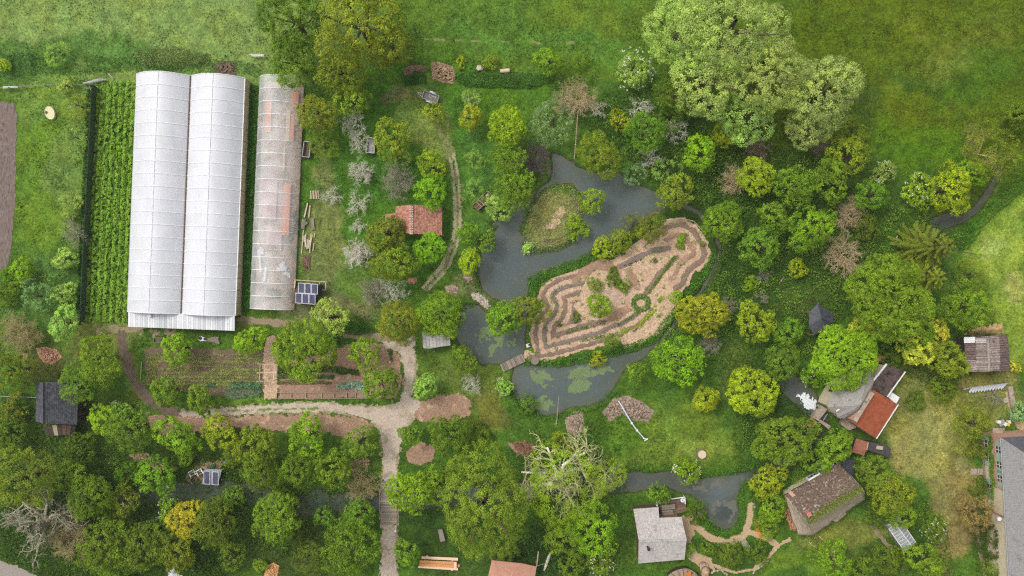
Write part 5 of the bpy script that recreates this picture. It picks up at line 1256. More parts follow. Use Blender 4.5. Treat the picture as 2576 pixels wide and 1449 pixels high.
for i, (x, y, w, h, r) in enumerate(((400, 612, .06, .34, 0), (408, 605, .2, .05, 0), (404, 640, .2, .05, 0), (430, 622, .05, .2, 0), (445, 628, .06, .22, .4), (462, 632, .06, .22, -.4), (480, 638, .16, .06, 0), (497, 640, .06, .3, 0), (488, 655, .16, .05, 0), (420, 655, .3, .04, 0))):
    p = P(*zt(x, y), .64); MB().box((p.x, p.y, .625), (w, h, .01), -.35+r).build('painted_mark', WHITEP, TR)
c1 = lambda x, y: cc(1, 0, x, y)
BN = thing('metal_crate', 932, 365, 'grey metal crate trailer standing in the orchard', 'crate'); box_open(BN, [c1(840, 1036), c1(898, 1042), c1(890, 1155), c1(830, 1150)], .35, .9, GALV, surf('crate_floor', (150, 144, 142), (176, 170, 166), 2))
for x, y in ((836, 1160), (884, 1162)): p = gnd(*c1(x, y)); MB().bar(p, p+Vector((0, 0, .4)), .08).build('leg', GALV, BN)
BN = thing('metal_bin', 769, 376, 'open grey metal bin of soil against the clear tunnel', 'bin'); box_open(BN, [c1(362, 1066), c1(410, 1070), c1(400, 1186), c1(346, 1180)], .05, .8, GALV, DARKDIRT)
CT_ = thing('wooden_cart', 1214, 507, 'old wooden flat cart by the pond\'s left trees', 'cart')
cart = [zr(2240, 130), zr(2360, 245), zr(2062, 492), zr(1960, 402)]; q = [P(*c, .75) for c in cart]
for i in range(7):
    a = q[0].lerp(q[1], (i+.06)/7); b = q[0].lerp(q[1], (i+.94)/7); d = q[3].lerp(q[2], (i+.06)/7); e = q[3].lerp(q[2], (i+.94)/7); MB().slab([a, b, e, d], .05).build('plank', BROWNW, CT_)
for a, b in ((0, 3), (1, 2)): MB().bar(q[a]+Vector((0, 0, .15)), q[b]+Vector((0, 0, .15)), .06, .3).build('side_board', GREYW, CT_)
MB().bar(q[0]+Vector((0, 0, .2)), q[1]+Vector((0, 0, .2)), .08, .4).build('end_board', GREYW, CT_)
for t in (.6, .76): MB().bar(q[0].lerp(q[3], t)+Vector((0, 0, .4)), q[1].lerp(q[2], t)+Vector((0, 0, .4)), .1).build('cross_bar', PALEW, CT_)
for t in (.2, .8):
    for s in (0, 1):
        p = (q[0].lerp(q[3], t), q[1].lerp(q[2], t))[s]; d = (q[1]-q[0]).normalized()*(.1 if s else -.1); MB().tube([Vector((p.x, p.y, .4)), Vector((p.x, p.y, .4))+d], .38, 14).build('wheel', DARKW, CT_)
# ---------------- timber by the tunnel
def logs(name, x, y, segs, w, mat, label, zf, group=None, z=.15):
    o = thing(name, x, y, label, 'timber', group)
    for a, b in segs: MB().bar(gnd(*zf(*a), z+random.uniform(0, .15)), gnd(*zf(*b), z+random.uniform(0, .15)), w*random.uniform(.8, 1.2), w*.6).build('plank' if w > .3 else 'pole', mat, o)
    return o
logs('pole_stack', 770, 530, [((265, 150), (225, 330)), ((295, 180), (280, 330))], .16, PALEW, 'two long pale poles lying beside the clear tunnel', z5)
logs('pallet', 764, 562, [((212, 350), (195, 470)), ((232, 350), (215, 480)), ((200, 440), (262, 392))], .3, GREYW, 'broken pallet with a plank across it beside the clear tunnel', z5)
logs('board_stack', 787, 562, [((312, 340), (330, 485)), ((330, 340), (345, 485))], .3, GREYW, 'two grey boards right of the broken pallet', z5)
logs('pole_stack', 765, 610, [((212, 490), (190, 780)), ((310, 530), (292, 770)), ((325, 545), (300, 680)), ((355, 530), (345, 580)), ((345, 650), (330, 750))], .13, PALEW, 'loose long poles around the white split logs', z5)
logs('split_logs', 770, 612, [((238, 540), (240, 700)), ((268, 600), (255, 730)), ((288, 610), (275, 720)), ((222, 560), (228, 640))], .22, STONE, 'whitish split logs lying beside the clear tunnel', z5)
logs('branch_pile', 768, 660, [((200+random.random()*100, 790+random.random()*60), (190+random.random()*110, 880+random.random()*120)) for _ in range(34)], .06, BROWNW, 'pile of thin brushwood sticks below the split logs', z5, z=.1)
logs('picket_panel', 793, 490, [((305+i*20, -4), (298+i*20, 100)) for i in range(6)], .1, PALEW, 'pale wooden picket panel beside the clear tunnel', z5)
# ---------------- trellis over the chip path
z8 = zz(652.4, 824, .1777)
TL_ = thing('pole_trellis', 670, 938, 'pale pole frame over the chip path between the garden beds', 'trellis')
poles(TL_, [((10, 505), (0, 765)), ((212, 512), (200, 758)), ((-30, 515), (240, 518)), ((-40, 642), (245, 632)), ((-45, 762), (240, 752))], .09, PALEW, z8, z0=1.9, z1=1.9)
for x, y in ((8, 515), (212, 515), (0, 760), (202, 752)):
    p = P(*z8(x, y), 1.9); MB().bar((p.x, p.y, -.05), p, .11).build('post', PALEW, TL_)
o = thing('wooden_post', 1034, 908, 'upright pale post at the right end of the garden', 'post'); a = gnd(*z8(1845, 605)); MB().bar(a, P(*z8(1846, 492), 1.9), .14).build('shaft', PALEW, o); MB().box(P(*z8(1846, 490), 1.92), (.2, .2, .06)).build('cap', PALEW, o)
z7 = zz(343.3, 824, .1777)
o = thing('fence_pole', 355, 932, 'long white pole lying at the left end of the garden bed', 'pole'); MB().tube([gnd(*z7(78, 480), .12), gnd(*z7(70, 600), .14), gnd(*z7(62, 725), .1)], [.07, .08, .06], 7).build('shaft', PALEW, o)
o = thing('bed_frame', 400, 856, 'small wooden frame of a raised bed behind the upper garden bed', 'frame')
qq = [z7(250, 145), z7(400, 148), z7(400, 216), z7(250, 218)]
for i in range(4): MB().bar(gnd(*qq[i], .15), gnd(*qq[(i+1) % 4], .15), .09, .25).build('board', GREYW, o)
MB().slab([gnd(*p, .08) for p in qq], .05).build('soil', DARKDIRT, o)
o = thing('driftwood_slab', 535, 853, 'flared grey driftwood slab draped with a black and white cloth', 'driftwood')
MB().slab([gnd(*z7(*p), .25) for p in ((1000, 145), (1060, 140), (1120, 128), (1175, 130), (1162, 165), (1182, 205), (1180, 238), (1100, 205), (1000, 190))], .15).build('slab', GREYW, o)
MB().slab([gnd(*z7(*p), .33) for p in ((905, 118), (950, 130), (1002, 140), (1000, 188), (920, 190), (890, 175))], .06).build('cloth', CLOTH, o)
for p in ((915, 150), (985, 158)): MB().rock(gnd(*z7(*p), .38), .32, .3).build('black_patch', BLACK, o)
o = thing('raised_bed', 810, 995, 'long low raised bed with thin wooden dividers along the garden\'s lower edge', 'raised bed')
qq = [z8(255, 918), z8(1540, 912), z8(1545, 998), z8(250, 1002)]
for i in range(4): MB().bar(gnd(*qq[i], .12), gnd(*qq[(i+1) % 4], .12), .08, .25).build('edge_board', GREYW, o)
for x in (455, 665, 885, 1060, 1240, 1365): MB().bar(gnd(*z8(x, 918), .14), gnd(*z8(x, 998), .14), .06, .2).build('divider', PALEW, o)
# ---------------- reed roof hide by the pond
HD = thing('pond_hide', 1097, 855, 'small hide with a pale grey flat roof on the weedy pond\'s left bank', 'hut')
rp = [(*cc(1, 1, *p), z) for p, z in (((1252, 1058), 2.6), ((1460, 1066), 2.6), ((1466, 1155), 2.3), ((1390, 1166), 2.3), ((1312, 1180), 2.25), ((1260, 1177), 2.3))]
MB().slab(P3(*rp), .16).build('roof', SHING, HD); walls(HD, rp, DARKW, .3)
q = P3(*rp)
for i in range(8):
    a = q[0].lerp(q[1], (i+.5)/8); b = q[5].lerp(q[2], (i+.5)/8); MB().bar(a+Vector((0, 0, .03)), b+Vector((0, 0, .03)), .42, .05).build('roof_sheet', SHING, HD)
# ---------------- slate hut, lower left
c2 = lambda x, y: cc(0, 2, x, y)
HU = thing('slate_hut', 140, 1030, 'old hut with a dark slate roof and plank lean-to at the left edge', 'hut')
rt, rb = P(*c2(325, -15), 4.6), P(*c2(325, 296), 4.6); et, eb = P(*c2(590, -20), 2.5), P(*c2(580, 305), 2.5); lt, lb = P(*c2(276, -15), 2.7), P(*c2(270, 280), 2.7)
mb = MB(); mb.slab([rt, et, eb, rb], .1); mb.slab([rt, rb, lb, lt], .1); mb.build('roof_deck', DARKW, HU)
mb = MB(); tiles(mb, eb, et, rt, rb, .32, .26, .02, .02); tiles(mb, lt, lb, rb, rt, .32, .26, .02, .02); o = mb.build('slates', SLATE, HU); o['kind'] = 'stuff'
MB().tube([rt+Vector((0, 0, .08)), rb+Vector((0, 0, .08))], .12, 7).build('ridge', SLATE, HU)
walls(HU, [(*c2(276, -15), 2.7), (*c2(325, -15), 4.6), (*c2(590, -20), 2.5), (*c2(580, 305), 2.5), (*c2(325, 296), 4.6), (*c2(270, 280), 2.7)], DARKW, .25)
lq = [P(*c2(318, 312), 2.3), P(*c2(575, 300), 2.3), P(*c2(560, 383), 1.7), P(*c2(350, 388), 1.7)]
for i in range(7):
    a, b = lq[0].lerp(lq[1], (i+.04)/7), lq[0].lerp(lq[1], (i+.96)/7); d, e = lq[3].lerp(lq[2], (i+.04)/7), lq[3].lerp(lq[2], (i+.96)/7); MB().slab([a, b, e, d], .05).build('lean_to_plank', [DARKW, DARKW, PALEW, DARKW, BROWNW, DARKW, BLACK][i], HU)
for q_ in (lq[2], lq[3]): MB().bar((q_.x, q_.y, -.1), q_, .14).build('post', DARKW, HU)
o = thing('wire_rail', 45, 998, 'thin grey rail running to the slate hut from the left edge', 'rail'); MB().tube([P(-10, 996, 1.0), P(45, 998, 1.0), P(92, 1000, 1.0)], .05, 6).build('rail', GALV, o)
for x in (10, 60): p = P(x, 997, 1.0); MB().bar((p.x, p.y, -.1), p, .08).build('post', GALV, o)
# ---------------- solar raft and chairs
zs = zz(454.9, 1098.7, .0948)
SF = thing('solar_platform', 530, 1200, 'grey platform with two blue solar panels at the stream bank', 'platform')
pl = [(*zs(640, 850), 1.25), (*zs(1085, 870), 1.25), (*zs(982, 1285), .75), (*zs(553, 1255), .75)]
MB().slab(P3(*[(x, y, z-.06) for x, y, z in pl]), .08).build('deck', GALV, SF)
for c in pl: p = P(*c); MB().bar((p.x, p.y, -.8), p-Vector((0, 0, .1)), .1).build('leg', GALV, SF)
panel(SF, P3((*zs(648, 905), 1.2), (*zs(812, 915), 1.2), (*zs(740, 1258), .82), (*zs(562, 1246), .82))); panel(SF, P3((*zs(870, 922), 1.2), (*zs(1036, 936), 1.2), (*zs(970, 1278), .82), (*zs(788, 1266), .82)))
def chair(x, y, rz, mat, label):
    o = thing('garden_chair', *zs(x, y), label, 'chair', 'wooden chairs by the solar platform'); p = gnd(*zs(x, y)); R_ = Matrix.Rotation(rz, 3, 'Z')
    def bx(nm, c, s): MB().box(p+R_@Vector(c), s, rz).build(nm, mat, o)
    for i in range(4):
        if i in (1,): continue
        bx('seat_slat', (0, -.27+.18*i, .38), (.62, .13, .04))
    bx('backrest', (0, .38, .62), (.66, .1, .55))
    for s in (-1, 1): bx('armrest', (s*.4, 0, .6), (.16, .85, .05))
    for sx_ in (-.36, .36):
        for sy_ in (-.36, .36): bx('leg', (sx_, sy_, .28), (.1, .1, .6))
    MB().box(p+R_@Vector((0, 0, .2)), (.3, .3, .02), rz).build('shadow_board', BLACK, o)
chair(340, 945, .5, WHITEP, 'left of the two white wooden chairs beside the solar platform'); chair(535, 918, .55, WHITEP, 'white wooden chair touching the solar platform'); chair(365, 1130, .7, BROWNW, 'brown wooden chair below the white ones by the solar platform')
o = thing('green_tarp', 535, 1174, 'folded dark green tarpaulin above the solar platform', 'tarp')
GT = surf('green_tarp', (28, 96, 78), (60, 130, 104), 3)
for i in range(3): MB().bar(gnd(*zs(770+50*i, 850-8*i), .15), gnd(*zs(830+40*i, 740-8*i), .2), .22, .12).build('fold', GT, o)
for i, (x, y) in enumerate(((1085, 690), (1160, 690), (1240, 620), (1310, 560), (1370, 510))):
    o = thing('stepping_stone', *zs(x, y), '%s of the grey stepping stones above the solar platform' % ('lowest', 'second', 'third', 'fourth', 'topmost')[i], 'stone', 'stepping stones'); p = gnd(*zs(x, y)); MB().rock(p+Vector((0, 0, .06)), .42, .35).build('slab', surf('grey_stone', (122, 122, 122), (156, 156, 154), 4), o)
# ---------------- bridges
BR = thing('plank_bridge', 977, 1270, 'long grey plank footbridge carrying the gravel path over the stream', 'bridge')
for i in range(26):
    y = 1212+i*4.15; a = P(958 if i % 3 else 957, y, .32); b = P(998, y+.3, .32); MB().bar(a, b, .2, .06).build('plank', GREYW, BR)
for x in (962, 992): MB().bar(P(x, 1206, .2), P(x, 1320, .2), .16, .2).build('beam', BROWNW, BR)
for x, y0, y1 in ((955, 1240, 1290), (1001, 1250, 1322)):
    MB().bar(P(x, y0, 1.0), P(x, y1, 1.0), .07).build('handrail', PALEW, BR)
    for y in (y0, (y0+y1)/2, y1): p = P(x, y, 1.0); MB().bar((p.x, p.y, .1), p, .08).build('post', PALEW, BR)
BR = thing('footbridge', 1290, 915, 'short wooden footbridge onto the garden island', 'bridge')
for i in range(15):
    t = (i+.5)/15; a = Vector((1257+t*55, 917-t*27)); b = Vector((1266+t*56, 936-t*27)); MB().bar(P(*a, .22), P(*b, .22), .2, .06).build('plank', GREYW, BR)
for a, b in (((1258, 921), (1314, 893)), ((1265, 932), (1320, 905))): MB().bar(P(*a, .1), P(*b, .1), .16, .18).build('beam', BROWNW, BR)
# ---------------- shingle hut with deck
zh = zz(1579.4, 1227.5, .1528)
SH = thing('shingle_hut', 1660, 1340, 'hut with a large silver grey shingle roof and black flue, beside a deck', 'hut')
zRg = 4.3
up1 = [P(*zh(85, 345), 2.7), P(*zh(500, 315), 2.7), P(*zh(542, 860), zRg), P(*zh(175, 870), zRg)]
up2 = [P(*zh(508, 491), 3.15), P(*zh(880, 475), 3.15), P(*zh(962, 848), zRg-.04), P(*zh(530, 860), zRg-.04)]
low = [P(*zh(165, 1240), 2.6), P(*zh(930, 1172), 2.6), P(*zh(962, 848), zRg), P(*zh(175, 870), zRg)]
mb = MB()
for f in (up1, up2, low): mb.slab([v-Vector((0, 0, .03)) for v in f], .14)
mb.build('roof_deck', BROWNW, SH)
mb = MB()
for f in (up1, up2, low): tiles(mb, *f, .16, .2, .02, .02)
o = mb.build('shingles', SHING, SH); o['kind'] = 'stuff'
MB().bar(low[3]+Vector((0, 0, .1)), low[2]+Vector((0, 0, .1)), .26, .08).build('ridge_board', SHING, SH)
walls(SH, [(*zh(85, 345), 2.7), (*zh(500, 315), 2.7), (*zh(540, 490), 3.2), (*zh(880, 475), 3.2), (*zh(962, 848), zRg), (*zh(930, 1172), 2.6), (*zh(165, 1240), 2.6), (*zh(175, 870), zRg)], BROWNW, .3)
p = P(*zh(318, 965), 3.9); MB().tube([p-Vector((0, 0, .4)), p+Vector((0, 0, 1.1))], .14, 10).build('flue', BLACK, SH); MB().tube([p+Vector((0, 0, 1.1)), p+Vector((0, 0, 1.35))], .22, 10).build('flue_cap', BLACK, SH)
DK = thing('deck', 1690, 1275, 'weathered timber deck with a white railing above the shingle hut', 'deck')
d = [P(*zh(505, 200), .5), P(*zh(940, 160), .5), P(*zh(960, 390), .5), P(*zh(545, 480), .5)]
for i in range(13):
    a, b = d[0].lerp(d[3], (i+.05)/13), d[1].lerp(d[2], (i+.05)/13); e, f = d[0].lerp(d[3], (i+.95)/13), d[1].lerp(d[2], (i+.95)/13); MB().slab([a, b, f, e], .05).build('board', BROWNW, DK)
for a, b in (((715, 178), (930, 150)), ((932, 150), (942, 262)), ((470, 195), (480, 300))): MB().bar(P(*zh(*a), 1.3), P(*zh(*b), 1.3), .12, .08).build('railing', WHITEP, DK)
for a in ((715, 178), (930, 150), (942, 262), (470, 195), (480, 300)): p = P(*zh(*a), 1.3); MB().bar((p.x, p.y, .3), p, .09).build('post', WHITEP, DK)
for x, y in ((510, 205), (935, 165), (950, 385), (550, 470)): p = P(*zh(x, y), .45); MB().bar((p.x, p.y, -.7), p, .14).build('pile', DARKW, DK)
PT = thing('picnic_table', 1679, 1280, 'grey wooden picnic table on the deck', 'table', z=.5)
def planked(parent, q, z, n, nm, mat, th=.05):
    q = [P(*c, z) for c in q]
    for i in range(n):
        a, b = q[0].lerp(q[3], (i+.05)/n), q[1].lerp(q[2], (i+.05)/n); e, f = q[0].lerp(q[3], (i+.95)/n), q[1].lerp(q[2], (i+.95)/n); MB().slab([a, b, f, e], th).build(nm, mat, parent)
planked(PT, [zh(552, 282), zh(772, 266), zh(776, 345), zh(556, 365)], 1.25, 4, 'top_board', GREYW)
for c in ((565, 290), (762, 275), (765, 340), (568, 355)): p = P(*zh(*c), 1.2); MB().bar((p.x, p.y, .52), p, .1).build('leg', GREYW, PT)
PT = thing('deck_bench', 1679, 1290, 'grey wooden bench below the picnic table on the deck', 'bench', z=.5)
planked(PT, [zh(556, 374), zh(742, 362), zh(750, 432), zh(560, 446)], .98, 3, 'seat_board', GREYW)
for c in ((570, 380), (735, 370), (738, 428), (572, 438)): p = P(*zh(*c), .93); MB().bar((p.x, p.y, .52), p, .1).build('leg', GREYW, PT)
o = thing('barrel_lamp', *zh(887, 190), 'small round white basin at the deck\'s outer corner', 'basin', z=.5); p = P(*zh(887, 190), .5); MB().tube([p+Vector((0, 0, .02)), p+Vector((0, 0, .3)), p+Vector((0, 0, .45))], [.2, .32, .3], 14).build('bowl', WHITEP, o); MB().tube([p+Vector((0, 0, .4)), p+Vector((0, 0, .47))], .12, 10).build('drain', GALV, o)
def bench(x0, y0, x1, y1, w, label, mat=GREYW):
    o = thing('garden_bench', (x0+x1)/2, (y0+y1)/2, label, 'bench'); a, b = gnd(x0, y0, .45), gnd(x1, y1, .45); n = (b-a).cross(Vector((0, 0, 1))).normalized()
    for i in range(4): s = n*(w*(-.4+.27*i)); MB().bar(a+s, b+s, w*.22, .04).build('seat_slat', mat, o)
    s = n*w*.62; MB().bar(a+s+Vector((0, 0, .3)), b+s+Vector((0, 0, .3)), .06, .4).build('backrest', mat, o)
    for e in (a.lerp(b, .08), a.lerp(b, .92)):
        for k in (-.35, .4): v = e+n*w*k; MB().bar((v.x, v.y, v.z-.5), v, .08).build('leg', mat, o)
bench(*zh(1155, 365), *zh(1200, 435), .6, 'white slatted bench facing the stream pool'); 
zb = zz(1785.4, 1339, .13328)
bench(*zb(610, 140), *zb(725, 305), .75, 'pale green bench at the sandy path loop', surf('green_grey_paint', (150, 152, 120), (176, 178, 148), 3))
# clay oven
OV = thing('clay_oven', *zh(1235, 1320), 'terracotta clay oven on the sandy yard below the shingle hut', 'oven'); p = gnd(*zh(1250, 1330))
CLAY = surf('clay', (182, 146, 118), (214, 182, 152), 4, (160, 124, 98), 1.5, .58)
MB().slab([gnd(*zh(*c), .7) for c in ((1160, 1250), (1190, 1205), (1250, 1200), (1295, 1240), (1305, 1420), (1200, 1425))], .8).build('plinth', CLAY, OV)
mb = MB(); mb.tube([p+Vector((0, 0, z)) for z in (.65, 1.1, 1.5, 1.75, 1.8)], [.62, .6, .45, .2, .02], 14); mb.build('dome', CLAY, OV, smooth=True)
q = gnd(*zh(1215, 1225), .9); MB().box(q, (.5, .4, .5), .3).build('mouth', STONE, OV); MB().tube([p+Vector((.05, .3, 1.3)), p+Vector((.05, .3, 2.1))], .11, 8).build('flue', CLAY, OV)
RH = thing('reed_hut', *zh(900, 1420), 'reed roofed hut cut by the bottom edge with an orange roof hatch', 'hut')
apex = P(*zh(930, 1560), 2.9); rim = [P(*zh(x, y), 1.6) for x, y in ((640, 1470), (700, 1400), (800, 1350), (900, 1325), (990, 1325), (1080, 1370), (1150, 1440), (1180, 1540), (1120, 1700), (930, 1760), (700, 1690))]
REED = surf('reed', (132, 116, 96), (182, 164, 138), 6, (108, 96, 78), 1.2, .55, bump=.8)
mb = MB(); mb.add([apex]+rim, [(0, i+1, (i+1) % len(rim)+1) for i in range(len(rim))]); mb.build('roof', REED, RH)
mb = MB(); c_ = sum(rim, Vector())/len(rim); w_ = [c_.lerp(v, .9) for v in rim]; n = len(w_); mb.add([(v.x, v.y, -.1) for v in w_]+[(v.x, v.y, 1.62) for v in w_], [(i, (i+1) % n, (i+1) % n+n, i+n) for i in range(n)]); mb.build('wall', DARKW, RH)
for i, v in enumerate(rim): MB().bar(apex, v, .1).build('rafter', BROWNW, RH)
MB().box(P(*zh(992, 1425), 2.25), (.75, .85, .12), 0, .45).build('hatch', surf('orange_paint', (222, 116, 50), (236, 136, 66), 2), RH)
# stones lining the sandy path
def stone_line(pts, n, r, label, name='edging_stones', mat=STONE):
    o = thing(name, *pts[0], label, 'stones'); w = [Vector(p) for p in pts]
    for i in range(n):
        t = (i+.5)/n*(len(w)-1); k = min(len(w)-2, int(t)); q = w[k].lerp(w[k+1], t-k); p = gnd(*q, r*.4); MB().rock(p+Vector((random.uniform(-.08, .08), random.uniform(-.08, .08), 0)), r*random.uniform(.7, 1.25)).build('stone', mat, o)
stone_line([zb(800, 760), zb(900, 680), zb(1000, 610), zb(1100, 535)], 18, .16, 'row of pale stones edging the sandy path near the cottage')
stone_line([zb(20, 755), zb(100, 720), zb(200, 710), zb(270, 760), zb(330, 800)], 14, .17, 'curve of pale stones edging a small bed at the bottom edge')
stone_line([zh(1000, 1050), zh(1020, 1130), zh(1060, 1180), zh(1120, 1160)], 9, .15, 'pale stones around the little round bush in the sandy yard')
# ---------------- thatched cottage
zc_ = zz(1948.5, 1098.7, .1777)
CO = thing('thatched_cottage', 2080, 1270, 'thatched cottage with mossy brown roof and plants growing along its ridge', 'cottage')
e_, r_ = 2.9, 6.0
NW = [P(*zc_(150, 825), e_), P(*zc_(910, 372), e_), P(*zc_(1225, 722), r_), P(*zc_(455, 1190), r_)]
SE = [P(*zc_(455, 1190), r_), P(*zc_(1225, 722), r_), P(*zc_(1278, 885), e_), P(*zc_(540, 1395), e_)]
LG = [P(*zc_(150, 825), e_), P(*zc_(455, 1190), r_), P(*zc_(540, 1395), e_), P(*zc_(322, 1392), e_)]
RGp = [P(*zc_(910, 372), e_), P(*zc_(1278, 760), e_), P(*zc_(1278, 885), e_), P(*zc_(1225, 722), r_)]
def thatch(name, q, mat, th=.4, nu=30, nv=18, amp=.22, seed=1):
    q = [Vector(v) for v in q]; n = (q[1]-q[0]).cross(q[3]-q[0]).normalized(); n = -n if n.z < 0 else n; V = []; U_, V_ = np.meshgrid(np.linspace(0, 1, nu+1), np.linspace(0, 1, nv+1))
    A = np.array([tuple(v) for v in q]); pts = (A[0]*(1-U_[..., None])+A[1]*U_[..., None])*(1-V_[..., None])+(A[3]*(1-U_[..., None])+A[2]*U_[..., None])*V_[..., None]
    d = fbm(U_*nu*.35, V_*nv*.35, seed, 4)*amp*2; edge = np.minimum(np.minimum(U_, 1-U_), np.minimum(V_, 1-V_)); d = d-np.clip(.06-edge, 0, 1)*2.2*th*.5
    pts = pts+np.array(tuple(n))*d[..., None]; top = pts.reshape(-1, 3); bot = top-np.array([0, 0, th]); k = len(top); F = grid_faces(nu+1, nv+1)
    ring = list(range(nu+1))+[(nu+1)*(j+1)-1 for j in range(1, nv+1)]+[(nu+1)*nv+i for i in range(nu-1, -1, -1)]+[(nu+1)*j for j in range(nv-1, 0, -1)]
    S = [(ring[i], ring[i]+k, ring[(i+1) % len(ring)]+k, ring[(i+1) % len(ring)]) for i in range(len(ring))]
    me = np_mesh(name, np.vstack([top, bot]), np.vstack([F, F[:, ::-1]+k, np.array(S)]), smooth=False); me.transform(parent_matrix(CO).inverted()); return me
for nm, q, mt, nv, sd_ in (('thatch_slope', NW, MOSSTH, 16, 3), ('thatch_slope', SE, PALETH, 10, 4), ('thatch_hip', LG, PALETH, 10, 5), ('thatch_hip', RGp, PALETH, 8, 6)):
    link(nm, thatch(nm, q, mt, seed=sd_, nv=nv), mt, CO)
walls(CO, [(*zc_(150, 825), e_), (*zc_(910, 372), e_), (*zc_(1278, 760), e_), (*zc_(1278, 885), e_), (*zc_(540, 1395), e_), (*zc_(322, 1392), e_)], LIME, .5, drop=.3)
rng = np.random.default_rng(9); n = 2600; t = rng.random(n); a = np.array(NW[3]); b = np.array(NW[2]); nx = unit(np.cross(b-a, [0, 0, 1.0])); pos = a+(b-a)*t[:, None]+nx*(rng.normal(size=n)*.33)[:, None]; pos[:, 2] += .15+rng.random(n)*.22-np.abs(rng.normal(size=n))*.05
me = quads_mesh('ridge_plants', leaf_quads(rng, pos, unit(rng.normal(size=(n, 3))+[0, 0, 1]), .22, .4), rng.random(n)); me.transform(parent_matrix(CO).inverted()); o = link('ridge_plants', me, LEAF, CO, None, alb((140, 146, 72), 1.2)); o['kind'] = 'stuff'
for (x, y) in ((570, 592), (760, 462)):
    ro = empty('dormer', (0, 0, 0)); ro.parent = CO; p = P(*zc_(x, y), 3.3); rz = .53
    MB().box(p+Vector((0, 0, -.2)), (2.0, 1.0, 1.0), rz).build('dormer_wall', WHITEP, ro); MB().box(p+Matrix.Rotation(rz, 3, 'Z')@Vector((0, .53, -.1)), (1.5, .06, .6), rz).build('window', WDARK, ro)
    MB().box(p+Matrix.Rotation(rz, 3, 'Z')@Vector((.05, -.5, .42)), (2.3, 1.6, .22), rz, -.25).build('dormer_roof', MOSSTH, ro)
    for s in (-.5, 0, .5): MB().box(p+Matrix.Rotation(rz, 3, 'Z')@Vector((s*1.1, .57, -.1)), (.07, .05, .66), rz).build('window_frame', WHITEP, ro)
ch = empty('chimney', (0, 0, 0)); ch.parent = CO; p = P(*zc_(475, 1090), 6.1); BRK = surf('chimney_brick', (186, 124, 106), (210, 150, 132), 5); MB().box(p-Vector((0, 0, .5)), (.5, .5, 1.6), .5).build('stack', BRK, ch); MB().box(p+Vector((0, 0, .34)), (.6, .6, .1), .5).build('cap', BRK, ch); MB().tube([p+Vector((0, 0, .38)), p+Vector((0, 0, .7))], .15, 10).build('pot', BRK, ch)
MB().box(P(*zc_(245, 815), 3.4), (.5, 1.1, .2), .8).build('brick_verge', PINKB, CO)
MB().slab(P3((*zc_(810, 1185), 2.7), (*zc_(985, 1010), 4.0), (*zc_(1010, 1100), 2.7), (*zc_(880, 1205), 2.5)), .35).build('porch_thatch', PALETH, CO)
LP = thing('log_pile', *zc_(195, 1130), 'stacked orange brown firewood along the cottage\'s left gable', 'log pile')
LOG = surf('firewood', (172, 118, 82), (222, 172, 132), 4, tint=True)
for i in range(120):
    t = random.random(); w = random.uniform(-.5, .5); c = Vector(zc_(150+t*110, 985+t*300)); c += Vector((w*17, -w*7)); p = gnd(*c, .1+random.random()*(1.3-abs(w)*1.2)); a = random.uniform(0, 6.28); v = Vector((math.cos(a), math.sin(a), .2))*random.uniform(.14, .24); MB().tube([p-v, p+v], random.uniform(.07, .12), 5).build('log', LOG, LP)
o = thing('slate_outhouse', *zc_(1060, 420), 'dark slate lean-to roof behind the thatched cottage', 'shed'); q = [(*zc_(1010, 310), 2.6), (*zc_(1120, 330), 2.6), (*zc_(1115, 545), 2.2), (*zc_(1060, 540), 2.2), (*zc_(945, 395), 2.3)]
MB().slab(P3(*q), .1).build('roof', SLATE, o); walls(o, q, STONE, .2)
# sheds above the cottage
o = thing('rusty_shed', *zc_(1200, 140), 'small shed with a flat rusty brown roof between mill and cottage', 'shed'); q = [(*zc_(1150, 22), 2.5), (*zc_(1326, 76), 2.5), (*zc_(1266, 266), 2.2), (*zc_(1090, 216), 2.2)]
RB_ = surf('brown_rust', (150, 96, 74), (178, 118, 94), 2); MB().slab(P3(*q), .08).build('roof', RB_, o); walls(o, q, DARKW, .15)
MB().bar(P(*zc_(1100, 178), 2.42), P(*zc_(1300, 205), 2.42), .08, .05).build('roof_batten', RB_, o); MB().bar(P(*zc_(1322, 80), 2.6), P(*zc_(1300, 190), 2.45), .1, .06).build('verge_board', PALEW, o)
o = thing('felt_shed', *zc_(1480, 150), 'shed with a black felt roof and pale hatch beside the rusty one', 'shed'); q = [(*zc_(1330, 68), 2.3), (*zc_(1480, 92), 2.3), (*zc_(1590, 118), 2.2), (*zc_(1642, 185), 2.1), (*zc_(1620, 292), 2.0), (*zc_(1305, 182), 2.1)]
MB().slab(P3(*q), .1).build('roof', surf('black_felt', (66, 60, 62), (92, 84, 84), 4), o); walls(o, q, DARKW, .15); MB().box(P(*zc_(1482, 155), 2.32), (.95, .5, .06), -.15).build('hatch', PALEW, o)
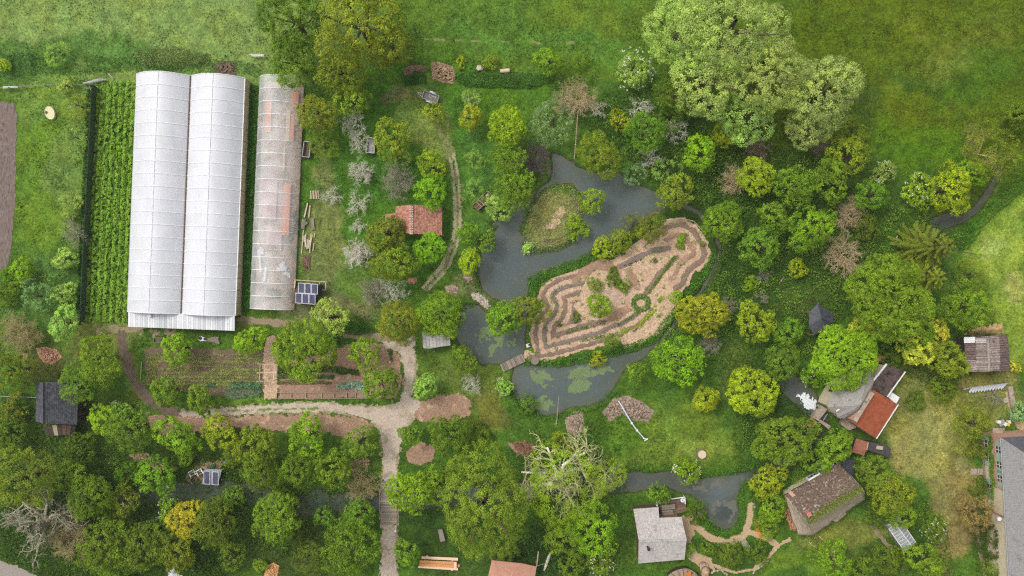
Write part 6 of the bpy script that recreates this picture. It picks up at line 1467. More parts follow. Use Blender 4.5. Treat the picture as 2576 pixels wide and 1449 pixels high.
# ---------------- little glasshouse
c3 = lambda x, y: cc(3, 2, x, y)
GHS = thing('small_glasshouse', 2265, 1340, 'little white framed glasshouse with many panes in the cottage garden', 'glasshouse')
le = [P(*c3(893, 1066), 1.5), P(*c3(1026, 1256), 1.5)]; rg = [P(*c3(948, 1040), 2.4), P(*c3(1086, 1222), 2.4)]; re_ = [P(*c3(976, 986), 1.5), P(*c3(1112, 1190), 1.5)]
def bars(a, b, w=.06, nm='glazing_bar'): MB().bar(a, b, w).build(nm, WHITEP, GHS)
for a in (le, rg, re_): bars(a[0], a[1], .09, 'purlin')
for s, nm in ((le, 0), (re_, 1)):
    for i in range(10):
        t = i/9; bars(s[0].lerp(s[1], t), rg[0].lerp(rg[1], t))
        if i < 9: q = [s[0].lerp(s[1], t+.004), s[0].lerp(s[1], t+.107), rg[0].lerp(rg[1], t+.107), rg[0].lerp(rg[1], t+.004)]; MB().slab([v-Vector((0, 0, .02)) for v in q], .012).build('pane', GLASS, GHS)
    for k in (0, 1): p = s[k]; bars(Vector((p.x, p.y, 0)), p, .08, 'corner_post')
    m = (s[0]+s[1])/2; MB().box((m.x, m.y, .75), ((s[1]-s[0]).length, .03, 1.45), math.atan2(s[1].y-s[0].y, s[1].x-s[0].x)).build('side_glass', GLASS, GHS)
for k in (0, 1): MB().add([Vector((le[k].x, le[k].y, 0)), Vector((re_[k].x, re_[k].y, 0)), re_[k], rg[k], le[k]], [(0, 1, 2, 3, 4)]).build('gable_glass', GLASS, GHS); bars(le[k], re_[k], .06, 'tie_bar')
# ---------------- mill
zm = zz(1974.2, 884.1, .1777)
MI = thing('round_mill', 2120, 990, 'round mill building with a fanned grey thatch roof beside the white water', 'mill')
ap = P(*zm(1062, 762), 7.0); rim2 = [(600, 788), (612, 700), (650, 612), (720, 490), (880, 370), (1040, 300), (1190, 250), (1260, 420), (1200, 640), (1010, 860), (830, 952), (745, 935), (722, 880)]
rz_ = [4.2]*6+[4.4]*3+[5.4, 4.2, 4.2, 4.2]; rimp = [P(*zm(*c), z) for c, z in zip(rim2, rz_)]
V = [ap]; F = []; K = 8; nr = len(rimp)*4; dense = []
for i in range(len(rimp)):
    for k in range(4): dense.append(rimp[i].lerp(rimp[(i+1) % len(rimp)], k/4))
for j in range(1, K+1):
    for v in dense:
        q = ap.lerp(v, j/K); q.z += .07*math.sin(math.pi*j/K)+random.uniform(-.025, .025); V.append(q)
for i in range(nr): F.append((0, 1+i, 1+(i+1) % nr))
mb = MB(); mb.add(V, F); b0 = 1
for j in range(K-1):
    for i in range(nr): mb.f.append((1+j*nr+i, 1+(j+1)*nr+i, 1+(j+1)*nr+(i+1) % nr, 1+j*nr+(i+1) % nr)); mb.t.append(.5)
mb.build('thatch_roof', THATCH, MI)
walls(MI, [(*zm(*c), z) for c, z in zip(rim2, [v-.1 for v in rz_])], LIME, .35, base=-1.0)
p = P(*zm(662, 540), 2.8); MB().box(p+Vector((-.12, .1, 0)), (.12, .8, .9), -.45).build('window', WDARK, MI)
MB().box(P(*zm(755, 826), 4.9), (.75, .16, .1), .55).build('metal_strip', WHITEP, MI)
MW = thing('mill_house', 2205, 1040, 'mill house with a rust red sheet roof and tall coped gable wall', 'house')
rq = [(*zm(1252, 545), 5.2), (*zm(1597, 750), 3.0), (*zm(1285, 1235), 3.0), (*zm(982, 1022), 5.2)]; q = P3(*rq)
for i in range(7):
    a, b = q[0].lerp(q[3], i/7), q[0].lerp(q[3], (i+.992)/7); d_, e2 = q[1].lerp(q[2], i/7), q[1].lerp(q[2], (i+.992)/7); MB().slab([a, d_, e2, b], .05).build('roof_sheet', RUST, MW)
walls(MW, rq, PINKB, .15)
MB().bar(q[1]+Vector((.05, 0, .02)), q[2]+Vector((.05, 0, .02)), .14, .1).build('gutter', WHITEP, MW)
ga, gb = P(*zm(1235, 580), 6.0), P(*zm(985, 985), 6.0); MB().bar(ga, gb, .6, .18).build('coping', CONC, MW)
mid = (ga+gb)/2; MB().box((mid.x, mid.y, 2.9), ((gb-ga).length, .45, 6.0), math.atan2(gb.y-ga.y, gb.x-ga.x)).build('gable_wall', PINKB, MW)
for x, y, w, h, r in ((1232, 1062, .3, .85, -.4), (1185, 1072, .5, .25, -.5), (1362, 1006, .36, .16, -.5), (1300, 1056, .22, .12, -.5), (1330, 1076, .22, .12, -.5), (1275, 1132, .4, .12, -.5)):
    t = max(0, min(1, ((x-1118)*.84+(y-780)*.54)/360)); MB().box(P(*zm(x, y), 5.24-2.2*t), (w, h, .03), r, 0, .5).build('paint_patch', WHITEP, MW)
MR = thing('mill_annex', 2225, 955, 'annex with a dark mossy roof and white edges behind the mill', 'annex'); dq = [(*zm(1432, 178), 3.9), (*zm(1698, 285), 3.5), (*zm(1442, 642), 3.5), (*zm(1148, 530), 3.9)]; q = P3(*dq)
MB().slab(q, .12).build('roof', DARKROOF, MR); walls(MR, dq, LIME, .2); MB().bar(q[0]+Vector((0, 0, .06)), q[3]+Vector((0, 0, .06)), .26, .14).build('edge_trim', WHITEP, MR); MB().bar(q[1]+Vector((0, 0, .06)), q[2]+Vector((0, 0, .06)), .16, .14).build('edge_trim', WHITEP, MR)
o = thing('flat_roof_porch', *zm(1530, 650), 'pale flat roofed porch in the corner of the mill house', 'porch'); pq = [(*zm(1495, 568), 2.6), (*zm(1622, 650), 2.6), (*zm(1572, 742), 2.6), (*zm(1448, 642), 2.6)]; MB().slab(P3(*pq), .14).build('roof', WHITEP, o); walls(o, pq, LIME, .15)
o = thing('brick_stub', *zm(1340, 100), 'small rusty brown roof peeping out above the mill annex', 'shed'); pq = [(*zm(1325, 55), 2.4), (*zm(1420, 75), 2.4), (*zm(1400, 140), 2.3), (*zm(1295, 142), 2.3)]; MB().slab(P3(*pq), .1).build('roof', RB_, o); walls(o, pq, DARKW, .1)
SL = thing('sluice', 2065, 1040, 'concrete sluice walls and plank gangway below the mill', 'sluice')
for pts, z, nm, mt in ((((500, 760), (605, 815), (470, 985), (388, 930)), .8, 'pier', CONC), (((470, 985), (500, 965), (650, 1055), (620, 1105)), .7, 'wing_wall', CONC), (((385, 925), (462, 1010), (375, 1092), (278, 1030)), .5, 'gangway', surf('gangway_planks', (160, 118, 78), (190, 146, 104), 3)), (((820, 955), (985, 1000), (1005, 1080), (900, 1118), (790, 1035)), .9, 'abutment', CONC), (((700, 880), (800, 948), (790, 962), (690, 900)), 1.0, 'parapet', CONC)):
    MB().slab(P3(*[(*zm(*c), z) for c in pts]), z+.9).build(nm, mt, SL)
for a, b in (((455, 1010), (500, 1005)), ((600, 880), (540, 975))): MB().bar(P(*zm(*a), 1.2), P(*zm(*b), 1.2), .1).build('rail', GALV, SL)
FOAM = surf('foam', (224, 232, 240), (255, 255, 255), 4, (170, 190, 204), 1.6, .6, bump=.5, rough=.6)
sheet('white_water', A_([zm(*c) for c in ((180, 640), (250, 590), (340, 630), (430, 690), (470, 790), (420, 845), (330, 800), (240, 760))]), FOAM, .05, res=.1, amp=.9, nscale=2.6, mound=.16, base=WL, kind='stuff', label='white foaming water below the mill race', cat='water')
sheet('white_water', A_([zm(*c) for c in ((270, 680), (340, 670), (440, 770), (450, 810), (400, 820), (300, 750))]), FOAM, .12, res=.1, amp=.4, nscale=3, mound=.22, base=WL, kind='stuff', label='thickest foam right under the mill race outlet', cat='water')
o = thing('outlet_pipe', *zm(465, 810), 'black outlet pipe spouting the white water at the mill', 'pipe'); MB().tube([P(*zm(500, 800), .35), P(*zm(450, 812), .3)], .32, 12).build('pipe', BLACK, o); MB().tube([P(*zm(456, 811), .3), P(*zm(448, 812), .3)], .36, 12).build('flange', BLACK, o)
# ---------------- slate plate roof in the wood
o = thing('slate_pavilion', 2065, 800, 'dark grey slate pavilion roof standing in the right wood', 'pavilion'); c31 = lambda x, y: cc(3, 1, x, y)
rp = [(375, 838), (500, 925), (486, 985), (440, 1035), (345, 1075), (308, 1015), (312, 905)]; top = P(*c31(402, 950), 3.6); rm = [P(*c31(*c), 2.7) for c in rp]; mb = MB(); mb.add([top]+rm, [(0, i+1, (i+1) % 7+1) for i in range(7)]); mb.build('roof', SLATE, o)
for v in rm: MB().bar(top+Vector((0, 0, .03)), v+Vector((0, 0, .03)), .1, .05).build('hip', SLATE, o)
for v in rm[::2]: MB().bar((v.x*.99, v.y, -.1), v-Vector((0, 0, .05)), .16).build('post', BROWNW, o)
# ---------------- corrugated barn
zq = zz(2300.4, 798.3, .16)
BA = thing('corrugated_barn', 2485, 890, 'barn with a weathered corrugated sheet roof at the right edge', 'barn')
def corr(parent, q, mat, name='roof_sheet', pitch=.3, amp=.06):
    q = [Vector(v) for v in q]; L = ((q[3]-q[0]).length+(q[2]-q[1]).length)/2; n = max(4, int(L/pitch)*4); V = []; F = []
    for i in range(n+1):
        t = i/n; a = q[0].lerp(q[3], t); b = q[1].lerp(q[2], t); dz = amp*math.sin(2*math.pi*i/4+.4)
        V += [a+Vector((0, 0, dz)), b+Vector((0, 0, dz))]
        if i: F.append((2*i-2, 2*i-1, 2*i+1, 2*i))
    mb = MB()
    for f in F: mb.tc = random.random(); mb.add([V[k] for k in f], [(0, 1, 2, 3)])
    mb.build(name, mat, parent)
zt_ = 3.9; ze_ = 3.1; xs_ = [(775, 800), (960, 968), (1150, 1160), (1330, 1345), (1460, 1502)]; zz_ = [ze_, 3.5, zt_, 3.5, ze_]; yt = [318, 308, 296, 280, 266]; yb = [852, 850, 848, 836, 822]
SHG2 = surf('fibre_cement_dark', (84, 68, 66), (142, 122, 116), 3.5, (176, 160, 152), 1.4, .6, bump=.4, tint=True)
for i in range(4):
    for j in range(3):
        def pt(k, t): return P(*zq(xs_[k][0]*(1-t)+xs_[k][1]*t, yt[k]*(1-t)+yb[k]*t), zz_[k]+.02*j)
        corr(BA, [pt(i, j/3), pt(i+1, j/3), pt(i+1, (j+1.02)/3), pt(i, (j+1.02)/3)], SHG2 if i in (0, 3) and not (i == 0 and j == 2) else SHEETG)
corr(BA, P3((*zq(772, 312), 3.25), (*zq(948, 306), 3.6), (*zq(948, 396), 3.6), (*zq(775, 402), 3.25)), WHITEP, 'pale_sheet'); corr(BA, P3((*zq(955, 335), 3.65), (*zq(1128, 330), 4.0), (*zq(1128, 402), 4.0), (*zq(955, 408), 3.65)), SHING, 'pale_sheet')
MB().bar(P(*zq(1150, 294), 4.02), P(*zq(1162, 850), 4.02), .3, .08).build('ridge_cap', SHEETG, BA)
walls(BA, [(*zq(775, 318), ze_), (*zq(1150, 296), zt_), (*zq(1460, 266), ze_), (*zq(1502, 822), ze_), (*zq(1160, 848), zt_), (*zq(800, 852), ze_)], DARKW, .3)
sheet('straw_heap', A_([zq(*c) for c in ((780, 230), (900, 120), (1120, 95), (1370, 90), (1395, 200), (1290, 262), (1000, 275), (800, 270))]), STRAWM, .05, amp=.4, mound=.7, mw=1.0, kind=None, label='straw heap behind the corrugated barn', cat='straw')
CL = thing('laundry_line', *zq(1150, 1080), 'laundry line hung with long white sheets below the barn', 'clothesline')
pa, pb = P(*zq(785, 1112), 1.9), P(*zq(1500, 1028), 1.9)
for p in (pa, pb): MB().tube([(p.x, p.y, -.1), p], .06, 8).build('pole', GALV, CL)
MB().tube([pa, pb], .015, 5).build('wire', GALV, CL)
o = thing('red_cloth', *zq(820, 1120), 'red and white cloth at the left end of the laundry line', 'cloth', z=1.0); p = P(*zq(820, 1108), 1.7); d = (pb-pa).normalized()
for k, (mt, dz) in enumerate(((WHITEP, .0), (surf('red_cloth', (206, 70, 66), (226, 96, 88), 2), -.4))):
    mb = MB(); n_ = 8
    for i in range(n_+1): v = p+d*(i/n_*.9-.45)+Vector((0, .12*math.sin(i*1.7)+.0, 0)); mb.v += [tuple(v+Vector((0, 0, .15+dz))), tuple(v+Vector((0, -.25, -.45+dz)))]
    for i in range(n_): mb.f.append((2*i, 2*i+1, 2*i+3, 2*i+2)); mb.t.append(.5)
    mb.build('fold', mt, o)
for k in range(3):
    o = thing('white_sheet', *zq(960+k*185, 1085-k*22), ('left', 'middle', 'right')[k]+' white bed sheet on the laundry line', 'sheet', 'sheets on the laundry line', z=.6); mb = MB(); n_ = 20; t0 = .17+k*.265; t1 = t0+.262
    for i in range(n_+1): v = pa.lerp(pb, t0+(t1-t0)*i/n_); w_ = .1*math.sin(i*1.3+k); mb.v += [tuple(v+Vector((0, w_*.2, 0))), tuple(v+Vector((0, w_-.4, -.6))), tuple(v+Vector((0, w_*1.4-.95, -1.2+.06*math.sin(i*.9))))]
    for i in range(n_):
        for s in (0, 1): mb.f.append((3*i+s, 3*i+s+1, 3*i+s+4, 3*i+s+3)); mb.t.append(.5)
    mb.build('cloth', CLOTH, o)
o = thing('stone_kerb', *zq(1510, 1200), 'low grey stone wall running down from the laundry line', 'wall')
for i in range(14):
    t = i/13; x = 1480+60*t; y = 1110+330*t; MB().box(gnd(*zq(x, y), .2), (.7, .58, .45), .15+random.uniform(-.08, .08)).build('stone', CONC, o)
o = thing('flat_stone', *zq(1425, 1305), 'flat grey stone slab left of the low stone wall', 'stone'); MB().rock(gnd(*zq(1425, 1305), .08), .5, .3).build('slab', STONE, o); MB().rock(gnd(*zq(1440, 1298), .12), .36, .35).build('slab', STONE, o)
# ---------------- big house at the lower right
zw = zz(2317.6, 1030, .289)
BH = thing('big_house', 2535, 1280, 'big pale house with a grey slate roof and green shutters at the right edge', 'house')
ez = 5.2; A0 = P(2518, 1101, ez); A1 = P(2541, 1500, ez); vdir = (A1-A0).normalized(); ndir = Vector((vdir.y, -vdir.x, 0))
if ndir.x > 0: ndir = -ndir
inn = -ndir; WD = 11.0; B0 = A0+inn*WD; B1 = A1+inn*WD
rg0 = A0+inn*WD/2+vdir*5.0; rg0.z = ez+4.2; rg1 = A1+inn*WD/2; rg1.z = ez+4.2
def slates(parent, name, q, mat, tw=.34, th=.26):
    mb = MB(); q = [Vector(v) for v in q]; tiles(mb, *q, tw, th, .015, .015); o = mb.build(name, mat, parent); o['kind'] = 'stuff'
GSL = surf('grey_slate_roof', (126, 124, 124), (164, 161, 158), 6, (116, 112, 112), .8, .57, bump=.5)
mb = MB(); mb.slab([A0, A1, rg1, rg0], .15); mb.build('roof', GSL, BH); mb = MB(); mb.slab([B0, B1, rg1, rg0], .15); mb.build('roof', GSL, BH); mb = MB(); mb.slab([A0, B0, rg0], .15); mb.build('hip_roof', SLATE, BH)
slates(BH, 'slates', [A1+vdir*0, A0+vdir*0, rg0, rg1], GSL)
p = A0.lerp(B0, .32)+vdir*1.3; p.z = ez+1.25; MB().box(p, (1.5, 1.1, .12), 0, -.3).build('skylight_frame', WHITEP, BH); MB().box(p+Vector((0, 0, .08)), (1.25, .85, .06), 0, -.3).build('skylight', PINKB, BH)
wl = (A1-A0).length; wa = math.atan2(vdir.y, vdir.x)
def wallpiece(t0, t1, z0, z1, mat, out_, th, name, parent=None):
    c = A0+vdir*((t0+t1)/2)+ndir*(out_-.3); MB().box((c.x, c.y, (z0+z1)/2), (t1-t0, th, z1-z0), wa).build(name, mat, parent or BH)
wallpiece(.3, wl, -.1, ez-.1, LIME, 0, .3, 'front_wall'); wallpiece(.3, 7.6, 2.6, ez-.15, PINKB, .02, .3, 'brick_facing'); wallpiece(.3, 9, -.1, .6, CONC, .03, .3, 'plinth')
bw = (A0+B0)/2+vdir*.3; MB().box((bw.x, bw.y, ez/2-.1), ((B0-A0).length-.6, .3, ez), math.atan2(B0.y-A0.y, B0.x-A0.x)).build('end_wall', PINKB, BH)
for (t, z, w, h) in ((1.9, 4.15, .85, 1.15), (4.05, 4.15, .85, 1.15), (1.6, 1.55, 1.0, 1.4), (3.5, 1.55, 1.0, 1.4), (8.0, 1.5, 1.0, 1.3), (6.0, 4.15, .85, 1.15)):
    wr = empty('window', (0, 0, 0)); wr.parent = BH
    wallpiece(t-w/2, t+w/2, z-h/2, z+h/2, WDARK, .1, .2, 'pane', wr); wallpiece(t-.04, t+.04, z-h/2, z+h/2, WHITEP, .13, .2, 'mullion', wr); wallpiece(t-w/2, t+w/2, z-.04, z+.04, WHITEP, .125, .2, 'transom', wr); wallpiece(t-w/2-.1, t+w/2+.1, z-h/2-.1, z-h/2, CONC, .22, .25, 'sill', wr)
    for s in (-1, 1): wallpiece(t+s*(w/2+.42)-.36, t+s*(w/2+.42)+.36, z-h/2, z+h/2, GSHUT, .14, .2, 'shutter', wr)
MB().tube([A0+ndir*.12, A1+ndir*.12], .09, 7).build('gutter', GALV, BH)
p = A0+vdir*11.2+ndir*.1; MB().tube([(p.x, p.y, 0), (p.x, p.y, ez)], .07, 7).build('downpipe', surf('red_pipe', (170, 90, 90), (190, 110, 108), 2), BH)
p = A0+vdir*11.6+ndir*.5; MB().rock((p.x, p.y, 4.4), .4, .9).build('lamp_globe', WHITEP, BH)
# climbing vine: one plant on the facade
o = thing('climbing_vine', 2492, 1150, 'green climbing vine on the big house front', 'vine'); rng = np.random.default_rng(3); n = 900; t = np.concatenate([rng.uniform(.5, 9.5, n//2), np.clip(rng.normal(3.2, 2.0, n-n//2), .3, 9.5)]); z = np.clip(2.55+rng.normal(size=n)*.22+.25*np.sin(t*2), .5, 4.5)
pos = np.array(tuple(A0))[None, :2]+np.array(tuple(vdir))[None, :2]*t[:, None]+np.array(tuple(ndir))[None, :2]*(.0+rng.random(n)*.25)[:, None]; pos = np.column_stack([pos, z]); me = quads_mesh('leaves', leaf_quads(rng, pos, unit(rng.normal(size=(n, 3))*.5+np.array(tuple(ndir))+[0, 0, .6]), .24), rng.random(n)); me.transform(parent_matrix(o).inverted()); link('leaves', me, LEAF, o, None, alb((110, 140, 44), 1.2))
p = A0+vdir*9.0+ndir*.15; q0 = A0+vdir*5+ndir*.1; MB().tube([(p.x, p.y, -.1), (p.x, p.y, 1.6), (q0.x, q0.y, 2.6)], [.05, .04, .02], 6).build('stem', BROWNW, o)
o = thing('paved_step', *zw(485, 540), 'pale stone doorstep path at the big house', 'step')
for x, y in ((452, 540), (508, 540)): MB().box(gnd(*zw(x, y), .06), (.85, .9, .14)).build('slab', CONC, o)
o = thing('clutter_heap', *zw(705, 118), 'small heap of white and coloured boxes by the big house corner', 'boxes')
for i, (x, y, mt) in enumerate(((660, 105, WHITEP), (690, 100, STONE), (715, 125, WHITEP), (740, 125, surf('yellow_box', (222, 190, 60), (236, 206, 80), 2)), (750, 105, CLOTH), (675, 128, GALV))): MB().box(gnd(*zw(x, y), .22), (.5, .42, .45), i*.4).build('box', mt, o)
o = thing('stone_pillar', *zw(630, 190), 'mossy stone garden wall stub at the big house corner', 'wall'); MB().box(gnd(*zw(630, 188), .5), (1.6, 1.1, 1.1)).build('stones', CONC, o); MB().box(gnd(*zw(630, 188), 1.1), (1.75, 1.25, .12)).build('cap', CONC, o)
# ---------------- table, awning, logs at the bottom
zl = zz(978.5, 1287.6, .1733)
TB = thing('long_table', *zl(710, 750), 'long orange timber table between two pale benches', 'table')
q = [zl(445, 700), zl(985, 722), zl(985, 808), zl(435, 790)]; planked(TB, q, .8, 2, 'top_plank', ORANGEW, .1)
for c in ((520, 750), (900, 765)): p = P(*zl(*c), .7); MB().box((p.x, p.y, .33), (.3, .8, .7)).build('trestle', FRESH, TB)
MB().box(P(*zl(960, 770), .84), (.35, .8, .06)).build('end_cleat', FRESH, TB)
for nm, c, z in (('upper', [(470, 645), (1000, 668), (1000, 708), (470, 682)], .5), ('lower', [(425, 782), (1000, 812), (998, 848), (420, 812)], .5)):
    o = thing('timber_bench', *zl(710, c[0][1]+20), '%s pale half-log bench at the long orange table' % nm, 'bench', 'benches at the long table'); MB().slab([P(*zl(*k), z) for k in c], .14).build('seat', FRESH, o)
    for x in (.15, .85): a = Vector(zl(*c[0])).lerp(Vector(zl(*c[2])), x); p = P(*a, z-.1); MB().box((p.x, p.y, .18), (.3, .3, .4)).build('block', FRESH, o)
o = thing('stump_stool', *zl(1010, 768), 'small pale stump stool at the end of the long table', 'stool'); p = gnd(*zl(1010, 768)); MB().tube([p, p+Vector((0, 0, .42))], .22, 12).build('stump', FRESH, o); MB().tube([p+Vector((0, 0, .42)), p+Vector((0, 0, .46))], .19, 12).build('top', ORANGEW, o)
o = thing('grey_slab_bench', *zl(770, 340), 'weathered grey slab bench under the giant willow', 'bench')
for i in range(3): MB().slab([P(*zl(x, y), .45) for x, y in ((706+22*i, 258-3*i), (727+22*i, 256-3*i), (768+24*i, 434-6*i), (742+24*i, 437-6*i))], .1).build('seat_plank', GREYW, o)
for x, y in ((740, 280), (785, 410)): p = P(*zl(x, y), .4); MB().box((p.x, p.y, .18), (.6, .14, .4)).build('leg', DARKW, o)
o = thing('path_lamp', *zl(105, 248), 'small white lamp post beside the footpath', 'lamp'); p = gnd(*zl(105, 248)); MB().bar(p, p+Vector((0, 0, .9)), .08).build('post', GALV, o); MB().rock(p+Vector((0, 0, 1.0)), .2, .8).build('globe', WHITEP, o)
AW = thing('awning', *zl(1780, 880), 'pink canvas awning cut by the bottom edge under the dark bush', 'awning'); a4 = [P(*zl(1490, 700), 2.5), P(*zl(1920, 745), 2.7), P(*zl(2140, 792), 2.5), P(*zl(2080, 1180), 2.4), P(*zl(1380, 1180), 2.4)]; ctr = P(*zl(1780, 930), 2.95); mb = MB(); mb.add([ctr]+a4, [(0, i+1, (i+1) % 5+1) for i in range(5)]); mb.build('canvas', TARP, AW)
for p in (a4[0], a4[2], a4[3], a4[4]): MB().bar((p.x, p.y, -.1), p, .1).build('pole', PALEW, AW)
for v in a4: MB().tube([ctr, ctr.lerp(v, .5), v], .03, 5).build('seam', TARP, AW)
o = thing('pale_post', *zl(2150, 680), 'slanting pale pole beside the pink awning', 'pole'); MB().tube([gnd(*zl(2142, 785), .1), P(*zl(2165, 582), 2.4)], .09, 8).build('shaft', PALEW, o); MB().tube([P(*zl(2140, 782), .6), P(*zl(2255, 752), .5)], .02, 5).build('rope', WHITEP, o)
o = thing('fallen_log', *zl(2290, 710), 'bleached fallen log right of the pink awning', 'log'); MB().tube([gnd(*zl(2342, 575), .2), gnd(*zl(2300, 690), .25), gnd(*zl(2270, 780), .25), gnd(*zl(2240, 855), .18)], [.18, .24, .22, .1], 9).build('trunk', surf('bleached_wood', (206, 196, 178), (232, 224, 208), 3, st=(1, 4, 1)), o); MB().tube([gnd(*zl(2295, 700), .3), gnd(*zl(2275, 660), .55)], [.08, .03], 6).build('branch_stub', PALEW, o)
# ---------------- heaps of stone, chips and logs
def heap(name, pts, n, r, mat, label, cat, h=.5, under=None):
    ar = A_(pts); rng = np.random.default_rng(int(pts[0][0])); lo, hi = bbox([ar], 0); o = thing(name, sum(p[0] for p in pts)/len(pts), sum(p[1] for p in pts)/len(pts), label, cat); mb = MB(); k = 0; it = 0
    while k < n and it < n*20:
        it += 1; x, y = rng.uniform(lo, hi); s = float(ar.f(np.array([x]), np.array([y]))[0])
        if s < 0: continue
        mb.rock((x, y, float(gz(x, y))+h*min(1, s/.9)*rng.uniform(.5, 1)), r*rng.uniform(.6, 1.3), .6); k += 1
    so_ = mb.build('stones', mat, o); so_['kind'] = 'stuff'
    MB().slab([gnd(*p, .06) for p in pts], .1).build('base', under or mat, o); return o
c22 = lambda *p: [cc(2, 2, x, y) for x, y in p]
heap('rubble_heap', c22((682, 215), (760, 112), (860, 85), (980, 132), (1070, 200), (1030, 282), (900, 272), (830, 222), (740, 280)), 560, .17, BROWNST, 'wide low heap of broken stone on the lawn by the lower pond', 'stone heap', .35)
heap('rubble_heap', c22((400, 265), (470, 200), (530, 210), (542, 300), (500, 405), (412, 345)), 300, .16, BROWNST, 'smaller heap of broken stone left of the wide one', 'stone heap', .35)
heap('bark_heap', c22((0, 440), (80, 425), (165, 445), (185, 490), (120, 530), (40, 500)), 200, .13, surf('bark_chips', (124, 84, 66), (168, 124, 100), 4, tint=True), 'red brown bark heap above the half dead tree', 'bark heap', .35)
c11 = lambda *p: [cc(1, 1, x, y) for x, y in p]
heap('rock_bank', c11((1625, 765), (1680, 760), (1740, 810), (1765, 860), (1740, 880), (1680, 830), (1630, 800)), 120, .2, STONE, 'whitish rocks on the bank between the two ponds', 'rocks', .4)
heap('rock_bank', c11((1425, 715), (1480, 695), (1520, 720), (1510, 760), (1440, 765)), 80, .18, BROWNST, 'greyish rocks left of the pond\'s lower corner', 'rocks', .35)
heap('rock_bank', c11((1560, 600), (1610, 590), (1632, 650), (1600, 685), (1570, 650)), 60, .18, BROWNST, 'brown rocks under the yellow green tree at the pond', 'rocks', .3)
heap('tile_stack', c11((1150, 650), (1205, 645), (1208, 685), (1155, 690)), 60, .17, TILE, 'small stack of spare red tiles below the olive trees', 'tiles', .5)
heap('compost_heap', [cc(0, 1, x, y) for x, y in ((275, 1180), (340, 1165), (430, 1190), (472, 1245), (400, 1300), (330, 1280), (290, 1230))], 420, .12, surf('compost', (168, 122, 96), (214, 166, 136), 4, tint=True), 'brown compost heap left of the leafy pair of trees', 'heap', .7)
heap('compost_heap', [cc(0, 1, x, y) for x, y in ((165, 1225), (190, 1215), (212, 1235), (200, 1255), (170, 1250))], 40, .12, surf('compost', (168, 122, 96), (214, 166, 136), 4, tint=True), 'small brown stump heap beside the straw coloured bare tree', 'heap', .4)
heap('manure_heap', [cc(0, 0, x, y) for x, y in ((1600, 500), (1680, 462), (1765, 465), (1785, 520), (1780, 575), (1640, 560))], 320, .14, surf('manure', (110, 88, 76), (150, 124, 108), 4, tint=True), 'dark brown manure heap behind the greenhouse\'s top end', 'heap', .6)
heap('brush_heap', [cc(1, 0, x, y) for x, y in ((1315, 475), (1370, 465), (1480, 500), (1510, 560), (1490, 635), (1400, 620), (1330, 590))], 360, .15, surf('brushwood', (152, 122, 98), (206, 178, 138), 4, tint=True), 'straw coloured brush heap on the upper hedge line', 'heap', .7)
heap('brush_heap', [cc(1, 0, x, y) for x, y in ((1110, 520), (1180, 490), (1280, 500), (1285, 540), (1220, 560), (1120, 570))], 200, .13, surf('dark_brush', (124, 98, 80), (164, 136, 110), 4, tint=True), 'darker brown brush heap left of the straw coloured one', 'heap', .4)
heap('sand_heap', [cc(1, 2, x, y) for x, y in ((60, 1449), (80, 1370), (130, 1345), (172, 1365), (160, 1449), (150, 1500), (60, 1500))], 300, .12, surf('orange_sand', (206, 150, 96), (228, 174, 118), 3), 'orange sand heap at the bottom edge', 'sand', .6)
o = thing('cut_trunk', *zt(1540, 255), 'pale cut tree trunk lying on the upper hedge line', 'log'); MB().tube([gnd(*zt(1468, 262), .3), gnd(*zt(1606, 248), .3)], [.27, .32], 12).build('trunk', surf('cut_wood', (210, 176, 156), (236, 208, 190), 4, st=(1, 5, 1)), o); MB().tube([gnd(*zt(1606, 248), .3), gnd(*zt(1612, 247), .3)], [.33, .3], 12).build('cut_face', FRESH, o)
o = thing('grey_boulder', *zt(1155, 212), 'pale grey root boulder on the upper hedge line', 'boulder'); MB().rock(gnd(*zt(1150, 212), .3), .55, .7).build('root', STONE, o); MB().rock(gnd(*zt(1185, 220), .25), .4, .7).build('root', GREYW, o)
o = thing('round_stump', *cc(2, 2, 1428, 525), 'pale round stump on the lawn above the stream', 'stump'); p = gnd(*cc(2, 2, 1428, 525)); MB().tube([p, p+Vector((0, 0, .45))], [.75, .65], 14).build('stump', GREYW, o); MB().tube([p+Vector((0, 0, .45)), p+Vector((0, 0, .48))], .6, 14).build('top', PALEW, o)
o = thing('round_table', *cc(2, 1, 172, 1268), 'round wooden table at the island end of the footbridge', 'table'); p = gnd(*cc(2, 1, 172, 1268)); MB().tube([p+Vector((0, 0, .68)), p+Vector((0, 0, .76))], .58, 18).build('top', GREYW, o); MB().tube([p, p+Vector((0, 0, .7))], [.3, .1], 10).build('pedestal', BROWNW, o)
o = thing('garden_stool', *cc(2, 1, 828, 822), 'small white square seat beside the island\'s stone circle', 'stool'); p = gnd(*cc(2, 1, 828, 822)); 
for i in range(3): MB().box(p+Vector((-.2+.2*i, 0, .42)), (.17, .55, .05)).build('slat', PALEW, o)
for a in (-.24, .24):
    for b in (-.24, .24): MB().box(p+Vector((a, b, .2)), (.06, .06, .4)).build('leg', PALEW, o)
heap('stone_circle', [cc(2, 1, x, y) for x, y in ((665, 760), (700, 735), (770, 730), (820, 770), (810, 810), (770, 830), (720, 800))], 60, .1, surf('pinkish_gravel', (190, 166, 154), (222, 200, 188), 5, tint=True), 'pinkish cobbled circle in the middle of the garden island', 'paving', .05)
o = thing('white_duck_box', *cc(2, 1, 120, 1155), 'white and black duck shelter near the footbridge', 'shelter'); p = gnd(*cc(2, 1, 120, 1155)); MB().box(p+Vector((0, 0, .25)), (.55, .5, .5), .3).build('box', WHITEP, o); MB().box(p+Vector((.2, .1, .53)), (.3, .3, .06), .3).build('lid', BLACK, o)
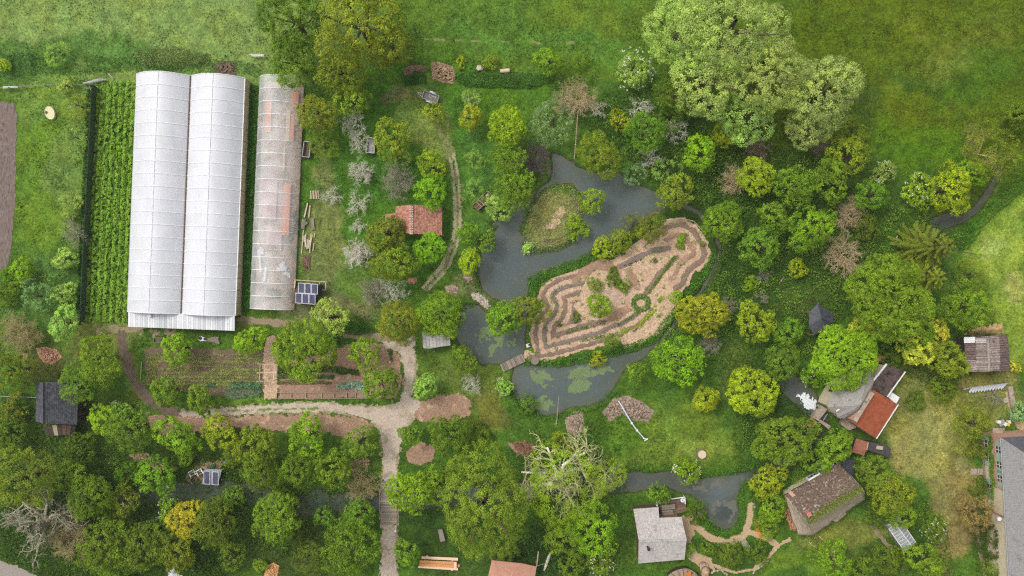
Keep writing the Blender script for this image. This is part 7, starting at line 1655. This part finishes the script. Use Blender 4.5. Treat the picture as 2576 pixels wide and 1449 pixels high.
# fence rail on the island's top end
o = thing('island_fence', 1715, 552, 'white rail fence around the garden island\'s top end', 'fence'); pts = [cc(2, 1, *c) for c in ((1140, 212), (1270, 196), (1372, 220), (1458, 318))]
for a, b in zip(pts, pts[1:]): MB().bar(P(*a, .9), P(*b, .9), .07).build('rail', PALEW, o)
for a in pts: p = P(*a, .9); MB().bar((p.x, p.y, -.1), p, .09).build('post', PALEW, o)
# ---------------- poles and pipes on the lawn
o = thing('white_pipe', *cc(2, 2, 900, 280), 'white irrigation pipe lying across the stone heap and lawn', 'pipe'); pp = [(800, 122), (850, 205), (900, 290), (940, 345), (1000, 412)]
MB().tube([gnd(*cc(2, 2, *c), .55-.08*i) for i, c in enumerate(pp)], .09, 8).build('pipe', surf('pipe_plastic', (206, 214, 232), (236, 240, 250), 2, bump=0), o)
for c in ((900, 290), (940, 345)): MB().box(gnd(*cc(2, 2, *c), .4), (.3, .22, .22), .9).build('joint', WHITEP, o)
for a, b in (((985, 405), (1022, 412)), ((995, 425), (1022, 405))): MB().bar(gnd(*cc(2, 2, *a), .3), gnd(*cc(2, 2, *b), .3), .12).build('foot', WHITEP, o)
o = thing('white_pole', *cc(2, 2, 342, 190), 'thin white upright pole at the lower pond\'s edge', 'pole'); MB().tube([gnd(*cc(2, 2, 335, 300), .1), P(*cc(2, 2, 345, 190), 1.2), P(*cc(2, 2, 352, 88), 2.6)], [.06, .05, .03], 7).build('shaft', STONE, o)
MB().tube([gnd(*cc(2, 2, 335, 305), .02), gnd(*cc(2, 2, 335, 295), .2)], .1, 7).build('collar', STONE, o)
o = thing('tall_trunk', 1450, 345, 'tall slim pale trunk standing below the tan bare tree', 'trunk'); MB().tube([gnd(*cc(2, 0, 470, 1200), .0), P(*cc(2, 0, 482, 1060), 1.6), P(*cc(2, 0, 490, 930), 3.2), P(*cc(2, 0, 500, 830), 4.4)], [.1, .09, .08, .06], 8).build('stem', surf('pale_bark', (170, 146, 118), (200, 178, 150), 3), o)
for i, c in enumerate(((485, 970), (478, 1090))): MB().rock(P(*cc(2, 0, *c), 2.4-i), .14).build('knot', PALEW, o)
def stick(pts, r, label, mat=PALEW, z=.2): 
    o = thing('fallen_branch', *pts[0], label, 'branch'); n = len(pts); MB().tube([gnd(*p, z) for p in pts], [r*(1-.5*i/n) for i in range(n)], 7).build('stem', mat, o); a = gnd(*pts[n//2-1], z); b = gnd(*pts[n//2], z); m = (a+b)/2; MB().tube([m, m+Vector((.25, .3, .25))], [r*.5, r*.2], 5).build('twig', mat, o)
stick([c31(1000, 305), c31(970, 335), c31(945, 362)], .13, 'straight pale fallen branch in the right wood'); stick([c31(1115, 258), c31(1135, 262), c31(1162, 295)], .12, 'bent white fallen branch near the brook'); stick([c31(1055, 282), c31(1080, 300), c31(1102, 325)], .09, 'thin pale fallen branch left of the bent white one'); stick([c31(118, 640), c31(95, 670), c31(78, 698)], .13, 'pale snapped trunk beside the wood clearing'); stick([cc(3, 2, 380, 1142), cc(3, 2, 395, 1158), cc(3, 2, 410, 1172)], .06, 'short white stake on the cottage lawn, upper'); stick([cc(3, 2, 306, 1188), cc(3, 2, 322, 1203), cc(3, 2, 340, 1218)], .06, 'short white stake on the cottage lawn, lower'); stick([cc(3, 2, 485, 1258), cc(3, 2, 500, 1272)], .06, 'short white stake on the cottage lawn, right')
stick([cc(0, 0, 822, 558), cc(0, 0, 840, 576), cc(0, 0, 860, 596)], .1, 'short stick on the grass above the crop rows')
# ---------------- fences and windbreak at the left
WB = thing('windbreak', 218, 520, 'long dark green windbreak net fence beside the crop rows', 'fence'); NETM = surf('windbreak_net', (44, 70, 48), (70, 96, 66), 3, st=(1, 1, 4))
top_ = [(236, 214, 1.9), (232, 300, 1.9), (226, 420, 1.9), (218, 560, 1.9), (212, 680, 1.9), (206, 812, 1.9)]; w_ = P3(*[(x-6, y, z) for x, y, z in top_])
for a, b in zip(w_, w_[1:]):
    d = b-a; n_ = 3
    for k in range(n_): u, v = a.lerp(b, k/n_), a.lerp(b, (k+.99)/n_); m = (u+v)/2; MB().box((m.x, m.y, .95), ((v-u).length, .05, 1.9), math.atan2(d.y, d.x)).build('net_panel', NETM, WB); MB().bar((u.x, u.y, -.1), (u.x, u.y, 2.0), .1).build('post', DARKW, WB)
patch('ditch_grass', A_(line=[(226,230),(218,420),(208,600),(200,800)], width=15), (50,84,36), 70, .24, .35, seed=140)
o = thing('net_roll', 238, 209, 'grey rolled net at the corner of the windbreak', 'net'); MB().tube([gnd(*cc(0, 0, 640, 636), .6), gnd(*cc(0, 0, 700, 630), .65), gnd(*cc(0, 0, 760, 612), .6), gnd(*cc(0, 0, 810, 606), .4)], [.1, .24, .26, .1], 8).build('roll', surf('grey_net', (150, 158, 150), (182, 188, 180), 4), o); MB().bar(gnd(*cc(0, 0, 672, 640)), P(*cc(0, 0, 684, 680), 1.2), .08).build('stake', GREYW, o)
FN = thing('wire_fence', 120, 213, 'post and wire fence above the left lawn', 'fence')
fp = [cc(0, 0, *c) for c in ((-40, 664), (60, 658), (160, 652), (330, 640), (480, 636), (640, 636))]
for a, b in zip(fp, fp[1:]):
    for z in (.5, 1.1): MB().tube([P(*a, z), P(*b, z)], .03, 4).build('wire', GALV, FN)
for a in fp: p = P(*a, 1.2); MB().bar((p.x, p.y, -.1), p, .12).build('post', GREYW, FN)
MB().slab([P(*cc(0, 0, *c), .9) for c in ((20, 652), (130, 650), (135, 662), (22, 668))], .05).build('loose_sheet', GALV, FN)
GA = thing('field_gate', 647, 139, 'white metal bar gate frame on the field edge above the tunnel', 'gate'); g0, g1, g2 = P(*cc(0, 0, 1880, 412), 1.2), P(*cc(1, 0, 58, 412), 1.2), P(*cc(1, 0, 68, 436), .4)
for z in (.0, -.4, -.8): MB().tube([g0+Vector((0, 0, z)), g1+Vector((0, 0, z))], .05, 6).build('bar', WHITEP, GA)
for p in (g0, g1): MB().tube([(p.x, p.y, -.1), p], .06, 6).build('post', WHITEP, GA)
MB().tube([g1, g2], .05, 6).build('brace', WHITEP, GA); MB().tube([g0, P(*cc(0, 0, 1895, 445), .4)], .05, 6).build('brace', WHITEP, GA)
o = thing('feed_trough', 127, 286, 'pale oval stone trough on the left lawn', 'trough'); p = gnd(*cc(0, 0, 385, 855)); rz = .35; ov = lambda rx, ry, z: [p+Matrix.Rotation(rz, 3, 'Z')@Vector((rx*math.cos(a*.3927), ry*math.sin(a*.3927), z)) for a in range(16)]
mb = MB(); A1_, A2_, A3_ = ov(.72, 1.05, 0), ov(.7, 1.0, .45), ov(.55, .82, .4); mb.add(A1_+A2_+A3_, [(i, (i+1) % 16, (i+1) % 16+16, i+16) for i in range(16)]+[(i+16, (i+1) % 16+16, (i+1) % 16+32, i+32) for i in range(16)]+[tuple(range(32, 48))]); CRM = surf('cream_stone', (214, 204, 158), (236, 228, 186), 3); mb.build('basin', CRM, o)
MB().rock(p+Vector((-.45, .05, .42)), .28, .5).build('soil_clump', DARKDIRT, o)
o = thing('white_tarp', 440, 1438, 'crumpled white tarpaulin at the bottom edge', 'tarp'); mb = MB(); mb.add([gnd(*cc(0, 2, x, y), z) for x, y, z in ((1270, 1415, .2), (1330, 1368, .9), (1345, 1410, .7), (1395, 1440, .4), (1330, 1500, .6), (1275, 1470, .3), (1320, 1425, 1.1))], [(6, 0, 1), (6, 1, 2), (6, 2, 3), (6, 3, 4), (6, 4, 5), (6, 5, 0)]); mb.build('sheet', CLOTH, o); MB().rock(gnd(*cc(0, 2, 1365, 1420), .3), .4).build('weight', BLACK, o)
# ---------------- thin damp air over everything
hm, ht, ho = nodes('thin_haze'); pv = N(ht, 'ShaderNodeVolumePrincipled'); pv.inputs['Color'].default_value = (.98, .98, .97, 1); pv.inputs['Density'].default_value = .00013; ht.links.new(pv.outputs[0], ho.inputs['Volume'])
hb = MB(); hb.box((0, 0, 59.5), (1810, 1810, 123)); hme = bpy.data.meshes.new('haze'); hme.from_pydata(hb.v, [], hb.f); tag(link('haze', hme, hm), kind='stuff')
